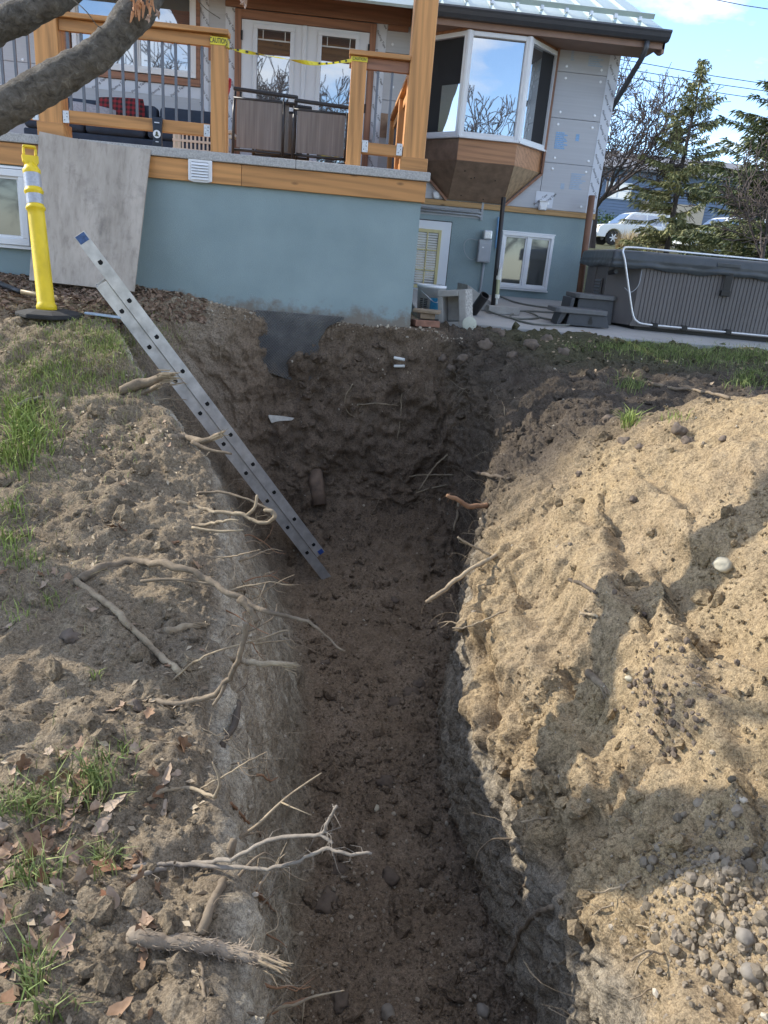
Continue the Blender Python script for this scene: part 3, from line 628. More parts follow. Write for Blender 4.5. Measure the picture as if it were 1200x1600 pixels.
MB().box(.74, 2.60, YW-.52, YW+.0, 4.255, 4.275).build('soffit_board', M['brown_x'], house)
# ---- roof, gutter, downspout
YE, ZE, SL = 9.83, 4.285, 0.45
def rz(y): return ZE + (y-YE)*SL
rf = MB(); YR = 14.0
rf.add([(-9.3, YE, rz(YE)-.03), (3.70, YE, rz(YE)-.03), (3.70, YR, rz(YR)-.03), (-9.3, YR, rz(YR)-.03), (-9.3, YE, rz(YE)-.06), (3.70, YE, rz(YE)-.06), (3.70, YR, rz(YR)-.12), (-9.3, YR, rz(YR)-.12),
        (3.70, 18.2, rz(YE)-.03), (-9.3, 18.2, rz(YE)-.03)], [(0, 1, 2, 3), (4, 7, 6, 5), (0, 4, 5, 1), (1, 5, 6, 2), (0, 3, 7, 4), (3, 2, 8, 9)])
roof = rf.build('roof', M['roofmetal'], house)
for i in range(10):
    x0 = .72+i*.3; x1 = min(x0+.296, 3.70)
    if x1-x0 < .05: continue
    p = MB()
    p.prism([(x0, YE-.06, rz(YE-.06)), (x0+.018, YE-.06, rz(YE-.06)+.035), (x0+.036, YE-.06, rz(YE-.06)), (x1, YE-.06, rz(YE-.06)), (x1, YE-.06, rz(YE-.06)-.012), (x0, YE-.06, rz(YE-.06)-.012)], (0, YR-YE+.05, (YR-YE+.05)*SL))
    p.build('roof_panel', M['roofmetal'], roof)
b = MB(); ysn = YE+.30; b.bar((.72, ysn, rz(ysn)+.085), (3.62, ysn, rz(ysn)+.085), .03, .055, (0, -SL, 1)); b.build('snow_bar', M['roofmetal'], roof)
for i in range(10):
    x = .74+i*.3; b = MB(); b.box(x-.02, x+.02, ysn-.05, ysn+.06, rz(ysn)+.01, rz(ysn)+.06); b.build('snow_clip', M['galv'], roof, .006)
b = MB(); b.prism([(.74, 9.70, 4.275), (.74, 9.69, 4.255), (.74, 9.705, 4.235), (.74, 9.72, 4.20), (.74, 9.76, 4.165), (.74, 9.83, 4.165), (.74, 9.83, 4.275), (.74, 9.815, 4.275), (.74, 9.815, 4.18), (.74, 9.765, 4.18), (.74, 9.735, 4.205), (.74, 9.715, 4.275)], (2.97, 0, 0)); b.build('gutter', M['metal_dark'], house)
b = MB(); b.box(.74, 3.705, 9.835, 9.865, 4.10, 4.262); b.build('fascia', M['fascia_paint'], house, .004)
b = MB(); b.prism([(3.675, 9.835, 4.06), (3.675, 9.835, 4.27), (3.675, 14, rz(14)-.03), (3.675, 14, rz(14)-.23), (3.675, 9.95, 4.06)], (.03, 0, 0)); b.build('rake_board', M['fascia_paint'], house)
MB().box(.74, 3.67, 9.868, YW, 4.125, 4.145).build('soffit', M['fascia_paint'], house)
b = MB(); b.tube([(3.47, 9.80, 4.17), (3.47, 9.80, 4.09)] + catmull([(3.47, 9.80, 4.09), (3.46, 9.86, 4.00), (3.44, 10.05, 3.86), (3.43, 10.40, 3.66), (3.42, 10.60, 3.54)], 4)[1:] + [(3.415, 10.70, 3.42), (3.415, 10.70, 1.3)], .032, 10); b.build('downspout', M['metal_dark'], house, smooth=True)

# ---------------------------------------------------------------- deck
deck = thing('deck', 'raised cedar deck on a blue green stucco base under heavy square posts', 'deck', (-1.0, YD, 1.0))
MB().box(-6.5, .705, YD+.0, YW, -1.4, 2.03).build('base_wall', M['stucco'], deck)
for x0, x1 in ((-6.5, -3.2), (-3.2, -2.24), (-2.24, -.86), (-.86, .735)):
    MB().box(x0+.0015, x1-.0015, YD-.035, YD+.04, 2.022, 2.19).build('fascia_board', M['wood_x'], deck, .004)
MB().box(-6.5, .70, YD+.05, YW-.04, 2.04, 2.262).build('deck_floor', M['wood_y'], deck)
for x0, x1 in ((-6.5, -3.9), (-3.9, -2.2), (-2.2, -.4), (-.4, .76)):
    MB().box(x0+.001, x1-.001, YD-.06, YD+.20, 2.193, 2.266).build('coping', M['coping'], deck, .008)
# columns, posts
def post(x0, x1, y0, dd, z0, z1, name): return MB().box(x0, x1, y0, y0+dd, z0, z1).build(name, M['wood_z'], deck, .008)
cA = post(-2.53, -2.345, YD+.0, .185, 2.267, 4.418, 'column'); cD = post(.508, .70, YD+.0, .185, 2.267, 4.418, 'column')
MB().box(-2.545, -2.33, YD-.018, YD+.2, 2.267, 2.375).build('column_base', M['wood_x'], cA, .006); MB().box(.495, .73, YD-.018, YD+.2, 2.267, 2.375).build('column_base', M['wood_x'], cD, .006)
pB = post(-1.13, -1.0, YD+.01, .13, 2.267, 3.118, 'newel_post'); pC = post(.022, .15, YD+.01, .13, 2.267, 3.10, 'newel_post')
def railing(x0, x1, first, step, zt):
    MB().box(x0, x1, YD-.02, YD+.125, zt-.038, zt).build('cap_rail', M['wood_x'], deck, .005)
    MB().box(x0+.005, x1-.135 if x1 > -.99 and x1 < 0 else x1, YD+.03, YD+.075, zt-.125, zt-.040).build('top_rail', M['brown_x'] if x0 > -.5 else M['wood_x'], deck, .004)
    x = first
    while x < x1-.03:
        if not (x > x1-.14 and -1.1 < x1 < 0): MB().box(x-.010, x+.010, YD+.045, YD+.065, zt-.70, zt-.12).build('baluster', M['baluster'], deck)
        x += step
railing(-2.345, -.985, -2.28, .1075, 3.178); railing(-.0, .507, .25, .12, 3.135); railing(-6.4, -2.53, -6.36, .1075, 3.178)
MB().box(-2.343, -1.132, YD+.02, YD+.095, 2.388, 2.482).build('bottom_rail', M['wood_x'], deck, .005)
MB().box(.152, .506, YD+.02, YD+.095, 2.372, 2.462).build('bottom_rail', M['wood_x'], deck, .005)
MB().box(-6.4, -2.532, YD+.02, YD+.095, 2.388, 2.482).build('bottom_rail', M['wood_x'], deck, .005)
for x in (-2.340, -1.185, .154, .452, -2.585):
    hb = MB(); hb.box(x, x+.05, YD+.012, YD+.0195, 2.382, 2.475); br_ = hb.build('hanger_bracket', M['galv'], deck, .002)
    s_ = MB()
    for zz in (2.405, 2.43, 2.455): s_.lathe((x+.015+.02*(zz > 2.42), YD+.012, zz), [(.004, 0), (.004, .003)], 6, Matrix.Rotation(R_(90), 3, 'X'))
    s_.build('nail_heads', M['black'], br_)
# second skirting plank seen under the bottom rail
MB().box(-2.1, -1.14, 9.2, 9.24, 2.268, 2.36).build('floor_plank', M['brown_x'], deck, .004)
# right side railing running back to the house, slate screen behind it
b = MB(); b.bar((.60, 7.19, 3.10), (.60, 10.36, 3.10), .14, .038); b.build('side_cap_rail', M['wood_y'], deck, .004)
b = MB(); b.bar((.60, 7.19, 3.03), (.60, 10.36, 3.03), .045, .09); b.build('side_top_rail', M['wood_y'], deck, .004)
b = MB(); b.bar((.60, 7.19, 2.42), (.60, 10.36, 2.42), .045, .09); b.build('side_bottom_rail', M['wood_y'], deck, .004)
for y in (8.5, 9.9): MB().box(.54, .66, y, y+.12, 2.267, 3.08).build('side_post', M['wood_z'], deck, .006)
MB().box(.655, .675, 7.2, 10.36, 2.4, 3.0).build('screen_panel', M['slate'], deck)
y = 7.35
while y < 10.3:
    MB().box(.585, .605, y, y+.02, 2.46, 2.99).build('side_baluster', M['baluster'], deck); y += .3
# porch roof above the frame
p = MB(); p.add([(-2.75, 6.6, 4.64), (.92, 6.6, 4.64), (.92, 10.4, 5.3), (-2.75, 10.4, 5.3), (-2.75, 6.6, 4.76), (.92, 6.6, 4.76), (.92, 10.4, 5.42), (-2.75, 10.4, 5.42)], [(0, 3, 2, 1), (4, 5, 6, 7), (0, 1, 5, 4), (1, 2, 6, 5), (2, 3, 7, 6), (3, 0, 4, 7)]); p.build('porch_roof', M['brown_x'], deck)
MB().box(-2.6, .75, YD+.0, YD+.18, 4.42, 4.62).build('porch_beam', M['wood_x'], deck)
# louvred vent cover on the fascia
vc = MB(); vc.prism([(-1.305, YD-.036, 2.195), (-1.305, YD-.036, 2.03), (-1.26, YD-.036, 2.018), (-1.15, YD-.036, 2.018), (-1.105, YD-.036, 2.03), (-1.105, YD-.036, 2.195)], (0, -.022, 0))
vent = vc.build('vent_cover', M['white'], deck, .006)
MB().box(-1.275, -1.135, YD-.0605, YD-.0585, 2.04, 2.175).build('opening', M['black'], vent)
for i in range(6):
    z = 2.045+i*.0225; b = MB(); b.add([(-1.277, YD-.06, z), (-1.133, YD-.06, z), (-1.133, YD-.074, z-.006), (-1.277, YD-.074, z-.006), (-1.277, YD-.06, z+.014), (-1.133, YD-.06, z+.014)], [(0, 1, 2, 3), (3, 2, 5, 4), (0, 3, 4), (1, 5, 2)]); b.build('louvre', M['white'], vent)
# basement window at the left end of the base wall
wb = window(deck, -4.2, -2.655, 1.385, 1.985, YD-.035, [-3.45], .055, 'glass_dim', .05)
MB().box(-4.25, -2.62, YD-.05, YD-.0, 1.355, 1.383).build('sill', M['white'], wb, .003); MB().box(-4.22, -2.64, YD-.045, YD, 1.990, 2.010).build('drip_cap', M['white'], wb, .003)
# ---------------------------------------------------------------- concrete pad and yard things by the house
M['concrete'] = plain('pale_concrete', (0.36, 0.35, 0.33), 0.9, 0.16, 2.2, 0.3, 90)
M['concrete2'] = plain('grey_cast_concrete', (0.33, 0.32, 0.30), 0.9, 0.2, 12, 0.3, 60)
M['exposed'] = plain('exposed_aggregate', (0.40, 0.38, 0.35), 0.9, 0.75, 55, 0.6, 70)
def padz(y): return 1.0 + (y-8.2)*.068
p = MB(); p.add([(1.15, 7.75, padz(7.75)), (3.4, 7.55, padz(7.55)), (6.5, 7.75, padz(7.75)), (6.5, 10.9, padz(10.9)), (3.45, 10.9, padz(10.9)), (3.40, YW, padz(YW)), (.9, YW, padz(YW)), (.9, 8.0, padz(8))] +
                [(1.15, 7.75, .7), (3.4, 7.55, .7), (6.5, 7.75, .7), (6.5, 10.9, .8), (3.45, 10.9, .8), (3.40, YW, .8), (.9, YW, .8), (.9, 8.0, .7)], [tuple(range(8))] + [(i, i+8, (i+1) % 8+8, (i+1) % 8) for i in range(8)])
p.build('patio', M['concrete'], None, .01, kind='structure')

# hot tub
M['tub'] = plain('grey_brown_tub_cladding', (0.125, 0.115, 0.112), 0.55, 0.12, 5, 0.1, 50, stretch=(1, 1, .3)); M['vinyl'] = plain('charcoal_vinyl_cover', (0.058, 0.066, 0.072), 0.38, 0.22, 6, 0.35, 9, bdist=.02)
tz = .975
tub = thing('hot_tub', 'grey brown slatted hot tub under a dark vinyl cover beside the patio', 'hot tub', (2.95, 8.21, tz))
X0, X1, Y0, Y1, cc = 2.98, 5.35, 8.24, 9.95, .30
foot = [(X0+cc, Y0), (X1-cc, Y0), (X1, Y0+cc), (X1, Y1-cc), (X1-cc, Y1), (X0+cc, Y1), (X0, Y1-cc), (X0, Y0+cc)]
def shrink(poly, d):
    cx = (X0+X1)/2; cy = (Y0+Y1)/2; return [(x+(d if x < cx else -d), y+(d if y < cy else -d)) for x, y in poly]
MB().prism([(x, y, tz) for x, y in shrink(foot, .05)], (0, 0, .07)).build('plinth', M['black'], tub)
MB().prism([(x, y, tz+.07) for x, y in shrink(foot, .014)], (0, 0, .62)).build('cabinet', M['tub'], tub)
s = MB(); x = X0+cc+.05
while x < X1-cc-.03:
    s.box(x+.003, x+.037, Y0, Y0+.016, tz+.10, tz+.685); x += .041
s.build('slats', M['tub'], tub, kind='stuff')
s = MB(); y = Y0+cc+.6
while y < Y1-cc-.03:
    s.box(X0, X0+.016, y+.003, y+.037, tz+.10, tz+.685); y += .041
s.build('slats', M['tub'], tub, kind='stuff')
MB().box(X0+cc-.01, X0+cc+.045, Y0-.004, Y0+.016, tz+.08, tz+.69).build('corner_panel', M['tub'], tub, .004)
MB().box(X0+cc-.02, X1-cc+.02, Y0-.006, Y0+.01, tz+.065, tz+.10).build('base_trim', M['tub'], tub, .004)
gm = Matrix.Translation((X0-.004, Y0+cc+.32, tz+.42)) @ Matrix.Rotation(R_(90), 4, 'Z')
g = MB(); g.obox(gm, .34, .008, .22); gr_ = g.build('vent_grille', M['tub'], tub)
for i in range(6):
    q = MB(); q.obox(gm @ Matrix.Translation((0, .01, -.085+i*.034)) @ Matrix.Rotation(R_(25), 4, 'X'), .31, .006, .02); q.build('louvre', M['metal_dark'], gr_)
# cover: two thick halves with a sagging skirt
def soft_slab(x0, x1, y0, y1, z0, z1, nx=60, ny=24):
    vs_, fs = [], []
    ring = []
    per = [(x0+(x1-x0)*i/nx, y0) for i in range(nx)] + [(x1, y0+(y1-y0)*i/ny) for i in range(ny)] + [(x1-(x1-x0)*i/nx, y1) for i in range(nx)] + [(x0, y1-(y1-y0)*i/ny) for i in range(ny)]
    n = len(per)
    cx, cy = (x0+x1)/2, (y0+y1)/2
    prof = [(-.05, z1), (-.012, z1-.012), (0, z1-.04), (0, z1-.085), (.006, z1-.10), (-.004, z1-.115), (.004, z0+.05), (.006, z0), (-.02, z0)]
    for o_, z in prof:
        for k, (x, y) in enumerate(per):
            dx, dy = (1 if x >= x1 else -1 if x <= x0 else 0), (1 if y >= y1 else -1 if y <= y0 else 0)
            w = .012*math.sin(x*7+y*5)+.01*math.sin(x*17+1)+.007*math.sin(y*23); lowk = max(0, (z1-.09-z)/(z1-.09-z0)) if z < z1-.09 else 0
            ix = -1 if o_ < 0 else 1
            vs_.append((x+dx*(o_+w*lowk) + (0 if dx else 0), y+dy*(o_+w*lowk), z+ (w*.9*lowk)))
    m = len(prof)
    fs = [(i*n+k, i*n+(k+1) % n, (i+1)*n+(k+1) % n, (i+1)*n+k) for i in range(m-1) for k in range(n)] + [tuple(range(n-1, -1, -1)), tuple((m-1)*n+k for k in range(n))]
    b_ = MB(); b_.add(vs_, fs); return b_
cov = soft_slab(X0-.03, X1+.04, Y0-.03, Y1+.04, tz+.66, tz+.845).build('cover', M['vinyl'], tub, smooth=True)
b = MB(); b.box(X0+1.18, X0+1.26, Y0-.045, Y0-.034, tz+.5, tz+.70); b.build('strap', M['black'], tub, .004); b = MB(); b.box(X0+1.17, X0+1.27, Y0-.05, Y0-.006, tz+.46, tz+.52); b.build('buckle', M['black'], tub, .006)
b = MB(); b.box(4.72, 4.80, Y0-.045, Y0-.034, tz+.42, tz+.70); b.build('strap', M['black'], tub, .004)
b = MB(); b.box(4.05, 4.30, Y0-.046, Y0-.034, tz+.755, tz+.795); b.build('handle', M['vinyl'], tub, .006)
b = MB(); b.tube([(X0+.0, Y0+.17, tz+.60), (X0+.04, Y0+.05, tz+.62)], .025, 10); b.build('lock_button', M['black'], tub)
pts = catmull([(4.95, 8.6, tz+.87), (3.6, 8.3, tz+.872), (3.12, 8.2, tz+.872), (3.03, 8.18, tz+.84), (3.07, 8.165, tz+.72), (3.17, 8.16, tz+.42), (3.25, 8.165, tz+.20), (3.31, 8.17, tz+.125), (3.42, 8.18, tz+.10), (3.8, 8.19, tz+.095), (5.2, 8.19, tz+.085)], 6)
b = MB(); b.tube(pts, .011, 10); br_ = b.build('cover_lifter_bar', plain('bare_aluminium', (.68, .69, .70), .3, .06, 30, metal=.6), tub, smooth=True)
for x in (3.52, 3.84, 4.32, 4.9): MB().box(x-.03, x+.03, 8.17, 8.24, tz+.07, tz+.12).build('bar_clip', M['black'], tub, .006)
b = MB(); b.tube(catmull([(3.28, 8.23, tz+.66), (3.26, 8.18, tz+.50), (3.19, 8.17, tz+.42), (3.12, 8.2, tz+.46)]), .004, 5); b.build('tether', M['grey_pvc'], tub)

tub.rotation_euler = (0, 0, R_(-7))
# plastic tub steps
M['step'] = plain('charcoal_step_plastic', (0.045, 0.05, 0.06), 0.5, 0.12, 20, 0.1, 80); M['tread'] = plain('grey_step_tread', (0.12, 0.122, 0.125), 0.6, 0.12, 30, 0.2, 120)
sz = padz(8.5)
stp = thing('tub_steps', 'charcoal plastic two step unit standing against the hot tub', 'steps', (2.65, 8.7, sz))
def slab(x0, x1, y0, y1, z, name='tread'):
    b_ = MB(); k = .04; b_.prism([(x0+k, y0, z), (x1-k, y0, z), (x1, y0+k, z), (x1, y1, z), (x0, y1, z), (x0, y0+k, z)], (0, 0, .05)); return b_.build(name, M['tread'], stp, .008)
slab(2.26, 2.84, 8.24, 8.60, sz+.125); slab(2.56, 3.02, 8.56, 8.98, sz+.275)
def side(pts, nm='side_panel'):
    b_ = MB(); b_.prism(pts, (0, .028, 0)); return b_.build(nm, M['step'], stp, .005)
f1 = side([(2.40, 8.27, sz), (2.88, 8.27, sz), (2.83, 8.27, sz+.124), (2.42, 8.27, sz+.124)])
f2 = side([(2.60, 8.60, sz), (3.02, 8.60, sz), (3.0, 8.60, sz+.274), (2.60, 8.60, sz+.274)])
side([(2.40, 8.55, sz), (2.9, 8.55, sz), (2.84, 8.55, sz+.124), (2.46, 8.55, sz+.124)]); side([(2.60, 8.93, sz), (2.96, 8.93, sz), (2.94, 8.93, sz+.274), (2.62, 8.93, sz+.274)])
b = MB(); b.prism([(2.30, 8.29, sz), (2.34, 8.29, sz), (2.40, 8.29, sz+.124), (2.33, 8.29, sz+.124)], (0, .25, 0)); b.build('end_panel', M['step'], stp, .004)
b = MB(); b.prism([(2.50, 8.6, sz), (2.54, 8.6, sz), (2.56, 8.6, sz+.274), (2.52, 8.6, sz+.274)], (0, .34, 0)); b.build('end_panel', M['step'], stp, .004)
for x, y, z in ((2.66, 8.266, sz+.055), (2.84, 8.596, sz+.13)):
    b = MB(); b.prism([(x-.022, y, z-.03), (x+.022, y, z-.03), (x+.026, y, z-.005), (x+.006, y, z+.05), (x-.006, y, z+.05), (x-.026, y, z-.005)], (0, .003, 0)); b.build('drop_hole', M['black'], f1 if y < 8.5 else f2)

stp.location.x += .10; stp.location.y -= .22; stp.location.z -= .015
# garden hose looped over the patio
b = MB(); hz = lambda x, y: padz(y)+.014
path = [(2.15, 10.2), (2.35, 9.6), (2.85, 9.3), (2.9, 8.95), (2.3, 8.95), (1.9, 8.75), (1.75, 8.55), (1.95, 8.25), (2.3, 8.45), (2.2, 8.8), (1.95, 8.35), (2.1, 7.95), (2.45, 7.95), (2.55, 8.2), (2.3, 8.5)]
b.tube(catmull([(x, y, hz(x, y)+.012*(i % 3 == 0)) for i, (x, y) in enumerate(path)], 7), .011, 7); tag(b.build('garden_hose', plain('grey_green_hose', (.13, .135, .12), .5), smooth=True), 'grey garden hose lying in loose loops on the concrete patio', 'hose')

# old concrete block with a square recess, tipped on edge
def ob(name, label, cat, mb, m, bev=0, group=None, smooth=False): return tag(mb.build(name, m, None, bev, smooth), label, cat, group)
bl = thing('concrete_block', 'cast concrete block with a square recess tipped on its edge', 'block', (1.2, 7.35, .95))
A = [at(672, 470, 7.6), at(695, 446, 7.42), at(716, 447, 7.45), at(719, 511, 7.3), at(695, 512, 7.28), at(675, 507, 7.6)]
Mb = Matrix.Translation((1.20, 7.45, 1.12)) @ Matrix.Rotation(R_(-24), 4, 'Z') @ Matrix.Rotation(R_(-8), 4, 'Y')
b = MB(); b.obox(Mb @ Matrix.Translation((.085, 0, .0)), .07, .26, .36); b.obox(Mb @ Matrix.Translation((-.055, 0, .15)), .21, .26, .06); b.obox(Mb @ Matrix.Translation((-.055, 0, -.15)), .21, .26, .06); b.obox(Mb @ Matrix.Translation((-.135, 0, 0)), .05, .26, .242); b.obox(Mb @ Matrix.Translation((-.03, .07, 0)), .158, .05, .238)
b.build('body', M['concrete2'], bl, .008)
b = MB(); b.obox(Mb @ Matrix.Translation((.1225, 0, 0)), .006, .25, .35); b.build('aggregate_face', M['exposed'], bl)
b = MB(); b.lathe((1.30, 7.235, 1.0), [(.062, -.016), (.07, -.01), (.07, .012), (.064, .016)], 24, Matrix.Rotation(R_(78), 3, 'X') @ Matrix.Rotation(R_(0), 3, 'Z')); ob('concrete_disc', 'small round pale concrete disc leaning against the concrete block', 'disc', b, plain('mossy_pale_concrete', (.42, .43, .36), .9, .08, 40, .3, 80), .0, None, True)
b = MB(); b.prism([(1.50, 8.75, padz(8.8)), (1.95, 8.75, padz(8.8)), (1.80, 8.75, padz(8.8)+.10), (1.50, 8.75, padz(8.8)+.27)], (-.03, .55, .0)); ob('concrete_wedge', 'grey concrete wedge with a sloping top behind the tipped block', 'wedge', b, M['concrete2'], .006)
b = MB(); b.box(1.74, 2.10, 8.55, 8.80, padz(8.6), padz(8.6)+.085); ob('paving_slab', 'small grey slab carrying the foot of the black upright pipe', 'slab', b, M['concrete2'], .006)
# bricks and wood scraps beside the wall end
for i, (x, y, z, sx, sy, sz_, rz_, lab, mm) in enumerate(((.86, 7.12, .985, .24, .16, .06, 12, 'mossy red brick at the foot of the wall corner', 'brick'), (.88, 7.17, 1.05, .14, .10, .05, -5, 'short wood offcut between the brick and the weathered plank', 'scrapwood'), (.87, 7.16, 1.095, .26, .13, .028, -14, 'weathered short plank on top of the scrap stack by the wall', 'scrapwood'))):
    if mm not in M: M[mm] = plain(mm, (.24, .12, .08) if mm == 'brick' else (.25, .19, .13), .9, .35, 14, .4, 40)
    b = MB(); b.obox(Matrix.Translation((x, y, z)) @ Matrix.Rotation(R_(rz_), 4, 'Z') @ Matrix.Rotation(R_(3*i-3), 4, 'X'), sx, sy, sz_); ob('brick' if mm == 'brick' else 'wood_scrap', lab, 'brick' if mm == 'brick' else 'wood scrap', b, M[mm], .006)
bk = thing('plastic_bucket', 'white plastic bucket with a blue label standing behind the scrap stack', 'bucket', (.98, 7.85, 1.0))
b = MB(); b.lathe((.98, 7.85, .98), [(.125, 0), (.145, .30), (.152, .30), (.152, .33), (.140, .33), (.122, .02)], 24); b.build('shell', M['white'], bk, smooth=True)
def arc_patch(c, r, z0, z1, a0, a1, n=8):
    b_ = MB(); vs_ = [(c[0]+r*math.cos(a0+(a1-a0)*i/n), c[1]+r*math.sin(a0+(a1-a0)*i/n), z) for z in (z0, z1) for i in range(n+1)]
    b_.add(vs_, [(i, i+1, n+2+i, n+1+i) for i in range(n)]); return b_
arc_patch((.98, 7.85), .144, 1.05, 1.19, R_(262), R_(315)).build('blue_label', plain('blue_label', (.02, .20, .36), .4, .4, 20), bk)
for i in range(8):
    for j in (0, 1): arc_patch((.98, 7.85), .1455, 1.04+i*.018, 1.05+i*.018, R_(216+j*20), R_(230+j*20), 3).build('printed_line', M['lettering'], bk)
b = MB(); b.tube(catmull([(.84, 7.85, 1.27), (.90, 7.68, 1.22), (1.02, 7.66, 1.15), (1.12, 7.82, 1.27)]), .004, 5); b.build('wire_handle', M['galv'], bk)
# pipes
b = MB(); a1, a2 = at(739, 488, 8.35), at(758, 461, 8.2); d_ = (a2-a1).normalized(); n_ = 18
pipe = MB(); rr = .052; pipe.tube([a1-d_*.05, a2], rr, 20, False); pipe.tube([a2, a2-d_*.2], rr*.86, 20, False)
u_ = d_.orthogonal().normalized(); w_ = d_.cross(u_); vs_ = [a2+(u_*math.cos(t)+w_*math.sin(t))*q for q in (rr, rr*.86) for t in [2*math.pi*k/20 for k in range(20)]]; pipe.add(vs_, [(k, (k+1) % 20, 20+(k+1) % 20, 20+k) for k in range(20)])
pipe.lathe(a2-d_*.2, [(rr*.86, 0), (rr*.86, .002)], 20, d_.to_track_quat('Z', 'Y').to_matrix())
ob('drain_pipe', 'short black open pipe stub leaning on the patio', 'pipe', pipe, M['black'], 0, None, True)
b = MB(); a1, a2 = at(770, 478, 8.68), at(787, 309, 8.95); b.tube([a1, a1.lerp(a2, .5), a2], .026, 12); ob('upright_pipe', 'tall black pipe standing on a small slab before the basement window', 'pipe', b, M['black'], 0, None, True)
wv = thing('pipe_fitting', 'white and clear plastic pipe fitting standing against the black pipe', 'pipe fitting', at(776, 477, 8.75))
M['pvc'] = plain('white_pvc', (.66, .66, .61), .4, .06); M['clear'] = plain('yellowed_clear_pipe', (.36, .38, .24), .2, .12, 20)
def along(px0, py0, px1, py1, Yv, r, m, nm):
    b_ = MB(); b_.tube([at(px0, py0, Yv), at(px1, py1, Yv)], r, 14); return b_.build(nm, m, wv, smooth=False)
along(775.5, 476, 776, 466, 8.7, .013, M['pvc'], 'tail_pipe'); along(776, 466, 777, 460, 8.7, .032, M['pvc'], 'lower_nut'); along(777, 460, 779, 436, 8.7, .022, M['clear'], 'clear_tube'); along(779, 437, 780, 431, 8.7, .030, M['pvc'], 'upper_nut'); along(780, 431, 782, 420, 8.7, .02, M['pvc'], 'top_pipe')
b = MB(); a1, a2 = at(903, 474, 10.05), at(925, 306, 10.22); b.tube([a1, a1.lerp(a2, .4), a2], .042, 12); ob('rusty_pipe', 'rusty brown pipe propped upright against the house corner', 'pipe', b, plain('rusty_pipe', (.17, .085, .05), .75, .35, 9, .2, 40, stretch=(1, 1, .3)), 0, None, True)

# ---------------------------------------------------------------- things on the deck
DZ = 2.266
def folding_chair(name, label, x0, x1, y, zt, lean, gap):
    t = thing(name, label, 'chair', ((x0+x1)/2, y, DZ), 'folded patio chairs leaning on the deck')
    wd = x1-x0; r = .013
    for x in (x0, x1):
        b_ = MB(); b_.tube([(x, y-.03, DZ+.02), (x, y, DZ+.4), (x, y+lean, zt+.03)], r, 8); b_.build('frame_leg', M['black_metal'], t, smooth=True)
    for z in (DZ+.10, zt-.05): 
        b_ = MB(); b_.tube([(x0, y-.0, z), (x1, y-.0, z)], r, 8); b_.build('cross_tube', M['black_metal'], t, smooth=True)
    b_ = MB(); b_.bar((x0-.0, y-.03, zt+.02), (x1+.02, y-.03, zt-.0), .045, .03); b_.build('arm', M['black_metal'], t, .01)
    b_ = MB(); b_.box(x0+.03, x1-.12, y-.012, y-.004, DZ+.12, zt-.06); b_.build('sling_seat', M['sling'], t)
    b_ = MB(); b_.box(x1-.11, x1-.06, y+.016, y+.022, DZ+.12, zt-.06); b_.build('sling_back', M['sling'], t)
    for k in (.45, .72):
        pass
    b_ = MB(); b_.tube([(x1-.105, y-.02, DZ+.08), (x1-.105, y-.02, zt-.04)], r*.9, 8); b_.build('seat_rail', M['black_metal'], t, smooth=True)
    for x in (x0+wd*.45, x0+wd*.65):
        b_ = MB(); b_.tube(catmull([(x, y-.03, DZ+.02), (x+.05, y-.05, DZ+.05), (x+.10, y-.03, DZ+.06)]), .014, 7); b_.build('foot', M['black_metal'], t, smooth=True)
    return t
M['sling'] = plain('grey_mesh_sling', (0.20, 0.19, 0.18), 0.8, 0.28, 16, 0.2, 120, stretch=(3, 1, .12))
folding_chair('folding_chair', 'folded grey sling chair beside the taped newel post', -1.02, -.46, 7.62, 2.84, .10, 0)
folding_chair('folding_chair', 'folded grey sling chair beside the short right railing', -.47, .12, 7.58, 2.79, .10, 0)
folding_chair('folding_chair', 'folded grey sling chair behind the other two, mostly hidden', -.86, -.34, 7.86, 2.80, .10, 0)
M['navy'] = plain('navy_sofa_cloth', (0.035, 0.05, 0.075), 0.9, 0.25, 8, 0.3, 60)
sofa = thing('outdoor_sofa', 'low navy outdoor sofa against the deck wall', 'sofa', (-2.6, 9.7, DZ))
def cushion(x0, x1, y0, y1, z0, z1, nm, m=None, par=None, bev=.05):
    return MB().box(x0, x1, y0, y1, z0, z1).build(nm, m or M['navy'], par or sofa, bev, seg=4, smooth=True)
cushion(-3.5, -1.5, 9.2, 9.95, DZ+.10, DZ+.28, 'base', bev=.02)
for x in (-3.5, -2.85, -2.18): cushion(x+.01, x+.65, 9.18, 9.85, DZ+.28, DZ+.44, 'seat_cushion'); cushion(x+.01, x+.65, 9.8, 10.0, DZ+.40, DZ+.70, 'back_cushion')
cushion(-3.52, -1.48, 9.98, 10.08, DZ+.1, DZ+.62, 'frame', bev=.02)
def pillow(cx, cy, cz, w, h, d, ang, m, name, label):
    b_ = MB(); n = 10; vs_ = []
    Mx = Matrix.Translation((cx, cy, cz)) @ Matrix.Rotation(R_(ang), 4, 'Y') @ Matrix.Rotation(R_(-16), 4, 'X')
    for sgn in (-1, 1):
        for i in range(n+1):
            for j in range(n+1):
                u, v = i/n*2-1, j/n*2-1; k = max(0, (1-u**4)*(1-v**4))**.5; pin = 1-.10*(u*u*v*v > .9)-.06*(abs(u)**2)*(1-abs(v))*0
                vs_.append(Mx @ Vector((u*w/2*(1-.07*(1-v*v)*0-.06*v*v*u*u), sgn*d/2*k, v*h/2*(1-.06*v*v*u*u))))
    q = (n+1)**2; fs = []
    for s_ in (0, 1):
        for i in range(n):
            for j in range(n):
                a = s_*q+i*(n+1)+j; f = (a, a+1, a+n+2, a+n+1); fs.append(f if s_ else f[::-1])
    b_.add(vs_, fs); return tag(b_.build(name, m, None, smooth=True), label, 'pillow')
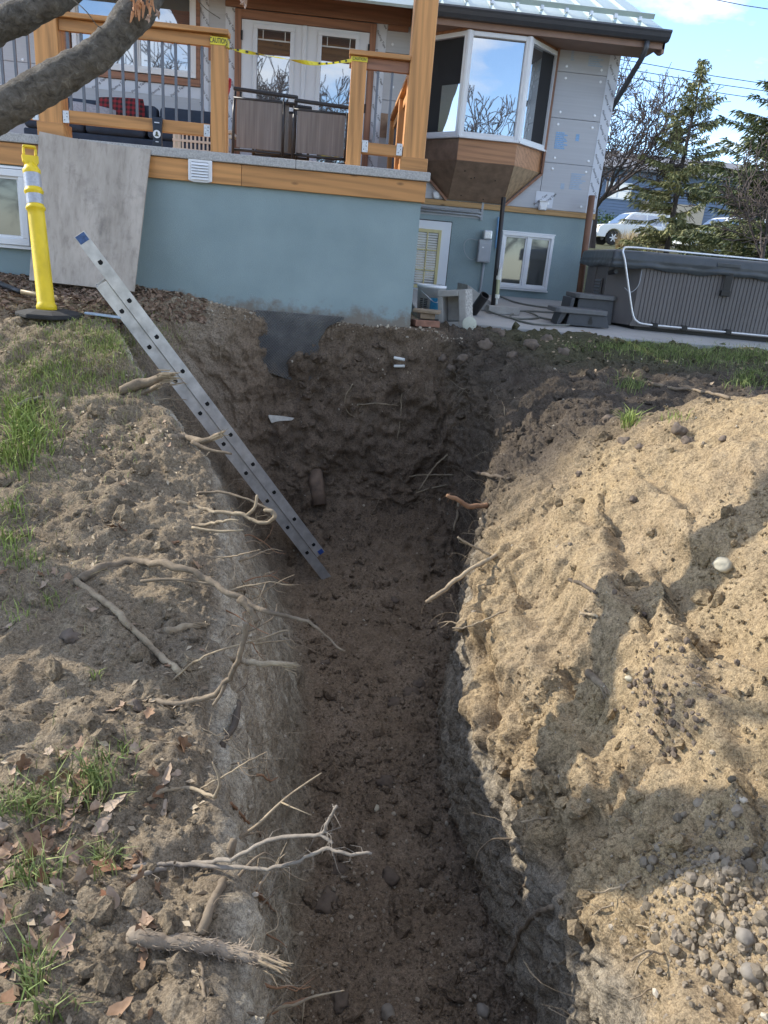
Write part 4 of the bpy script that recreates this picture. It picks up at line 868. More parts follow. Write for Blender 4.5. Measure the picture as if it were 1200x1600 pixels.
mp_, N, L, b_ = _nodes('red_plaid'); v = _coord(N, L); 
def _stripe(axis_rot, sc):
    w = N.new('ShaderNodeTexWave'); w.bands_direction = axis_rot; w.inputs['Scale'].default_value = sc; L.new(v, w.inputs['Vector']); return _ramp(N, L, w.outputs['Fac'], [(.45, (.02, .015, .015)), (.55, (.26, .02, .025))])
L.new(_mix(N, L, .5, _stripe('X', 6), _stripe('Z', 6)), b_.inputs['Base Color']); b_.inputs['Roughness'].default_value = .9
pillow(-2.86, 9.52, 2.71, .52, .36, .16, 6, plain('pale_grey_pillow', (.33, .32, .33), .95, .25, 45, .3, 90), 'grey_pillow', 'mottled light grey pillow standing on the navy sofa')
pillow(-2.60, 9.74, 2.86, .56, .32, .14, -3, mp_, 'plaid_pillow', 'dark red plaid pillow lying behind the light grey pillow')
bs = thing('laundry_basket', 'cream plastic laundry basket with slotted sides at the newel post', 'basket', (-1.40, 8.4, DZ))
bx0, bx1, by0, by1, bz0, bz1 = -1.68, -1.12, 8.15, 8.55, DZ+.10, DZ+.32
M['creamp'] = plain('cream_plastic', (.62, .60, .52), .45, .05)
b = rect_frame(MB(), bx0-.015, bx1+.015, bz1-.04, bz1, .019, by0-.015, by0+.01); b = MB(); b.box(bx0-.02, bx1+.02, by0-.015, by0+.015, bz1-.03, bz1); b.box(bx0-.02, bx1+.02, by1-.015, by1+.015, bz1-.03, bz1); b.box(bx0-.02, bx0+.01, by0+.016, by1-.016, bz1-.03, bz1); b.box(bx1-.01, bx1+.02, by0+.016, by1-.016, bz1-.03, bz1); b.build('rim', M['creamp'], bs, .006)
b = MB(); b.box(bx0+.02, bx1-.02, by0+.02, by1-.02, DZ+.0, bz0); b.build('tray', M['creamp'], bs)
for i in range(14):
    x = bx0+.01+i*(bx1-bx0-.04)/13; MB().box(x, x+.017, by0, by0+.008, bz0, bz1-.03).build('rib', M['creamp'], bs)
for z in (bz0+.08, bz0+.0): MB().box(bx0, bx1, by0-.004, by0+.011, z, z+.02).build('rib', M['creamp'], bs)
for i in range(9):
    y = by0+.02+i*(by1-by0-.06)/8; MB().box(bx0, bx0+.008, y, y+.017, bz0, bz1-.03).build('rib', M['creamp'], bs)
b = MB()
for i in range(7):
    a = rng.random(3); b.tube(catmull([(bx0+.06+a[0]*.4, by0+.05+a[1]*.25, bz1-.04), (bx0+.1+a[1]*.36, by0+.1+a[2]*.2, bz1+.04*a[2]+.01), (bx0+.2+a[2]*.25, by0+.2, bz1-.03)], 5), .03, 7)
ob('dark_clothes', 'crumpled dark clothes heaped in the cream laundry basket', 'clothes', b, M['black'], 0, None, True)
# black bottle with a round white emblem on the coping
c0 = (-1.565, YD+.0, DZ)
bt = thing('black_bottle', 'black squeeze bottle with a round white emblem on the coping', 'bottle', c0)
b = MB(); Z = .22; b.add([(c0[0]+sx*w, c0[1]+sy*d, DZ+z) for z, w, d in ((0, .036, .028), (.03, .036, .028), (.05, .034, .024), (.14, .036, .018), (.225, .046, .004)) for sx, sy in ((-1, -1), (1, -1), (1, 1), (-1, 1))], [(3, 2, 1, 0)] + [(i*4+k, i*4+(k+1) % 4, i*4+4+(k+1) % 4, i*4+4+k) for i in range(4) for k in range(4)] + [(16, 17, 18, 19)]); b.build('body', plain('navy_black_plastic', (.012, .016, .024), .35), bt, .006)
b = MB(); b.lathe((c0[0], c0[1]-.0295, DZ+.095), [(.031, 0), (.031, .0035)], 24, Matrix.Rotation(R_(90), 3, 'X')); em = b.build('emblem', M['white'], bt)
b = MB(); q = lambda x0, x1, z0, z1: b.box(c0[0]+x0, c0[0]+x1, c0[1]-.0345, c0[1]-.0331, DZ+.095+z0, DZ+.095+z1)
q(-.007, .007, .008, .018); q(-.012, .012, .004, .008); q(-.006, .006, -.004, .004); q(-.014, .014, -.012, -.004); q(-.019, .019, -.017, -.013); b.build('emblem_figure', plain('olive_ink', (.06, .065, .03), .7), em)
b = MB(); b.box(c0[0]-.02, c0[0]+.02, c0[1]-.026, c0[1]-.022, DZ+.178, DZ+.186); b.box(c0[0]-.012, c0[0]+.012, c0[1]-.030, c0[1]-.0285, DZ+.034, DZ+.040); b.build('printed_line', M['tape'], bt)
b = MB(); b.tube(catmull([at(355, 150, 7.25), at(358, 140, 7.25), at(357, 128, 7.25), at(360, 124, 7.25), at(359, 137, 7.25)], 4), .010, 6); ob('red_cord', 'small red cord hanging behind the taped newel post', 'cord', b, plain('red_cord', (.35, .03, .04), .7), 0, None, True)
b = MB(); b.tube([at(356, 112, 8.0), at(356, 128, 8.0)], .008, 6); b.tube([at(352, 112, 8.0), at(356, 112, 8.0)], .008, 6); b.tube([at(352, 128, 8.0), at(356, 128, 8.0)], .008, 6); tag(b.build('clamp_hook', M['black'], None), 'small black clamp hook hanging behind the taped newel post', 'hook')
# caution tape
M['caution'] = plain('yellow_caution_tape', (.72, .60, .04), .35, .08, 12)
ct = thing('caution_tape', 'yellow caution tape strung between the two newel posts', 'tape', (-.5, YD, 3.06))
MB().box(-1.134, -.996, YD+.006, YD+.144, 3.065, 3.122).build('wrap', M['caution'], ct, .002); MB().box(.018, .154, YD+.006, YD+.144, 3.055, 3.090).build('wrap', M['caution'], ct, .002)
TC = text_curve('CAUTION', .052); o = lettering(ct, TC, (-1.066, YD+.004, 3.094), 0); o.scale = (.62, 1, 1)
TC2 = text_curve('CAUTION', .03); o = lettering(ct, TC2, (.086, YD+.004, 3.073), 0); o.scale = (.85, 1, 1)
pts = [Vector((-.998, YD+.01, 3.075)), Vector((-.97, YD-.005, 3.045)), Vector((-.6, YD+.0, 3.02)), Vector((-.25, YD+.02, 3.01)), Vector((.022, YD+.01, 3.058))]
cp = catmull(pts, 10); b = MB(); vs_ = []
for i, p_ in enumerate(cp):
    k = i/(len(cp)-1); a = 2.2*math.sin(k*9)*(.5+.5*math.sin(k*4)); w = .010+.006*abs(math.sin(k*7)); vs_ += [p_+Vector((0, math.sin(a)*w, math.cos(a)*w)), p_-Vector((0, math.sin(a)*w, math.cos(a)*w))]
b.add(vs_, [(2*i, 2*i+1, 2*i+3, 2*i+2) for i in range(len(cp)-1)]); st_ = b.build('strand', M['caution'], ct); st_.modifiers.new('solid', 'SOLIDIFY').thickness = .001
b = MB()
for i in range(len(cp)-1):
    k = i/(len(cp)-1)
    if (i % 2 == 0) and not (.42 < k < .72): b.bar(cp[i]+Vector((0, -.004, .002)), cp[i].lerp(cp[i+1], .55)+Vector((0, -.004, .002)), .006, .013)
b.build('print_marks', M['lettering'], ct, kind='stuff')

# ---------------------------------------------------------------- plywood sheet, delineator post, tool
M['ply_grey'] = None
m, N, L, b_ = _nodes('weathered_plywood'); v1 = _coord(N, L, (14, 14, .8)); v2 = _coord(N, L, (3.5, 3.5, .7)); v3 = _coord(N, L)
n1 = _noise(N, L, v1, 1.6, 8, .65, .4); n2 = _noise(N, L, v2, 1.2, 5, .6); n3 = _noise(N, L, v3, 2.6, 7, .7)
c0_ = _ramp(N, L, n1, [(.30, (.17, .145, .12)), (.48, (.42, .365, .305)), (.72, (.55, .49, .415))])
c1_ = _mix(N, L, .55, c0_, _ramp(N, L, n2, [(.3, (.27, .235, .195)), (.6, (.50, .44, .375))]))
c2_ = _mix(N, L, _ramp(N, L, n3, [(.56, (0, 0, 0)), (.75, (.75, .75, .75))]), c1_, (.13, .115, .105))
L.new(c2_, b_.inputs['Base Color']); b_.inputs['Roughness'].default_value = .9; _bump(N, L, b_, n1, .4, .004); M['ply_grey'] = m
q = [at(62, 206, 6.945), at(236, 234, 6.945), at(210, 456, 6.62), at(46, 438, 6.62)]
sh = MB(); n = 12; vs_ = []
for j in range(n+1):
    for i in range(n+1):
        u, w = i/n, j/n; p_ = (q[0].lerp(q[1], u)).lerp(q[3].lerp(q[2], u), w); p_ = p_+Vector((0, .02*math.sin(u*3.1)*math.sin(w*3.1), -.012*math.sin(u*math.pi)*(1-w))); vs_.append(p_)
sh.add(vs_, [(j*(n+1)+i, (j+1)*(n+1)+i, (j+1)*(n+1)+i+1, j*(n+1)+i+1) for j in range(n) for i in range(n)])
o = tag(sh.build('plywood_sheet', M['ply_grey'], None), 'weathered grey plywood sheet leaning against the deck wall', 'plywood'); md = o.modifiers.new('solid', 'SOLIDIFY'); md.thickness = .018; md.offset = 0
base = hit(74, 492)[0]; top = at(46, 236, base.y+.30); ax = (top-base); Ln = ax.length; Rm = ax.to_track_quat('Z', 'Y').to_matrix()
M['yellow'] = plain('yellow_post_plastic', (.76, .54, .014), .48, .20, 9, .1, 60, det=9, stretch=(1, 1, .5)); M['refl'] = plain('grey_reflective_band', (.42, .43, .46), .35, .2, 60, metal=.3); M['rubber'] = plain('black_rubber', (.022, .022, .023), .8, .3, 30, .3, 70)
dl = thing('delineator_post', 'yellow delineator post with two grey reflective bands on a rubber base', 'delineator post', base)
R0 = .055; k = Ln
def ring(h0, h1, r, m, nm, par, prof=None):
    b_ = MB(); b_.lathe(base, prof or [(r, h0), (r, h1)], 28, Rm); return b_.build(nm, m, par, smooth=False)
b = MB(); b.lathe(base, [(.068, .02), (.068, .06), (.062, .075), (R0+.003, .085), (R0, k*.60), (R0, k*.64), (R0+.008, k*.645), (R0+.010, k*.655), (R0+.002, k*.667), (R0, k*.672), (R0, k*.735), (R0+.002, k*.74), (R0+.008, k*.750), (R0+.009, k*.757), (R0+.002, k*.765), (R0, k*.80), (R0, k*.86), (R0+.003, k*.866), (R0+.003, k*.885), (R0-.006, k*.895), (R0-.012, k*.91), (.026, k*.92), (.026, k*.93)], 28, Rm); tubep = b.build('tube', M['yellow'], dl, smooth=True)
ring(k*.675, k*.735, R0+.0015, M['refl'], 'reflective_band', dl); ring(k*.775, k*.86, R0+.0015, M['refl'], 'reflective_band', dl)
def P_(x, z, y=0): return base + Rm @ Vector((x, y, z))
hd = MB()
rx = Rm @ Vector((1, 0, 0)); ry = Rm @ Vector((0, 1, 0))
# pick the side axis most across the view
sx = rx if abs(rx.x) > abs(ry.x) else ry
if sx.x < 0: sx = -sx
sy = (Rm @ Vector((0, 0, 1))).cross(sx).normalized(); zz_ = Rm @ Vector((0, 0, 1))
def HP(x, z): return base + sx*x + zz_*z - sy*.016
poly = lambda pts: hd.prism([HP(x, z) for x, z in pts], sy*.032)
z0_ = k*.905; poly([(-.03, z0_), (.03, z0_), (.052, z0_+.03), (.054, z0_+.075), (-.054, z0_+.075), (-.052, z0_+.03)]); poly([(-.046, z0_+.075), (-.030, z0_+.075), (-.030, z0_+.125), (-.046, z0_+.125)]); poly([(.030, z0_+.075), (.046, z0_+.075), (.046, z0_+.125), (.030, z0_+.125)]); poly([(-.046, z0_+.125), (.046, z0_+.125), (.040, z0_+.143), (-.040, z0_+.143)])
hd.build('handle', M['yellow'], dl, .006)
b = MB(); oct_ = [(math.cos(R_(22.5+45*i)), math.sin(R_(22.5+45*i))) for i in range(8)]
bz = base.z-.012
for r0, r1, h0, h1 in ((.225, .225, 0, .03), (.225, .14, .03, .05)):
    b.add([(base.x+.02+c*r0*(1.0), base.y-.0+s_*r0, bz+h0) for c, s_ in oct_] + [(base.x+.02+c*r1, base.y+s_*r1, bz+h1) for c, s_ in oct_], [tuple(range(7, -1, -1)), tuple(range(8, 16))] + [(i, (i+1) % 8, (i+1) % 8+8, i+8) for i in range(8)])
b.build('rubber_base', M['rubber'], dl, .008)
tl = thing('garden_tool', 'long handled tool with a pale wooden shaft lying behind the delineator', 'tool', hit(110, 478)[0])
pa, pb, pc_, pd = [hit(x, y)[0]+Vector((0, -.02, .04)) for x, y in ((192, 494), (35, 464), (8, 454), (-25, 440))]
b = MB(); b.tube([pa, pa.lerp(pb, .5)+Vector((0, 0, .01)), pb], [.015, .017, .018], 10); b.build('shaft', plain('pale_ash_handle', (.52, .38, .2), .5, .15, 6, stretch=(.3, 8, 8)), tl, smooth=True)
b = MB(); b.tube([pb, pb.lerp(pc_, .5), pc_, pd], [.020, .021, .024, .03], 10); b.build('ferrule', M['black_metal'], tl, smooth=True)
b = MB(); a = hit(165, 498)[0]+Vector((0, 0, .02)); b.bar(a-Vector((.14, 0, -.01)), a+Vector((.12, -.03, 0)), .05, .015); ob('plastic_scrap', 'pale blue and clear plastic scrap lying beside the wooden shaft', 'scrap', b, plain('pale_blue_plastic', (.38, .48, .58), .3, .3, 20), .004)
# ---------------------------------------------------------------- trees, neighbours, cars
m, N, L, b_ = _nodes('grey_bark'); v = _coord(N, L, (1, 1, 1)); n1 = _noise(N, L, v, 26, 8, .72, .6); n2 = _noise(N, L, v, 5, 4); n3 = _noise(N, L, v, 70, 4, .7)
c_ = _ramp(N, L, n1, [(.30, (.05, .042, .033)), (.47, (.16, .14, .112)), (.60, (.23, .205, .168)), (.70, (.40, .375, .31))]); c_ = _mix(N, L, .5, c_, _ramp(N, L, n2, [(.35, (.5, .48, .42)), (.65, (1, 1, 1))]), 'MULTIPLY'); L.new(c_, b_.inputs['Base Color']); b_.inputs['Roughness'].default_value = .95
_bump(N, L, b_, n1, 1.0, .035, _bump(N, L, None, n3, .8, .008)); M['bark'] = m
M['bark_far'] = plain('dark_twig_bark', (.085, .068, .062), .95, .3, 12)
M['needles'] = None
def leafmat(name, a, bcol):
    m, N, L, b = _nodes(name); g = N.new('ShaderNodeNewGeometry'); c = _ramp(N, L, g.outputs['Random Per Island'], [(0, a), (1, bcol)])
    L.new(c, b.inputs['Base Color']); b.inputs['Roughness'].default_value = .75; b.inputs['Specular IOR Level'].default_value = .25; return m
M['needles'] = leafmat('spruce_needles', (.06, .09, .045), (.21, .22, .10)); M['needles_y'] = leafmat('yellowish_spruce_needles', (.10, .12, .05), (.36, .34, .16))
def grow(mb, twigs, p, d, r, ln, lev, R, bend=.25, up=.12, n=6, kids=(3, 5), minr=.004, shrink=.62, sides=6):
    """one branch as a wandering tapered tube, then its children"""
    pts = [p]; rad = [r]; d = d.normalized(); q = p
    for i in range(n):
        d = (d + Vector((R.gauss(0, bend), R.gauss(0, bend), R.gauss(0, bend)+up))*.5).normalized(); q = q + d*(ln/n); pts.append(q); rad.append(max(minr, r*(1-.55*(i+1)/n)))
    (mb if lev > 2 else twigs).tube(pts, rad, sides if lev > 2 else (4 if lev > 0 else 3), False)
    if lev <= 0: return
    for k in range(R.randint(*kids)):
        i = R.randint(max(1, n//3), n); t = (pts[i]-pts[i-1]).normalized()
        ax = t.orthogonal().normalized(); ax.rotate(Matrix.Rotation(R.uniform(0, 6.28), 3, t)); nd = t.copy(); nd.rotate(Matrix.Rotation(R_(R.uniform(22, 60)), 3, ax))
        grow(mb, twigs, pts[i], nd, rad[i]*R.uniform(.55, .75), ln*R.uniform(.5, .8)*shrink/.62, lev-1, R, bend*1.15, up, max(3, n-1), kids, minr, shrink, sides)
    grow(mb, twigs, pts[-1], d, rad[-1], ln*.7, lev-1, R, bend*1.1, up, max(3, n-1), kids, minr, shrink, sides)
def bare_tree(name, label, base, h, seed, lev=5, spread=.7, nlimb=5, group=None, r=None, minr=.012, mat='bark_far', trunk_frac=.28):
    R = random.Random(seed); base = Vector(base); t = thing(name, label, 'tree', base, group); tr, tw = MB(), MB(); r = r or h*.022
    top = base+Vector((R.uniform(-.1, .1)*h*.3, R.uniform(-.1, .1)*h*.3, h*trunk_frac)); tr.tube([base-Vector((0, 0, .2)), base.lerp(top, .3), top], [r*1.25, r*1.05, r*.9], 10, False)
    for k in range(nlimb):
        a = 6.283*k/nlimb+R.uniform(-.4, .4); d = Vector((math.cos(a)*spread, math.sin(a)*spread, R.uniform(.6, 1.1)))
        grow(tr, tw, top-Vector((0, 0, R.uniform(0, .3)*h*trunk_frac)), d, r*.6, h*R.uniform(.26, .36), lev, R, .22, .10, 6, (2, 3), minr)
    tr.build('trunk', M[mat], t, smooth=True); tw.build('crown', M[mat], t, smooth=True); return t
def spruce(name, label, base, h, rad, seed, mat='needles', group=None, thin=.8, z0=.05):
    R = random.Random(seed); base = Vector(base); t = thing(name, label, 'tree', base, group); tr = MB(); tr.tube([base-Vector((0, 0, .3)), base+Vector((.02*h*R.uniform(-1, 1), 0, h*.5)), base+Vector((0, 0, h))], [h*.018, h*.012, .01], 8, False)
    V, Fq = [], []
    def card(a, b_, w, nrm):
        i = len(V); s_ = (b_-a).cross(nrm).normalized()*w; V.extend([a, a.lerp(b_, .45)+s_, b_, a.lerp(b_, .45)-s_]); Fq.append((i, i+1, i+2, i+3))
    z = h*z0
    while z < h*.985:
        k = z/h; L_ = rad*((1-k)**.85)*R.uniform(.7, 1.12)+.06
        for j in range(R.randint(4, 6)):
            if R.random() > thin: continue
            a = R.uniform(0, 6.283); d = Vector((math.cos(a), math.sin(a), -.12+.75*k*k+R.uniform(-.12, .12))); ll = L_*R.uniform(.6, 1.1); p0 = base+Vector((0, 0, z)); p1 = p0+d*ll; p1.z += .10*ll
            tr.tube([p0, p0.lerp(p1, .5)-Vector((0, 0, .05*ll)), p1], [.010*h*.25, .006*h*.25, .004], 3, False)
            m = max(3, int(ll/.065))
            for i in range(m):
                u = (i+.6)/m; q = p0.lerp(p1, u)-Vector((0, 0, .05*ll*(1-abs(2*u-1)))); 
                if u < .18: continue
                for s_ in (-1, 1, 0):
                    sd = d.cross(Vector((0, 0, 1))).normalized()*s_; ln = R.uniform(.12, .30)*(1.1-.35*u)*min(1, .5+ll*.5)
                    e = (d.normalized()*.75+sd*.8+Vector((0, 0, R.uniform(-.45, .15)))).normalized(); card(q, q+e*ln, R.uniform(.017, .030), Vector((R.gauss(0, .5), R.gauss(0, .5), 1)))
                    card(q+e*ln*.2, q+e*ln*.9+Vector((0, 0, -.10)), R.uniform(.014, .026), Vector((R.gauss(0, 1), R.gauss(0, 1), .3)))
        z += h*R.uniform(.012, .024)
    tr.build('trunk', M['bark_far'], t); npmesh('crown', np.array([tuple(v-base) for v in V]), np.array(Fq), M[mat], t, False)
    return t
def bush(name, label, c, r, seed, mat, n=2500, cat='shrub', flat=.8, size=.09):
    R = np.random.default_rng(seed); d = R.normal(size=(n, 3)); d /= np.linalg.norm(d, axis=1, keepdims=True); d[:, 2] = np.abs(d[:, 2])*1.0-.1
    rr = r*(R.random(n)**.35)*(1+.18*np.sin(d[:, 0]*7)*np.cos(d[:, 1]*6+d[:, 2]*5)); p = d*rr[:, None]*np.array([1, 1, flat]); p[:, 2] += r*.1
    a = R.normal(size=(n, 3)); a /= np.linalg.norm(a, axis=1, keepdims=True); b_ = np.cross(a, R.normal(size=(n, 3))); b_ /= np.linalg.norm(b_, axis=1, keepdims=True)
    v = np.stack([p, p+a*size+b_*size*.4, p+a*size*2, p+a*size-b_*size*.4], 1).reshape(-1, 3); f = np.arange(n*4).reshape(-1, 4)
    o = npmesh(name, v, f, mat, None, False); o.location = c; return tag(o, label, cat)
# old tree whose two limbs cross the top left corner
DL = 3.35
def limb(pts, m='bark', parent=None, nm='limb', seed=0):
    P = [p if isinstance(p, Vector) else atd(p[0], p[1], p[2]) for p, r in pts]; rr = [r for p, r in pts]; C_ = catmull(P, 16); Rr = np.interp(np.linspace(0, len(rr)-1, len(C_)), range(len(rr)), rr)
    b_ = MB(); n = 30; b_.tube(C_, list(Rr), n, True); v = np.array([tuple(p) for p in b_.v], np.float32); k = (fbm(v+seed, 9, 3)*.013+noise3(v*34)*.005+fbm(v*np.array([1, 1, 1]), 3, 2)*.012)
    for i in range(len(C_)):
        c_ = np.array(C_[i]); seg = v[i*n:(i+1)*n]-c_; seg /= np.linalg.norm(seg, axis=1, keepdims=True)+1e-9; v[i*n:(i+1)*n] += seg*k[i*n:(i+1)*n, None]
    b_.v = [tuple(map(float, p)) for p in v]; return b_.build(nm, M[m], parent, smooth=True)
tb = Vector((-3.5, 3.75, gz(-3.5, 3.75)))
old = thing('old_tree', 'old grey barked tree whose thick bare limbs cross the top left corner', 'tree', tb)
fork = Vector((-2.5, 3.48, 1.66))
limb([(tb-Vector((0, 0, .2)), .30), (tb.lerp(fork, .45)+Vector((-.12, 0, .08)), .24), (fork, .21)], 'bark', old, 'trunk', 1)
limb([(fork-Vector((.05, 0, .1)), .15), (fork.lerp(atd(-60, 205, DL), .55)+Vector((0, 0, -.03)), .11), (atd(-60, 205, DL), .090), ((0, 172, DL), .083), ((75, 132, DL), .079), ((133, 98, DL), .075), ((168, 72, DL), .072), ((192, 42, DL), .070), ((212, 18, DL), .074), ((228, -4, DL), .07), ((250, -60, DL+.1), .075), ((262, -160, DL+.3), .06)], 'bark', old, 'limb', 2)
limb([(fork, .12), (fork.lerp(atd(-70, 76, DL+.1), .6)+Vector((0, 0, .05)), .09), (atd(-70, 76, DL+.1), .075), ((0, 40, DL+.1), .068), ((50, 17, DL+.1), .066), ((95, -8, DL+.1), .064), ((170, -70, DL+.2), .055), ((260, -190, DL+.5), .045)], 'bark', old, 'limb', 3)
limb([(fork-Vector((.05, 0, .05)), .18), (Vector((-2.36, 3.22, 2.10)), .17), (Vector((-2.18, 2.92, 2.6)), .15), (Vector((-2.05, 2.5, 3.3)), .12), (Vector((-2.2, 2.1, 4.2)), .08)], 'bark', old, 'limb', 4)
R = random.Random(5); tr, tw = MB(), MB()
for p_, d, ln in ((Vector((-2.2, 2.1, 4.2)), Vector((-.6, -.5, 1)), 1.4), (fork+Vector((-.3, .1, -.1)), Vector((-1, .4, .5)), 1.6)): grow(tr, tw, p_, d, .07, ln, 3, R, .2, .12, 6, (1, 2), .004)
tw.tube([(-2.2, 2.1, 4.2), (-2.2, 2.1, 4.21)], .01, 4)
tr.tube([(-2.2, 2.1, 4.2), (-2.2, 2.1, 4.21)], .01, 4)
tr.build('upper_limbs', M['bark'], old, smooth=True); tw.build('crown', M['bark'], old, smooth=True)
# torn bark and withered leaves at the limb's bend
M['torn'] = plain('torn_orange_wood', (.42, .20, .09), .8, .35, 30, .3, 60, stretch=(1, 1, .3)); M['dead_leaf'] = plain('withered_leaf', (.36, .24, .17), .8, .3, 30)
b = MB(); R = random.Random(9)
for i in range(26):
    c_ = atd(R.uniform(205, 238), R.uniform(-8, 26), DL-.085); d = Vector((R.uniform(-.3, .3), -.2, -1)).normalized()*R.uniform(.015, .05); s_ = d.cross(Vector((R.gauss(0, 1), -1, R.gauss(0, .4)))).normalized()*R.uniform(.004, .010); b.add([c_-s_, c_+s_, c_+d+s_*.4, c_+d*1.15, c_+d-s_*.4], [(0, 1, 2, 3, 4)])
o = b.build('torn_bark', M['torn'], old); o['kind'] = 'stuff'; o.modifiers.new('solid', 'SOLIDIFY').thickness = .003
b = MB(); b.tube(catmull([atd(110, -5, DL-.1), atd(135, 18, DL-.12), atd(150, 38, DL-.1), atd(160, 45, DL-.06)], 5), .0022, 5); b.tube(catmull([atd(305, -5, DL), atd(322, 14, DL), atd(344, 29, DL)], 5), .002, 5); b.build('twig', M['bark'], old)
def crumpled_leaf(c, s, seed, m, parent=None, nm='withered_leaf'):
    R = random.Random(seed); b_ = MB(); n = 9; out = []
    for i in range(n):
        a = 6.283*i/n; r = s*(1 if i % 2 else .5)*R.uniform(.8, 1.1); out.append(Vector((math.cos(a)*r*.7, R.uniform(-.4, .4)*s, math.sin(a)*r)))
    b_.add([Vector(c)]+[Vector(c)+p for p in out], [(0, i+1, (i+1) % n+1) for i in range(n)]); o = b_.build(nm, m, parent); o.modifiers.new('solid', 'SOLIDIFY').thickness = .0012; return o
for i, (x, y, s) in enumerate(((382, 3, .030), (376, -6, .028), (247, 22, .022), (232, 28, .022), (218, 4, .028))): crumpled_leaf(atd(x, y, DL-.1), s, i, M['dead_leaf'] if i != 4 else M['torn'], old)

bare_tree('bare_tree', 'leafless tree with a wide mesh of fine twigs beyond the house corner', (at(922, 395, 24).x, 24, gz(at(922, 395, 24).x, 24)), 5.0, 21, 5, .95, 8, None, .13, .010)
bare_tree('bare_shrub', 'small leafless shrub in front of the large spruce at the right edge', (at(1192, 420, 15).x, 15, gz(at(1192, 420, 15).x, 15)), 3.0, 8, 4, .6, 5, None, .04, .008)
s1 = at(1042, 392, 22); spruce('spruce_tree', 'slim spruce with thin drooping branches, its tip before the clouds', (s1.x, 22, gz(s1.x, 22)), at(1105, 92, 22).z-gz(s1.x, 22), 2.0, 3, 'needles_y', None, .62, .07)
s2 = at(1180, 430, 17); spruce('spruce_tree', 'broad dense spruce filling the right edge above the hot tub', (s2.x+.1, 17, gz(s2.x, 17)), 5.6, 2.5, 4, 'needles', None, 1.0, .02)
s3 = at(1130, 420, 27); spruce('spruce_tree', 'bushy low spruce between the slim spruce and the broad spruce', (s3.x+1.0, 27, gz(s3.x, 27)), 4.6, 2.3, 6, 'needles_y', None, .9, .02)
c_ = at(944, 352, 50); bush('round_shrub', 'round dark green shrub before the blue house', (c_.x, 50, c_.z-.9), 2.0, 1, leafmat('shrub_leaf', (.02, .045, .015), (.06, .10, .03)), 2600)
c_ = at(985, 352, 51); bush('round_shrub', 'smaller green shrub right of the round dark shrub', (c_.x, 51, c_.z-.8), 1.3, 2, leafmat('shrub_leaf_b', (.03, .06, .02), (.09, .13, .04)), 1600)
# dry ornamental grass in front of the white car
R = np.random.default_rng(3); n = 1500; cx = at(1003, 388, 33); gzz = gz(cx.x, 33)
a = R.random(n)*6.283; rr = R.random(n)**.5; bx_ = np.stack([cx.x+np.cos(a)*rr*1.15, 33+np.sin(a)*rr*.5, np.full(n, gzz-.02)], 1); ln = R.uniform(.35, .95, n); lean = R.normal(size=(n, 2))*.28
tip = bx_+np.stack([lean[:, 0]*ln, lean[:, 1]*ln, ln], 1); w = np.stack([np.cos(a+1), np.sin(a+1), np.zeros(n)], 1)*.012; v = np.stack([bx_-w, bx_+w, (bx_*.4+tip*.6)+w*.8, tip], 1).reshape(-1, 3)
tag(npmesh('dry_grass', v, np.arange(n*4).reshape(-1, 4), leafmat('straw', (.30, .22, .11), (.52, .42, .24)), None, False), 'clump of straw coloured dry grass in front of the white car', 'grass clump')
# blue house
M['blue_siding'] = plain('slate_blue_siding', (.12, .17, .26), .7, .08, 2); M['shingle'] = plain('grey_shingles', (.2, .2, .21), .9, .3, 20)
hx = at(930, 340, 58).x; hz0 = gz(hx, 58); bh = thing('blue_house', 'slate blue neighbouring house with a white framed window behind the bare tree', 'house', (hx+4, 58, hz0))
zt = at(960, 264, 58).z; MB().box(hx-5, hx+13, 58.06, 66, hz0-1, zt).build('wall', M['blue_siding'], bh)
b = MB(); z = hz0-.5
while z < zt-.1: b.prism([(hx-5, 58.055, z), (hx-5, 58.0, z), (hx-5, 58.03, z+.19), (hx-5, 58.055, z+.19)], (18, 0, 0)); z += .2
b.build('siding', M['blue_siding'], bh, kind='stuff')
b = MB(); b.prism([(hx-5.5, 57.4, zt-.05), (hx-5.5, 57.4, zt+.1), (hx-5.5, 62, zt+1.7), (hx-5.5, 66.6, zt+.1), (hx-5.5, 66.6, zt-.05), (hx-5.5, 62, zt+1.5)], (19, 0, 0)); b.build('roof', M['shingle'], bh)
a1, a2 = at(948, 283, 58), at(983, 313, 58); f = rect_frame(MB(), a1.x, a2.x, a2.z, a1.z, .10, 57.92, 58.05); f.box((a1.x+a2.x)/2-.05, (a1.x+a2.x)/2+.05, 57.94, 58.04, a2.z+.1, a1.z-.1); f.box(a1.x+.1, a2.x-.1, 57.95, 58.03, (a1.z+a2.z)/2-.04, (a1.z+a2.z)/2+.04)
fr = f.build('window', M['white'], bh); MB().box(a1.x+.09, a2.x-.09, 57.985, 57.995, a2.z+.09, a1.z-.09).build('pane', M['glass'], fr)
a3 = at(1012, 322, 58); MB().box(a3.x-.6, a3.x+4.2, 57.6, 57.98, hz0-.3, a3.z+.3).build('garage_door', plain('beige_panel', (.45, .38, .29), .7), bh)
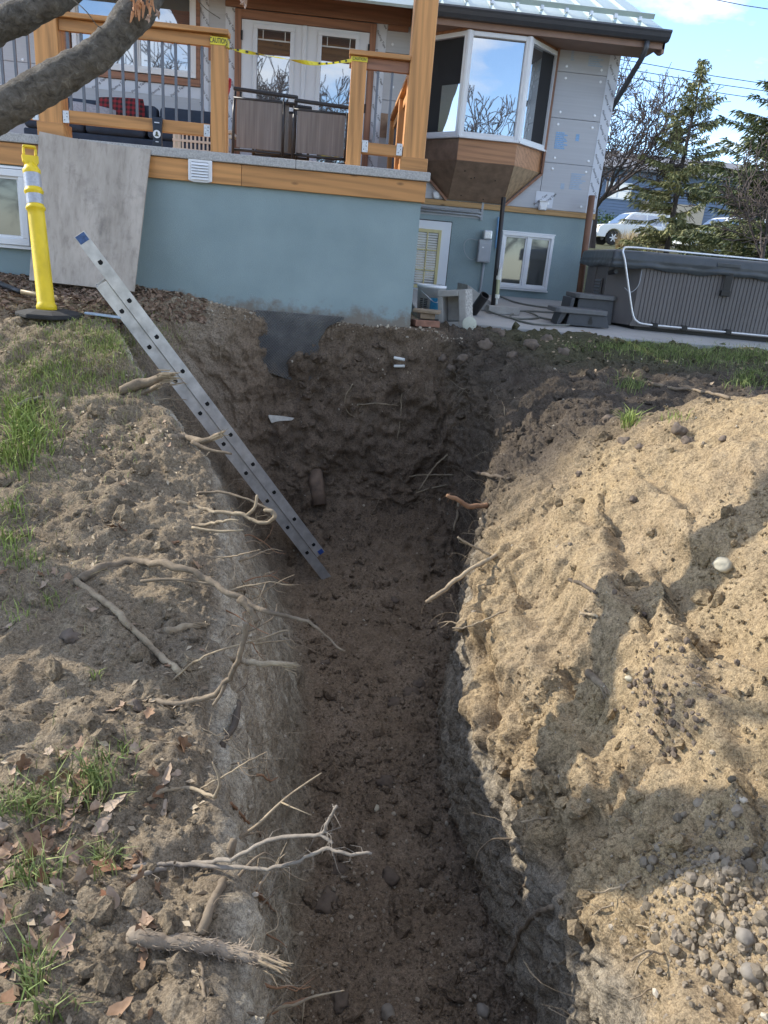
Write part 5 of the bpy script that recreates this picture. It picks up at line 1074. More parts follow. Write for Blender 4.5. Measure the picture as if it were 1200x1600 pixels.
# white cars
M['carpaint'] = plain('white_car_paint', (.74, .74, .72), .25, .03, 3); M['tyre'] = plain('tyre_rubber', (.02, .02, .02), .8, .2, 20); M['rim'] = plain('alloy_rim', (.32, .32, .33), .35, .1, 20, metal=.6); M['lampg'] = plain('amber_headlamp', (.55, .42, .3), .2, .2, 8)
def car(label, loc, rz, length=4.5):
    t = thing('white_car', label, 'car', (0, 0, 0))
    Wd = 1.76
    prof = [(-2.22, .42), (-2.26, .62), (-2.20, .86), (-2.0, .98), (-1.15, 1.06), (1.9, 1.08), (2.2, 1.02), (2.26, .7), (2.24, .42)]
    def arc(cx, r, n=8): return [(cx+r*math.cos(math.pi*i/n), .36+r*math.sin(math.pi*i/n)) for i in range(n+1)]
    lower = [(2.24, .36)] + arc(1.36, .44) + arc(-1.38, .44) + [(-2.24, .36)]
    b_ = MB(); b_.prism([(x, -Wd/2, z) for x, z in prof[::1]] + [(x, -Wd/2, z) for x, z in lower], (0, Wd, 0)); b_.build('body', M['carpaint'], t, .05, seg=3)
    cab = [(-1.18, 1.05), (-.55, 1.62), (-.3, 1.70), (1.75, 1.70), (2.0, 1.62), (2.18, 1.05)]
    def ins(y): k = .0 if y == 0 else .12; return k
    vs_ = [(x, s_*(Wd/2-.03-(.14 if z > 1.3 else 0)), z) for s_ in (-1, 1) for x, z in cab]; n = len(cab)
    b_ = MB(); b_.add(vs_, [tuple(range(n)), tuple(range(2*n-1, n-1, -1))] + [(i, i+n, (i+1) % n+n, (i+1) % n) for i in range(n)]); b_.build('cabin', M['carpaint'], t, .04, seg=3)
    for s_ in (-1, 1):
        for q in ([(-.95, 1.12), (-.45, 1.58), (.28, 1.60), (.28, 1.12)], [(.36, 1.12), (.36, 1.60), (1.08, 1.60), (1.16, 1.12)], [(1.26, 1.14), (1.2, 1.58), (1.78, 1.56), (1.98, 1.14)]):
            b_ = MB(); yy = lambda z: s_*(Wd/2-.03-.14*(z-1.05)/.57+.012); b_.add([(x, yy(z), z) for x, z in q] + [(x, yy(z)-s_*.02, z) for x, z in q], [(0, 1, 2, 3), (7, 6, 5, 4), (0, 4, 5, 1), (1, 5, 6, 2), (2, 6, 7, 3), (3, 7, 4, 0)]); b_.build('side_window', M['glass'], t)
        for x in (-.1+.42, 1.2): MB().box(x-.006, x+.006, s_*(Wd/2+.001)-.004, s_*(Wd/2+.001)+.004, .5, 1.1).build('door_seam', M['metal_dark'], t)
        b_ = MB(); b_.box(-1.0, -.82, s_*(Wd/2+.02), s_*(Wd/2+.16), 1.1, 1.24) if s_ > 0 else b_.box(-1.0, -.82, -(Wd/2+.16), -(Wd/2+.02), 1.1, 1.24); b_.build('wing_mirror', M['carpaint'], t, .03)
        b_ = MB(); b_.box(-2.245, -2.0, s_*.62-.2, s_*.62+.2, .78, .93); b_.build('headlight', M['lampg'], t, .03)
        b_ = MB(); b_.tube([(-.3, s_*.62, 1.76), (1.8, s_*.62, 1.76)], .02, 6); b_.build('roof_rail', M['metal_dark'], t)
        for x in (-1.38, 1.36):
            MX = Matrix.Rotation(R_(90), 3, 'X'); w_ = MB(); w_.lathe((x, s_*(Wd/2-.12)+.11, .36), [(.24, 0), (.34, .0), (.36, .03), (.36, .19), (.34, .22), (.24, .22)], 24, MX); tw_ = w_.build('wheel', M['tyre'], t)
            w_ = MB(); w_.lathe((x, s_*(Wd/2-.12)+.117, .36), [(.05, 0), (.24, .02), (.24, .21), (.05, .234)], 18, MX); w_.build('rim', M['rim'], tw_)
            w_ = MB(); 
            for k in range(6): a_ = k*math.pi/3; w_.bar((x, s_*(Wd/2+.005), .36), (x+math.cos(a_)*.2, s_*(Wd/2+.005), .36+math.sin(a_)*.2), .05, .02, (0, 1, 0))
            w_.build('spokes', M['galv'], tw_)
    b_ = MB(); b_.add([(-1.17, -.74, 1.08), (-1.17, .74, 1.08), (-.58, .64, 1.6), (-.58, -.64, 1.6)], [(0, 3, 2, 1)]); o_ = b_.build('windscreen', M['glass'], t); o_.location = (-.02, 0, .012)
    b_ = MB(); b_.box(-2.33, -2.1, -.86, .86, .40, .58); b_.build('bumper', M['carpaint'], t, .04)
    b_ = MB(); b_.box(-2.27, -2.2, -.42, .42, .66, .86); b_.build('grille', M['metal_dark'], t, .01)
    t.location = loc; t.rotation_euler = (0, 0, rz); return t
cx = at(985, 382, 41).x; car('white four door car parked beyond the dry grass', (cx, 41, gz(cx, 41)), R_(3))
c2 = at(1130, 392, 35).x; car('white car half hidden behind the spruces, only its wheel arch clear', (c2, 35, gz(c2, 35)), R_(6))
for i, (xa, ya, xb, yb, lab) in enumerate(((1000, 98, 1230, 136, 'thin overhead wire, highest of the three over the spruces'), (985, 109, 1230, 147, 'thin overhead wire, middle of the three over the spruces'), (985, 121, 1230, 161, 'thin overhead wire, lowest of the three over the spruces'), (1090, -6, 1240, 20, 'single overhead wire crossing the sky at the upper right corner'))):
    b = MB(); a1, a2 = at(xa, ya, 70), at(xb, yb, 70); d = (a2-a1); b.tube([a1-d, a1, a1.lerp(a2, .5)-Vector((0, 0, .08)), a2, a2+d], .03, 5); tag(b.build('power_line', M['black'], None), lab, 'power line')
# garden trees on the near side (they show in the window panes)
proto = None
GL = ['nearest of the leafless garden trees mirrored in the house windows', 'leafless garden tree straight behind the trench', 'leafless garden tree mirrored in the middle bay pane', 'leafless garden tree far to the left behind the left bank', 'leafless garden tree far to the right behind the hot tub side', 'tall leafless garden tree at the far right rear', 'tall leafless garden tree at the far left rear']
for i, (x, y, s, rz_) in enumerate(((-2.8, -13, 1.3, 0), (1.2, -19, 1.6, 1.3), (6.4, -20, 1.3, 2.6), (-8.5, -18, 1.5, 4.0), (14, -20, 1.4, 5.1), (9.8, -29, 1.8, .7), (-5.5, -28, 1.9, 3.3))):
    if proto is None: proto = bare_tree('garden_tree', 'leafless garden tree behind the photographer, mirrored in the house windows', (x, y, gz(x, y)), 6.5, 33, 5, .9, 5, 'leafless trees behind the photographer', .15, .012, trunk_frac=.3); o = proto
    else: o = dup(proto); o.location = (x, y, gz(x, y))
    o.scale = (s, s, s); o.rotation_euler = (0, 0, rz_); o['label'] = GL[i]
# ---------------------------------------------------------------- in and around the trench
# ladder: two sliding sections leaning on the left bank
M['alu'] = plain('scuffed_aluminium', (.52, .525, .52), .45, .30, 11, .12, 90, metal=.55, stretch=(1, 1, 1)); M['alu_dark'] = plain('rung_hollow', (.008, .008, .008), .9, .1)
T0 = atd(157, 410, 5.1); B0 = atd(490, 851, 5.1*1.256); dr = (B0-T0).normalized(); step = (B0-T0).length/9
vw = (T0.lerp(B0, .5)-EYE).normalized(); rg = (vw-dr*vw.dot(dr)).normalized(); wd = dr.cross(rg).normalized()
if wd.x < 0: wd = -wd
ladder = thing('extension_ladder', 'aluminium extension ladder lying from the left bank down to the trench floor', 'ladder', B0+dr*.35)
WEB, FL = .084, .028
def lad_section(o, s0, s1, h0, nh, name, gap, wdt):
    """o: hole line origin; s0..s1 along dr; rails are channels with their webs facing outwards"""
    for side, r0, sg in (('near', 0.0, 1), ('far', wdt, -1)):
        b_ = MB(); A = o+dr*s0+rg*r0; L_ = s1-s0; h = WEB/2; t = .004
        prof = [(-h, 0), (h, 0), (h, FL), (h-t, FL), (h-t, t), (-h+t, t), (-h+t, FL), (-h, FL)]
        b_.prism([A+wd*a_+rg*(c_*sg) for a_, c_ in prof], dr*L_); b_.build(name, M['alu'], ladder, .0012)
    for i in range(nh):
        c_ = o+dr*(h0+i*step); b_ = MB(); D = [(a_*1.3, e*1.3) for a_, e in ((-.015, -.013), (-.015, .013), (.004, .016), (.013, .011), (.017, 0), (.013, -.011), (.004, -.016))]
        b_.prism([c_+dr*a_+wd*e-rg*.0016 for a_, e in D], rg*(wdt+.0032)); rgo = b_.build('rung', M['alu'], ladder)
        b_ = MB(); b_.prism([c_+dr*a_*.78+wd*e*.78-rg*.0024 for a_, e in D], rg*.0006); b_.build('rung_hollow', M['alu_dark'], rgo)
oB = atd(197, 482, 5.1*(1+.0285*1.12)); 
off = (oB-T0); offw = off.dot(wd)
oBb = T0 + wd*(-WEB-.004) + rg*.012
sB = (oB-T0).dot(dr)
lad_section(T0, -.215, 9*step+.12, 0, 10, 'fly_rail', 0, .36)
lad_section(oBb, sB-.22, 9*step+.50, sB, 9, 'base_rail', 0, .38)
b = MB(); c_ = T0-dr*.185-rg*.002; b.prism([c_+wd*-.034+dr*.03, c_+wd*.034+dr*.03, c_+wd*.034-dr*.028, c_+wd*-.034-dr*.028], -rg*.0015); b.build('blue_sticker', plain('faded_blue_sticker', (.05, .11, .26), .5, .5, 40), ladder)
b = MB(); c_ = T0+dr*(9*step+.095)-rg*.003; b.prism([c_+wd*-.01+dr*.02, c_+wd*.034+dr*.02, c_+wd*.034-dr*.02, c_+wd*-.01-dr*.02], -rg*.006); b.build('blue_guide', plain('blue_guide_plastic', (.03, .08, .3), .5), ladder)
b = MB(); c_ = oBb+dr*(9*step+.50); b.prism([c_-wd*.042-rg*.012, c_+wd*.042-rg*.012, c_+wd*.042+rg*.03, c_-wd*.042+rg*.03], dr*.03); c_ += rg*.35; b2 = MB(); b2.prism([c_-wd*.042-rg*.012, c_+wd*.042-rg*.012, c_+wd*.042+rg*.04, c_-wd*.042+rg*.04], dr*.03); b.build('foot', M['alu'], ladder, .004); b2.build('foot', M['alu'], ladder, .004)
# dimpled drainage membrane hanging down the foundation wall
mx, mz = 170, 190; x0, x1, z0, z1 = -.62, -.06, .42, 1.0
mu, mv = np.meshgrid(np.linspace(0, 1, mx), np.linspace(0, 1, mz)); edgeL = .06*mv**0+.05*np.sin(mv*5)-(mv-.5)*.0; XX = x0+(x1-x0)*mu; ZZ = z0+(z1-z0)*mv
keep_r = -.12+.20*np.clip((ZZ-.80)/.18, 0, 1)**1.5+.012*np.sin(ZZ*40); keep_l = -.70+.06*np.clip((.62-ZZ)/.2, 0, 1)+.01*np.sin(ZZ*55+1)
XX = keep_l+(keep_r-keep_l)*mu; ZZ = np.where(ZZ < .5, ZZ+.05*np.sin(mu*3.1+2.2)*(1-(ZZ-.42)/.08), ZZ)
sp = .027; a = (XX-x0)/sp; c_ = (ZZ-z0)/sp; dim = np.clip(.5*(np.cos(2*np.pi*a)*np.cos(2*np.pi*c_))+.15, 0, 1)
YY = 6.95-.020*dim-.03*np.sin(mu*2.6+.4)*np.sin(mv*2.9)-.012*noise3(np.stack([XX*4, ZZ*4, XX*0], -1).reshape(-1, 3)).reshape(XX.shape)
idm = np.arange(mx*mz).reshape(mz, mx); fm = np.stack([idm[:-1, :-1], idm[:-1, 1:], idm[1:, 1:], idm[1:, :-1]], -1).reshape(-1, 4)
m, N, L, b_ = _nodes('black_dimple_sheet'); b_.inputs['Base Color'].default_value = (.05, .052, .056, 1); b_.inputs['Roughness'].default_value = .36
v = _coord(N, L); nn = _noise(N, L, v, 6, 5); L.new(_ramp(N, L, nn, [(.4, (.085, .083, .08)), (.62, (.14, .135, .125)), (.75, (.21, .17, .13))]), b_.inputs['Base Color'])
dm = npmesh('drainage_membrane', np.stack([XX, YY, ZZ], -1).reshape(-1, 3), fm, m); tag(dm, 'black dimpled drainage membrane hanging on the foundation below the blue wall', 'membrane'); dm.modifiers.new('solid', 'SOLIDIFY').thickness = .002

# ---- roots
def rootmat(name, a, b_, s=1.0):
    m, N, L, bs_ = _nodes(name); v = _coord(N, L, (1, 1, 1)); n = _noise(N, L, v, 38, 7, .65, .3); n2 = _noise(N, L, v, 9, 3)
    L.new(_mix(N, L, .45, _ramp(N, L, n, [(.3, a), (.7, b_)]), _ramp(N, L, n2, [(.35, a), (.65, b_)])), bs_.inputs['Base Color']); bs_.inputs['Roughness'].default_value = .9; _bump(N, L, bs_, n, .7, .004); return m
M['root'] = rootmat('root_bark', (.10, .075, .05), (.27, .21, .14)); M['root_pale'] = rootmat('pale_root', (.15, .11, .07), (.43, .345, .225)); M['root_dark'] = rootmat('dark_root_bark', (.055, .042, .03), (.14, .11, .08)); M['root_red'] = rootmat('reddish_root', (.17, .085, .045), (.34, .20, .11)); M['root_fuzzy'] = rootmat('fuzzy_root', (.10, .075, .052), (.36, .29, .21)); M['root_grey'] = rootmat('grey_root', (.13, .108, .085), (.31, .265, .21))
def rpath(pts, lift):
    d0 = None; out = []
    for p in pts:
        if len(p) > 2:
            if d0 is None: d0 = hdepth(p[0], p[1])-2*p[2]
            out.append(atd(p[0], p[1], d0+p[2]))
        else:
            q, n = hit(p[0], p[1]); q = q+n*lift; r = ROT.transposed() @ (q-EYE)
            if d0 is None: d0 = r.z
            out.append(q)
    return out, d0
def root(label, pts, w0, w1, m, lift=.6, fray=0, forks=(), name='root', group='roots torn out of the trench banks', cat='root', knob=.22, fuzz=0):
    """w0, w1: thickness at the two ends as it shows, turned into metres at the root's own distance"""
    if name == 'stick': lift = 2.2
    P, d0 = rpath(pts, 0); r0, r1 = w0*.47*d0/F, w1*.44*d0/F; P, d0 = rpath(pts, r0*lift*.55)
    C_ = catmull(P, 7); R = random.Random(len(label)*7+int(pts[0][0])); n = len(C_)
    arc = np.concatenate([[0], np.cumsum([(C_[i+1]-C_[i]).length for i in range(n-1)])]); k0 = R.uniform(0, 50); wl = max(.035, 5*r0)
    jit = np.stack([noise3(np.stack([arc/wl, arc*0+k0+q_*7.3, arc*0], 1)) + .45*noise3(np.stack([arc/wl*2.7, arc*0+k0+q_*3.1, arc*0+4], 1)) for q_ in range(4)], 1)
    C_ = [c+Vector(j[:3])*(r0*.55+.003) for c, j in zip(C_, jit)]
    rad = [(r0+(r1-r0)*i/(n-1))*(1+knob*1.1*jit[i][3]) for i in range(n)]
    b_ = MB(); b_.tube(C_, rad, 9)
    o = b_.build(name, m, None, smooth=True); tag(o, label, cat, group)
    for fp in forks:
        fpts, fa, fb = fp; 
        Q, dq = rpath([(fpts[0][0], fpts[0][1])]+list(fpts[1:]), 0) if False else ([atd(x, y, d0+dd) for x, y, dd in fpts], 0)
        f_ = MB(); CC = catmull(Q, 6); f_.tube(CC, [(fa+(fb-fa)*i/(len(CC)-1))/2*d0/F*(1+R.uniform(-.15, .15)) for i in range(len(CC))], 7); f_.build('fork', m, o, smooth=True)
    if fray:
        f_ = MB(); e = C_[-1]; dd = (C_[-1]-C_[-4]).normalized()
        for k in range(fray):
            s_ = Vector((R.gauss(0, 1), R.gauss(0, 1), R.gauss(0, 1)))*r1*.7; d2 = (dd+Vector((R.gauss(0, .25), R.gauss(0, .25), R.gauss(0, .25)))).normalized()
            f_.tube([e-dd*r0*2+s_, e+s_+d2*r0*R.uniform(.3, 1.2), e+s_*1.3+d2*r0*R.uniform(.7, 1.9)], [r0*.20, r0*.13, .0006], 4)
        f_.build('splinters', M['root_pale'], o, kind='stuff')
    # hair roots along it
    hr = MB()
    for k in range(int(n*.5)):
        c = C_[R.randrange(n)]; d2 = Vector((R.gauss(0, 1), R.gauss(0, 1), R.gauss(-.2, 1))).normalized(); ln = R.uniform(.02, .09); q1 = c+d2*ln*.5+Vector((R.gauss(0, 1), R.gauss(0, 1), R.gauss(0, 1)))*ln*.15; hr.tube([c, q1, c+d2*ln+Vector((R.gauss(0, 1), R.gauss(0, 1), -abs(R.gauss(0, 1))))*ln*.3], [.0011, .0008, .0004], 3, False)
    for k in range(fuzz):
        i = R.randrange(2, n-1); t_ = (C_[i]-C_[i-1]).normalized(); rd = Vector((R.gauss(0, 1), R.gauss(0, 1), R.gauss(0, 1))); rd = (rd-t_*rd.dot(t_)).normalized(); c = C_[i].lerp(C_[i-1], R.random())+rd*rad[i]*.9; d2 = (t_*R.uniform(.6, 1.4)+rd*R.uniform(.1, .7)+Vector((R.gauss(0, .3), R.gauss(0, .3), R.gauss(0, .3)))).normalized(); ln = R.uniform(.008, .03); hr.tube([c, c+d2*ln*.6, c+d2*ln-rd*ln*.2], [.0013, .0010, .0004], 3, False)
    if hr.v: hr.build('hair_roots', m, o, kind='stuff')
    return o
root('thick barked root stub broken off just left of the ladder', [(188, 614), (215, 604), (240, 594, -.02), (264, 588, -.05)], 17, 15, M['root'], .7, 22)
root('shorter split root lying under the thick stub by the ladder', [(200, 622), (225, 613), (250, 602, -.03)], 9, 8, M['root'], .8, 8)
root('grey root stub poking out of the grass at the left edge', [(22, 636), (45, 629), (66, 622)], 11, 8, M['root_grey'], .6)
root('flat root with a pale splintered end reaching under the ladder', [(262, 684), (290, 686), (318, 688, -.03), (346, 680, -.08)], 14, 9, M['root'], .7, 20, [(((300, 690, -.02), (325, 702, -.06), (362, 709, -.10)), 8, 4)])
root('curling root that hooks back on itself beside the ladder', [(274, 786), (300, 790), (335, 800, -.03), (375, 803, -.08), (405, 817, -.12), (426, 812, -.14), (427, 801, -.14), (412, 797, -.13)], 6.5, 7, M['root_pale'], .7, 0, [(((385, 806, -.09), (398, 793, -.10), (402, 773, -.10)), 6, 4)])
root('thin root running just above the hooked root', [(308, 771), (345, 769, -.02), (385, 780, -.07), (422, 797, -.1)], 4.5, 4, M['root'], .7)
root('forked root just below the hooked root', [(272, 826), (310, 822), (345, 815, -.05), (372, 812, -.09)], 7, 4, M['root_pale'], .7, 0, [(((300, 824, -.01), (340, 830, -.05), (380, 828, -.09)), 5, 3)])
root('long arched root with torn bark ending in a thin whip over the trench', [(126, 908), (148, 893), (180, 884), (215, 880), (262, 883, -.02), (305, 894, -.05), (340, 915, -.09), (375, 935, -.13), (405, 951, -.16), (440, 960, -.19), (475, 968, -.22), (500, 988, -.24), (541, 1018, -.27)], 17, 3, M['root'], .75, 0, [(((375, 935, -.13), (390, 950, -.15), (402, 972, -.16)), 15, 10), (((220, 908, -.02), (270, 905, -.04), (330, 912, -.08)), 6, 3)])
root('straight pale peeled stick lying on the left bank below the arched root', [(120, 912), (160, 942), (205, 985), (245, 1022), (280, 1055)], 11, 10, M['root_pale'], .9, 5, name='stick', cat='stick', group='loose sticks on the left bank')
root('bent root rising from the bank below the peeled stick', [(232, 1094), (275, 1100), (320, 1090, -.03), (352, 1068, -.07), (372, 1030, -.11), (386, 975, -.14)], 9, 10, M['root'], .7, 0, [(((352, 1068, -.07), (345, 1085, -.08), (333, 1102, -.08)), 8, 4)])
root('thin straight root crossing over the bent root', [(226, 1095), (270, 1062), (320, 1025, -.04), (400, 1000, -.11), (452, 984, -.16)], 4, 2.5, M['root_pale'], .9)
root('pale splintered root bundle stretched over the trench edge', [(318, 1030), (360, 1032), (410, 1036, -.06), (458, 1040, -.12)], 13, 8, M['root_pale'], .7, 26)
root('frayed pale root lying in the hollow above the splintered bundle', [(258, 988), (285, 980), (312, 978)], 15, 12, M['root_pale'], .5, 18)
root('dark thick root dropping down the left trench wall', [(372, 1098), (362, 1130), (348, 1168)], 14, 10, M['root_dark'], .5)
root('short pale root with an upturned tip on the left bank edge', [(230, 1249), (262, 1234), (300, 1234), (338, 1246, -.03)], 9, 6, M['root_pale'], .7, 0, [(((335, 1246, -.03), (343, 1222, -.05), (332, 1190, -.05)), 6, 2.5)])
root('long grey root forking in the air over the trench', [(205, 1373), (250, 1360), (300, 1350), (360, 1342, -.03), (430, 1310, -.09), (500, 1303, -.15), (512, 1285, -.16), (527, 1260, -.17)], 10, 4, M['root_grey'], .7, 0, [(((498, 1303, -.15), (510, 1310, -.16), (520, 1318, -.17)), 6, 4)])
root('long grey root with a stubby tip just below the forking root', [(207, 1356), (260, 1350), (330, 1353, -.02), (400, 1357, -.07), (455, 1350, -.12), (505, 1328, -.16), (530, 1332, -.18), (580, 1336, -.2)], 8, 5, M['root_grey'], .7)
root('thick upright root stub standing behind the fuzzy log', [(366, 1312, .04), (355, 1350, .02), (342, 1395), (325, 1432), (312, 1462)], 13, 17, M['root'], .7)
root('thick fuzzy broken root lying like a log at the bank edge', [(212, 1462), (250, 1472), (300, 1478), (345, 1482), (390, 1490, -.02), (428, 1505, -.05)], 29, 18, M['root_fuzzy'], 1.1, 20, knob=.20, fuzz=420)
root('upright thin root under the fuzzy log', [(313, 1505), (317, 1545), (318, 1598)], 8, 6, M['root'], .7)
root('split pale splinter under the fuzzy log', [(240, 1502), (275, 1512), (310, 1524)], 9, 7, M['root_pale'], .7, 8)
root('thin root near the top of the left wall pointing into the trench', [(318, 868), (350, 872), (385, 864, -.04), (408, 858, -.07)], 3.5, 2, M['root_pale'], .8)
root('pale wisp of root hanging below the bent root on the wall', [(275, 1118), (320, 1140), (360, 1165, -.03), (405, 1200, -.04)], 2.5, 1.5, M['root_pale'], .9)
root('thin root slanting up over the left wall near the pale short root', [(310, 1235), (345, 1215, -.03), (385, 1192, -.06), (416, 1174, -.08)], 3, 2, M['root_pale'], .9)
root('orange split root lying on the left wall', [(396, 1390), (412, 1408), (430, 1425)], 9, 4, M['root_red'], .5, 6)
root('slanted red brown root on the left wall', [(360, 1255), (382, 1280), (406, 1306)], 6, 5, M['root_red'], .6)
# right bank
root('short thick root with a cut end on the right bank', [(762, 789), (738, 790, -.03), (718, 783, -.06), (698, 775, -.09)], 9, 7, M['root_red'], .7)
root('root stub hanging below the cut root on the right bank', [(718, 786), (714, 808, -.01), (709, 828, -.02)], 6, 4, M['root_pale'], .8)
root('straight pale root slanting out of the right bank over the trench', [(776, 868), (745, 884, -.04), (715, 905, -.09), (690, 924, -.12), (666, 940, -.15)], 8, 6.5, M['root_pale'], .8)
root('thin root above the straight slanting one', [(768, 868), (745, 856, -.03), (715, 840, -.07)], 5, 3, M['root_pale'], .8)
root('fine pale root curving below the slanting one', [(792, 954), (765, 966, -.04), (735, 978, -.08), (708, 982, -.10)], 3.5, 2.5, M['root_pale'], .8)
root('curved brown root lying along the foot of the right wall', [(864, 1415), (838, 1430), (815, 1455), (803, 1485), (790, 1514)], 10, 6, M['root'], .6)
root('small bent root above the curved one at the wall foot', [(832, 1374), (815, 1388), (801, 1418)], 6, 4, M['root'], .7)
root('forked pale root poking out at the foot of the sunlit face', [(862, 1278), (840, 1280, -.03), (815, 1284, -.06)], 4.5, 4, M['root_pale'], .8, 0, [(((848, 1279, -.02), (838, 1325, -.03), (826, 1368, -.03)), 3, 2), (((824, 1283, -.05), (822, 1310, -.05), (817, 1338, -.05)), 2.5, 1.5)])
root('long fine root running up the shaded right wall', [(856, 1519), (900, 1488), (940, 1465, -.02), (965, 1447, -.02), (985, 1422)], 4, 3, M['root_pale'], .9)
root('fine root stub level with the sunlit tip of the right wall', [(1002, 1369), (970, 1384, -.02), (940, 1394, -.03), (925, 1393, -.04)], 4, 2.5, M['root_pale'], .9)
root('arched fine root below the sunlit tip', [(925, 1431), (945, 1418, -.03), (975, 1419, -.04), (1008, 1441)], 3, 2.5, M['root_pale'], .9)
root('pale forked root over the lower right wall', [(1038, 1489), (1005, 1487, -.03), (985, 1500, -.05)], 4.5, 3.5, M['root_pale'], .9, 0, [(((1020, 1488, -.02), (1000, 1505, -.04), (990, 1528, -.05)), 3.5, 2.5)])
root('slender root above the lowest right wall', [(972, 1445), (1000, 1445), (1030, 1458)], 3, 2, M['root_pale'], .9)
root('looped fine root at the edge of the gravel heap', [(965, 1375), (975, 1352), (1000, 1343), (1030, 1348), (1060, 1361)], 2.5, 2, M['root'], .9)
root('lowest fine root pointing left from the sunlit lump', [(1020, 1545), (1000, 1555, -.02), (983, 1563, -.03)], 3, 2, M['root_pale'], .9)
root('weathered dark stick lying on the spoil slope', [(890, 906), (912, 914), (935, 926)], 7, 4, M['root_dark'], .8, name='stick', cat='stick', group='loose sticks on the spoil heap')
root('short pale stick lying on the spoil slope', [(910, 958), (925, 960), (938, 966)], 6, 5, M['root_pale'], .8, name='stick', cat='stick', group='loose sticks on the spoil heap')
root('splintered bark piece standing on the spoil slope', [(920, 1052), (935, 1066), (952, 1082)], 14, 9, M['root'], .6, 14, name='bark_piece', cat='bark', group=None)
root('long brown branch lying on the dark soil by the grass strip', [(1015, 602), (1050, 610), (1090, 614), (1140, 626)], 6, 4, M['root'], .8, 0, [(((1035, 608, -.02), (1020, 600, -.02), (1012, 596, -.02)), 4, 3)], name='stick', cat='stick', group=None)
root('dark stick lying at the back end of the spoil heap', [(740, 738), (765, 742), (795, 748)], 5, 4, M['root_dark'], .8, name='stick', cat='stick', group=None)
# end wall
root('fine hanging root down the end wall below the white pipe stubs', [(637, 580), (628, 620), (626, 650), (620, 690)], 2.2, 1.5, M['root_pale'], 1.5)
root('fine level root across the end wall', [(560, 632), (590, 630), (622, 634)], 2.2, 1.5, M['root_pale'], 1.5)
root('fine curved root at the left of the end wall', [(552, 600), (540, 620), (542, 642), (560, 655)], 2.2, 1.5, M['root_pale'], 1.5)
root('pale thin root on the right of the end wall', [(700, 710), (680, 728, -.03), (655, 765, -.05)], 3, 2, M['root_pale'], 1.2)
root('pale level root on the right of the end wall', [(710, 742), (675, 742, -.03), (640, 744, -.05)], 3, 2, M['root_pale'], 1.2)
root('pale rising root on the right of the end wall', [(700, 758), (665, 765, -.03), (622, 780, -.04)], 3, 2, M['root_pale'], 1.2)
# white pipe stubs, foam strip, old pipe in the end wall
def stub(px0, py, px1, py1, r, m, label, name, cat, group=None):
    p, n = hit(px0, py); a_ = atd(px0, py, hdepth(px0, py)-.02); c_ = atd(px1, py1, hdepth(px0, py)-.05); b_ = MB(); b_.tube([a_, a_.lerp(c_, .5), c_], r, 12); return tag(b_.build(name, m, None, smooth=False), label, cat, group)
stub(616, 559, 632, 562, .014, M['pvc'], 'white plastic pipe stub in the end wall, the upper of two', 'pipe_stub', 'pipe', 'white pipe stubs in the end wall'); stub(616, 572, 632, 572, .013, M['pvc'], 'white plastic pipe stub in the end wall, the lower of two', 'pipe_stub', 'pipe', 'white pipe stubs in the end wall')
d_ = hdepth(438, 654); b = MB(); q = [atd(x, y, d_-.03) for x, y in ((418, 648), (440, 650), (460, 653), (456, 657), (436, 658), (424, 661))]; b.prism(q, vw*.03); tag(b.build('foam_scrap', plain('dirty_white_foam', (.55, .52, .45), .8, .2, 30, .3, 60), None, .004), 'dirty white foam scrap stuck in the left trench wall', 'scrap')
d_ = hdepth(497, 790); b = MB(); a_, c_ = atd(492, 735, d_+.02), atd(499, 790, d_-.03); b.tube([a_, a_.lerp(c_, .5), c_], [.072, .070, .072], 16, False); b.tube([a_, c_+ (a_-c_)*.02], [.058, .058], 16, False); op = tag(b.build('old_drain_pipe', plain('soil_stained_clay_pipe', (.16, .11, .075), .85, .45, 14, .3, 50), None, smooth=True), 'soil stained old drain pipe standing half buried at the end wall', 'pipe'); op.modifiers.new('solid', 'SOLIDIFY').thickness = .006

# ---- fine rootlets all over the two banks
def build_rootlets(n, seed):
    R = np.random.default_rng(seed); y = GP[:, 1]; w = (GZ['lw']*1.0+GZ['rw']*.55+GZ['end']*.35)*(y > .9)*(y < 6.9); ids = pick(w, n, seed); b_ = MB()
    for i in ids:
        p = Vector(GP[i]); nn = Vector(GN[i]); t = Vector(R.normal(size=3)); t = (t-nn*t.dot(nn)).normalized(); ln = R.uniform(.05, .30); pts = [p-nn*.004]; d = (t+nn*R.uniform(.1, .9)).normalized(); q = p
        for k in range(6):
            d = (d+Vector(R.normal(size=3))*.28+Vector((0, 0, -.12))).normalized(); q = q+d*ln/6; pts.append(q)
        r = R.uniform(.0006, .0017); b_.tube(pts, list(np.linspace(r, r*.4, 7)), 3, False)
    o = b_.build('rootlets', rootmat('rootlet', (.20, .15, .10), (.46, .38, .27)), None); o['kind'] = 'stuff'; tag(o, 'fine pale rootlets hanging from the trench walls', 'rootlets'); return o
build_rootlets(900, 5)
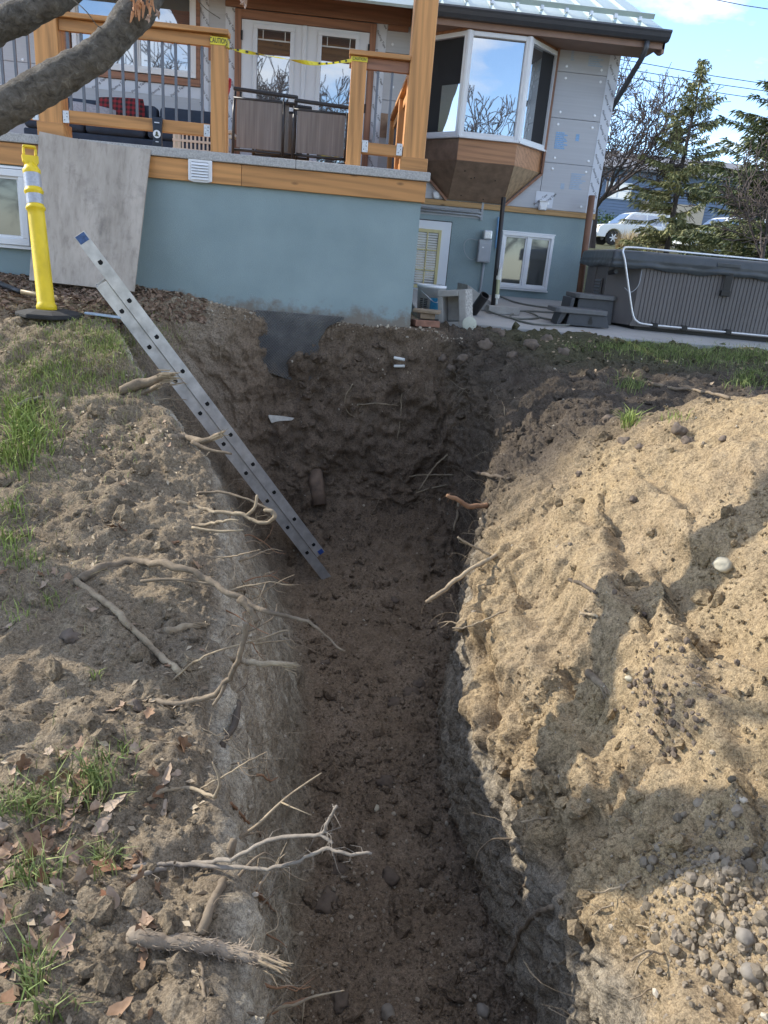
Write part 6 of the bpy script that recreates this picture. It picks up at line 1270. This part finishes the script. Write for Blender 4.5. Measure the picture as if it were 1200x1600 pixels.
def wall_roots(w, n, seed, label, group, mats, l0, l1):
    R = np.random.default_rng(seed); Rr = random.Random(seed)
    for i in pick(w, n, seed):
        p = Vector(GP[i]); nn = Vector(GN[i]); t = Vector((0, Rr.uniform(-1, 1), Rr.uniform(-.7, .5))); d = (nn*Rr.uniform(.5, 1.1)+t*.8).normalized(); ln = Rr.uniform(l0, l1); pts = [p-nn*.03]; q = p
        for k in range(5): d = (d+Vector(R.normal(size=3))*.30+Vector((0, 0, -.10))).normalized(); q = q+d*ln/5; pts.append(q)
        C_ = catmull(pts, 5); r = Rr.uniform(.0018, .0062); b_ = MB(); b_.tube(C_, [r*(1-.7*j/(len(C_)-1))*(1+Rr.uniform(-.15, .15)) for j in range(len(C_))], 6); e = C_[len(C_)//2]; d2 = (d+Vector(R.normal(size=3))*.7).normalized(); b_.tube([e, e+d2*ln*.2, e+d2*ln*.4+Vector(R.normal(size=3))*ln*.06], [r*.55, r*.4, r*.15], 4)
        tag(b_.build('root', M[mats[Rr.randrange(len(mats))]], None, smooth=True), label, 'root', group)
y_ = GP[:, 1]; uu = GU
wall_roots(GZ['lw']*((uu > 4.1) & (uu < 5.3))*(y_ > 1.2)*(y_ < 5.0)/y_, 64, 61, 'thin broken root sticking out of the upper left trench wall', 'thin roots sticking out of the left wall', ('root', 'root_pale', 'root_red'), .10, .34)
wall_roots(GZ['rw']*((uu > 9.6) & (uu < 11.0))*(y_ > 1.6)*(y_ < 6.2), 20, 62, 'thin broken root sticking out of the right trench wall', 'thin roots sticking out of the right wall', ('root', 'root_pale'), .10, .30)

# ---- clods, pebbles, stones
def ico(sub):
    import bmesh
    bm = bmesh.new(); bmesh.ops.create_icosphere(bm, subdivisions=sub, radius=1.0); bm.verts.ensure_lookup_table(); v = np.array([x.co[:] for x in bm.verts], np.float32); f = np.array([[q.index for q in p.verts] for p in bm.faces], np.int32); bm.free(); return v, f
def scatter(name, label, weight, n, seed, smin, smax, sub, m, power=2.2, flat=.75, sink=.3, rough=.28, kind='stuff', cat='clods', mul=(1, 1, 1), use_soil=True, smooth=False):
    R = np.random.default_rng(seed); ids = pick(weight, n, seed); base, f = ico(sub); nv = len(base); var = []
    for k in range(10):
        v = base*(1+rough*fbm(base*1.1+k*9, 1.0, 3)[:, None]*1.6+rough*.6*fbm(base+k*5, 3.1, 2)[:, None]); v = v*np.array([1, R.uniform(.65, 1), R.uniform(.5, .9)]); var.append(v)
    var = np.array(var, np.float32); s = smin*(smax/smin)**(R.random(n)**power)
    q = R.normal(size=(n, 4)); q /= np.linalg.norm(q, axis=1, keepdims=True); w, x, y, z = q.T
    Rm_ = np.stack([1-2*(y*y+z*z), 2*(x*y-z*w), 2*(x*z+y*w), 2*(x*y+z*w), 1-2*(x*x+z*z), 2*(y*z-x*w), 2*(x*z-y*w), 2*(y*z+x*w), 1-2*(x*x+y*y)], -1).reshape(n, 3, 3)
    V = np.einsum('nij,nkj->nki', Rm_, var[R.integers(0, 10, n)])*s[:, None, None]
    pos = GP[ids]+R.normal(size=(n, 3))*.004+GN[ids]*(s*(.5-sink))[:, None]
    V = (V+pos[:, None, :]).reshape(-1, 3); Fq = (f[None]+(np.arange(n)*nv)[:, None, None]).reshape(-1, 3)
    o = npmesh(name, V, Fq, m, None, smooth, kind); tag(o, label, cat)
    if use_soil:
        R = np.random.default_rng(seed+1); col = np.empty(len(GP)*4, np.float32); GROUND.data.color_attributes['soil'].data.foreach_get('color', col); col = col.reshape(-1, 4)[ids]; col[:, :3] *= (R.uniform(.78, 1.12, n)[:, None]*np.array(mul)); a_ = o.data.color_attributes.new('soil', 'FLOAT_COLOR', 'POINT'); a_.data.foreach_set('color', np.repeat(col, nv, 0).astype(np.float32).ravel())
    return o
yy = GP[:, 1]; xx = GP[:, 0]; inview = ((yy > .7) & (yy < 7.6) & (xx > -3.2) & (xx < 4.6)).astype(np.float32); nearf = 1/np.clip(yy, 1.2, 9)**1.3
patch = np.clip(.5+1.8*fbm(GP, 1.5, 3), .06, 1)
base_w = inview*nearf*(GZ['mound']*.75*patch**1.6+GZ['dark']*.9*patch+GZ['floor']*2.3*patch+GZ['lt']*.42*patch*(xx > -3)+GZ['end']*.22+GZ['rw']*.03+GZ['lw']*.02)
scatter('soil_clods', 'loose soil clods strewn over the banks and the trench floor', base_w, 7500, 31, .006, .055, 2, M['soil'], 4.2, rough=.55, mul=(.95, .95, .95))
scatter('soil_crumbs', 'fine soil crumbs scattered over the banks and the trench floor', base_w, 28000, 32, .0032, .012, 1, M['soil'], 1.7, rough=.4)
M['pebble'] = leafmat('pebble_stone', (.16, .125, .088), (.46, .40, .31)); M['stone'] = plain('grey_field_stone', (.25, .22, .18), .85, .3, 12, .3, 60); M['stone_pale'] = plain('pale_stone', (.42, .38, .28), .85, .3, 16, .5, 40); M['soil'] = plain('soil_coated_stone', (.13, .10, .075), .95, .3, 22, .4, 70)
scatter('pebbles', 'small grey and pale pebbles on the trench floor', inview*nearf**1.2*(GZ['floor']*(.8+(yy < 3.2)*1.6)+GZ['mound']*.12+GZ['dark']*.08+GZ['lw']*.05+GZ['end']*.08), 4200, 33, .003, .016, 1, M['pebble'], 2.2, rough=.15, cat='pebbles', use_soil=False)
def blob(px, py, r):
    p, n = hit(px, py); return np.exp(-((GP-np.array(p, np.float32))**2).sum(1)/(2*r*r))
scatter('gravel_heap', 'grey gravel spilled on the lower right of the spoil heap', blob(1120, 1400, .16)+blob(1165, 1450, .12)+.7*blob(1080, 1375, .10), 1400, 34, .004, .020, 2, leafmat('grey_gravel', (.12, .098, .07), (.26, .215, .16)), 3.2, sink=.5, rough=.38, cat='gravel', use_soil=False)
scatter('gravel_spill', 'grey brown gravel patch in the shaded fold of the spoil heap', blob(1020, 1090, .12)+blob(1060, 1110, .08)+.5*blob(930, 960, .07), 300, 35, .004, .017, 1, M['soil'], 1.8, rough=.2, cat='gravel', mul=(.95, .97, 1.0))
scatter('wall_gravel', 'pale gravel along the foot of the blue wall', np.exp(-((yy-6.94)/.06)**2)*((xx > -1.7) & (xx < 1.2) & (GP[:, 2] > .84))*(GN[:, 2].clip(0, 1)**2), 420, 36, .005, .02, 1, M['pebble'], 1.6, rough=.15, cat='gravel', use_soil=False)
def stone(px, py, w, label, m='stone', group=None, h=.75, cat='stone', seed=0, name='stone', lift=.25):
    p, n = hit(px, py); d0 = hdepth(px, py); r = w/2*d0/F; v, f = ico(3); k = seed+px; v = v*(1+(.8 if m == 'soil' else .36)*fbm(v+k, 1.2, 4)[:, None]+(.34 if m == 'soil' else .05)*fbm(v+k, 3, 4)[:, None]); v = v*np.array([1, .85, h]); a_ = random.Random(k).uniform(0, 6)
    c_, s_ = math.cos(a_), math.sin(a_); v = v @ np.array([[c_, -s_, 0], [s_, c_, 0], [0, 0, 1]]); v = v*r+np.array(p+n*r*(lift if m != 'soil' else -.12)); o = npmesh(name, v, f, M[m])
    if m == 'soil':
        i = int(((GP-np.array(p, np.float32))**2).sum(1).argmin()); a_ = o.data.color_attributes.new('soil', 'FLOAT_COLOR', 'POINT'); cc_ = np.array(GROUND.data.color_attributes['soil'].data[i].color, np.float32); cc_[:3] *= 1.3; a_.data.foreach_set('color', np.tile(cc_, len(v)))
    return tag(o, label, cat, group)
stone(1131, 882, 36, 'pale cream stone half set in the spoil slope', 'stone_pale', None, .6, lift=.05); stone(603, 1224, 34, 'flat rounded stone lying alone on the trench floor', 'soil', None, .5); stone(1178, 1520, 34, 'smooth grey stone at the foot of the gravel heap', 'stone'); stone(1165, 1462, 30, 'angular grey stone in the gravel heap', 'stone', None, .8); stone(983, 1060, 13, 'small pale stone in the shaded fold of the spoil heap', 'stone_pale')
stone(641, 1085, 30, 'round soil coated stone beside its smaller neighbour on the trench floor', 'soil'); stone(656, 1070, 22, 'smaller round stone touching the larger soil coated one', 'soil'); stone(618, 1100, 30, 'dull stone left of the pair of soil coated stones', 'soil', None, .6); stone(617, 938, 15, 'small round stone at the middle of the trench floor', 'soil'); stone(507, 1036, 20, 'round clod like stone near the left foot of the trench', 'soil'); stone(622, 1036, 14, 'small stone above the pair of soil coated stones', 'soil')
stone(606, 1584, 26, 'blocky pale stone at the bottom edge of the trench floor', 'stone'); stone(754, 1580, 22, 'mottled pebble at the bottom of the trench floor near the right wall', 'stone'); stone(588, 1264, 14, 'small pale grey stone below the flat stone', 'stone_pale'); stone(760, 1518, 14, 'long pale pebble below the curved brown root', 'stone_pale', None, .5)
stone(533, 1365, 40, 'large soil lump near the left foot of the trench', 'soil', None, .6, 'clod', 3, 'soil_lump'); stone(512, 1408, 44, 'broad soil lump below the large lump at the left foot', 'soil', None, .5, 'clod', 5, 'soil_lump'); stone(610, 1368, 30, 'angular lump beside the cracked soil step on the trench floor', 'soil', None, .8, 'clod', 7, 'soil_lump'); stone(530, 1560, 36, 'smooth soil lump at the bottom left of the trench floor', 'soil', None, .5, 'clod', 9, 'soil_lump')
stone(211, 1105, 28, 'round earth clod on the left bank below the bent root', 'soil', None, .8, 'clod', 2, 'soil_clod'); stone(110, 992, 34, 'broad earth clod on the left bank left of the peeled stick', 'soil', None, .6, 'clod', 4, 'soil_clod')
for i, (x, y, w) in enumerate(((690, 560, 16), (705, 575, 14), (722, 560, 18), (780, 520, 22), (760, 540, 24), (830, 540, 26), (855, 530, 20), (800, 555, 18), (880, 550, 18), (950, 655, 20), (975, 690, 22), (1000, 700, 18), (1060, 672, 26), (1075, 690, 22), (1130, 686, 14), (905, 740, 12), (990, 780, 14), (1050, 1130, 14))):
    stone(x, y, w, 'dark earth clod left by the digger beyond the spoil heap' if y < 600 else 'tan earth clod lying on the crest of the spoil heap', 'soil', 'earth clods along the dark bank' if y < 600 else 'earth clods on the spoil heap', .8, 'clod', i, 'earth_clod')

# ---- fallen leaves: single ones near the camera, litter along the wall
def leaf_mesh(seed, lobes=5):
    R = random.Random(seed); n = lobes*4; pts = []
    for i in range(n):
        t = i/n; a_ = 6.283*t; prof = .62+.38*math.cos(a_*1.0); r = (.66+.17*(1 if i % 4 == 0 else (.2 if i % 4 in (1, 3) else -.9)))*(.72+.4*R.random())*(1-.25*abs(math.sin(a_))); pts.append((math.sin(a_)*r*.75, math.cos(a_)*r))
    c = R.uniform(.35, 1.3); ang = R.uniform(0, 3); tw = R.uniform(-.4, .4)
    def z(x, y): u = x*math.cos(ang)+y*math.sin(ang); return c*.55*u*u+tw*x*y+.05*math.sin(9*x+seed)
    mid = [(x*.5, y*.5) for x, y in pts]; vs_ = [(0, 0, z(0, 0))]+[(x, y, z(x, y)) for x, y in mid]+[(x, y, z(x, y)+R.uniform(-.04, .08)) for x, y in pts]
    fs = [(0, i+1, (i+1) % n+1) for i in range(n)]+[(i+1, n+i+1, n+(i+1) % n+1, (i+1) % n+1) for i in range(n)]
    st = len(vs_); vs_ += [(-.015, -.5, z(0, -.5)), (.015, -.5, z(0, -.5)), (.04, -1.0, z(0, -.9)-.02)]; fs.append((st, st+1, st+2))
    me = bpy.data.meshes.new('fallen_leaf'); me.from_pydata(vs_, [], fs); me.materials.append(M['leaf']); me.shade_smooth(); return me
m, N, L, b_ = _nodes('dry_leaf'); oi = N.new('ShaderNodeObjectInfo'); cr = _ramp(N, L, oi.outputs['Random'], [(0, (.17, .095, .055)), (.3, (.30, .19, .115)), (.6, (.36, .26, .185)), (.85, (.44, .35, .26)), (1, (.27, .13, .07))]); v = _coord(N, L); nn = _noise(N, L, v, 3.5, 5); c2 = _mix(N, L, .6, cr, _ramp(N, L, nn, [(.3, (.55, .5, .45)), (.7, (1, 1, 1))]), 'MULTIPLY'); L.new(c2, b_.inputs['Base Color']); b_.inputs['Roughness'].default_value = .8; b_.inputs['Specular IOR Level'].default_value = .2; M['leaf'] = m
LM = [leaf_mesh(i, (3, 4, 5, 5)[i % 4]) for i in range(12)]
def put_leaf(p, n, s, R, label, group):
    o = bpy.data.objects.new('fallen_leaf', LM[R.randrange(12)]); COL.objects.link(o); o.location = Vector(p)+Vector(n)*s*.22
    q = Vector(n).to_track_quat('Z', 'Y') @ Matrix.Rotation(R.uniform(0, 6.28), 3, 'Z').to_quaternion() @ Matrix.Rotation(R.gauss(0, .45), 3, 'X').to_quaternion() @ Matrix.Rotation(R.gauss(0, .35), 3, 'Y').to_quaternion(); o.rotation_mode = 'QUATERNION'; o.rotation_quaternion = q; o.scale = (s, s, s); return tag(o, label, 'leaf', group)
R = random.Random(77)
lw_ = inview*GZ['lt']*(yy < 6.6)*(xx > -3.2)*np.clip(.25+1.5*fbm(GP+3, 1.1, 3), .03, 1)
for i in pick(lw_*nearf*(yy < 4.6), 120, 41): put_leaf(GP[i], GN[i], R.uniform(.022, .045), R, 'curled brown fallen leaf on the left bank', 'fallen leaves on the left bank')
cl = blob(95, 1330, .16)+blob(60, 1380, .14)+.8*blob(130, 1215, .10)+.6*blob(40, 1270, .13)+.35*blob(60, 1500, .15)+.35*blob(220, 1420, .06)+.25*blob(90, 920, .18)+.25*blob(160, 1080, .15)
for i in pick(cl*GZ['lt'], 170, 42): put_leaf(GP[i], GN[i], R.uniform(.030, .054), R, 'broad tan fallen leaf in the leaf drift at the lower left', 'leaf drift at the lower left')
LV = np.array([[0, -1, 0], [.5, -.2, .25], [0, 1, .1], [-.5, -.2, .3]], np.float32)
def litter(name, label, weight, n, seed, s0, s1, m):
    R_n = np.random.default_rng(seed); ids = pick(weight, n, seed); a_ = R_n.random(n)*6.283; s = R_n.uniform(s0, s1, n); tl_ = R_n.normal(size=(n, 3))*.35; nn = GN[ids]+tl_; nn /= np.linalg.norm(nn, axis=1, keepdims=True)
    t = np.stack([np.cos(a_), np.sin(a_), np.zeros(n)], 1); t = t-nn*(t*nn).sum(1, keepdims=True); t /= np.linalg.norm(t, axis=1, keepdims=True); bb = np.cross(nn, t); v = (GP[ids]+nn*.006)[:, None]+s[:, None, None]*(LV[None, :, :1]*bb[:, None]+LV[None, :, 1:2]*t[:, None]+LV[None, :, 2:]*nn[:, None])
    o = npmesh(name, v.reshape(-1, 3), np.arange(n*4).reshape(-1, 4), m, None, False, 'stuff'); return tag(o, label, 'leaf litter')
litter('leaf_litter', 'brown leaf litter along the foot of the wall and plywood', inview*(xx < -1.15)*(yy > 5.5)*(yy < 7.0)*(GP[:, 2] > .85)*(np.clip((yy-5.3)/1.0, .05, 1)), 4200, 43, .016, .034, leafmat('litter', (.10, .06, .04), (.34, .24, .17)))
litter('bank_litter', 'small leaf scraps and bits of straw over the left bank', lw_*(nearf), 6500, 44, .005, .020, leafmat('litter_pale', (.17, .12, .075), (.44, .36, .25)))
litter('right_litter', 'scattered leaf scraps on the grass strip by the hot tub', inview*(xx > 1.8)*(yy > 5.5)*(GP[:, 2] > .6), 260, 45, .014, .03, leafmat('litter_b', (.17, .12, .075), (.44, .34, .23)))
# ---- grass
def grass(name, label, spots, seed, m):
    R_n = np.random.default_rng(seed); B, H_, D_ = [], [], []
    for (px, py, sx, sy, n, ln) in spots:
        for _ in range(n):
            x, y = px+R_n.normal()*sx, py+R_n.normal()*sy; p, nn = hit(x, y)
            if p is None: continue
            B.append(p); H_.append(ln*R_n.uniform(.45, 1.15)); D_.append(R_n.normal(size=2)*.55)
    B = np.array([tuple(b_) for b_ in B]); n = len(B); H_ = np.array(H_)[:, None]; D_ = np.array(D_); lean = np.concatenate([D_, np.zeros((n, 1))], 1); a_ = R_n.random(n)*6.283; w = np.stack([np.cos(a_), np.sin(a_), np.zeros(n)], 1)*(.0016+.0018*R_n.random((n, 1)))*np.clip(H_/.09, .7, 2.0)
    up = np.array([0, 0, 1.0]); p1 = B+H_*.5*(up+lean*.45); p2 = B+H_*(up*.82+lean*1.1); B = B-up*.01
    v = np.stack([B-w, B+w, p1+w*.8, p1-w*.8, p2], 1).reshape(-1, 3); k = (np.arange(n)*5)[:, None]; f = np.concatenate([k+np.array([[0, 1, 2, 3]]), k+np.array([[3, 2, 4, 4]])], 0)
    f = np.concatenate([np.concatenate([k+np.array([[0, 1, 2]]), k+np.array([[0, 2, 3]]), k+np.array([[3, 2, 4]])], 0)]); o = npmesh(name, v, f, m, None, False, 'stuff'); return tag(o, label, 'grass')
M['grass'] = leafmat('green_grass', (.10, .16, .03), (.36, .42, .12)); M['grass_dull'] = leafmat('dull_grass', (.09, .14, .035), (.30, .33, .12)); M['grass_dry'] = leafmat('dry_grass_blades', (.19, .17, .075), (.44, .38, .20))
grass('lawn_tufts', 'green grass tufts growing on the left bank', [(40, 680, 26, 26, 420, .14), (20, 720, 20, 14, 160, .12), (60, 590, 40, 12, 260, .07), (150, 600, 40, 14, 260, .07), (40, 560, 50, 20, 260, .06), (20, 800, 14, 12, 60, .10), (15, 850, 16, 10, 70, .09), (35, 880, 22, 8, 80, .07), (210, 520, 34, 14, 560, .06), (165, 545, 30, 10, 420, .06), (130, 515, 40, 14, 420, .05), (90, 575, 40, 14, 300, .06), (30, 640, 30, 16, 300, .09), (220, 600, 20, 10, 90, .05), (170, 700, 40, 20, 60, .05), (25, 960, 20, 14, 40, .06), (195, 1180, 6, 8, 22, .055), (150, 1060, 6, 5, 14, .05), (85, 940, 10, 8, 24, .06)], 51, M['grass'])
grass('bank_grass', 'dull grass blades among the fallen leaves at the lower left', [(150, 1220, 22, 18, 110, .10), (40, 1270, 30, 12, 90, .08), (60, 1250, 24, 14, 60, .09), (50, 1370, 30, 12, 100, .08), (165, 1350, 14, 10, 70, .08), (120, 1250, 34, 22, 60, .09), (55, 1530, 10, 20, 60, .09), (10, 1470, 8, 14, 26, .07), (70, 1590, 20, 10, 40, .07)], 52, M['grass_dull'])
grass('pale_grass', 'dry straw coloured grass over the left bank', [(120, 520, 70, 20, 900, .045), (90, 590, 70, 40, 900, .05), (170, 560, 40, 20, 400, .045), (60, 760, 50, 60, 160, .05), (200, 660, 40, 30, 120, .05), (80, 900, 60, 40, 120, .05), (110, 1180, 60, 40, 60, .05)], 53, M['grass_dry'])
grass('grass_strip', 'green grass strip along the front of the hot tub', [(960, 545, 22, 5, 360, .07), (1010, 546, 26, 6, 560, .075), (1060, 552, 26, 8, 560, .075), (1120, 556, 30, 8, 640, .075), (1180, 558, 26, 8, 560, .075), (1175, 595, 18, 7, 420, .085), (985, 603, 14, 7, 240, .075), (900, 541, 12, 3, 60, .05)], 54, M['grass_dull'])
grass('heap_tuft', 'uprooted grass tuft on the crest of the spoil heap', [(982, 662, 7, 4, 90, .11), (1055, 655, 14, 3, 40, .06), (658, 500, 6, 3, 26, .06)], 55, M['grass'])
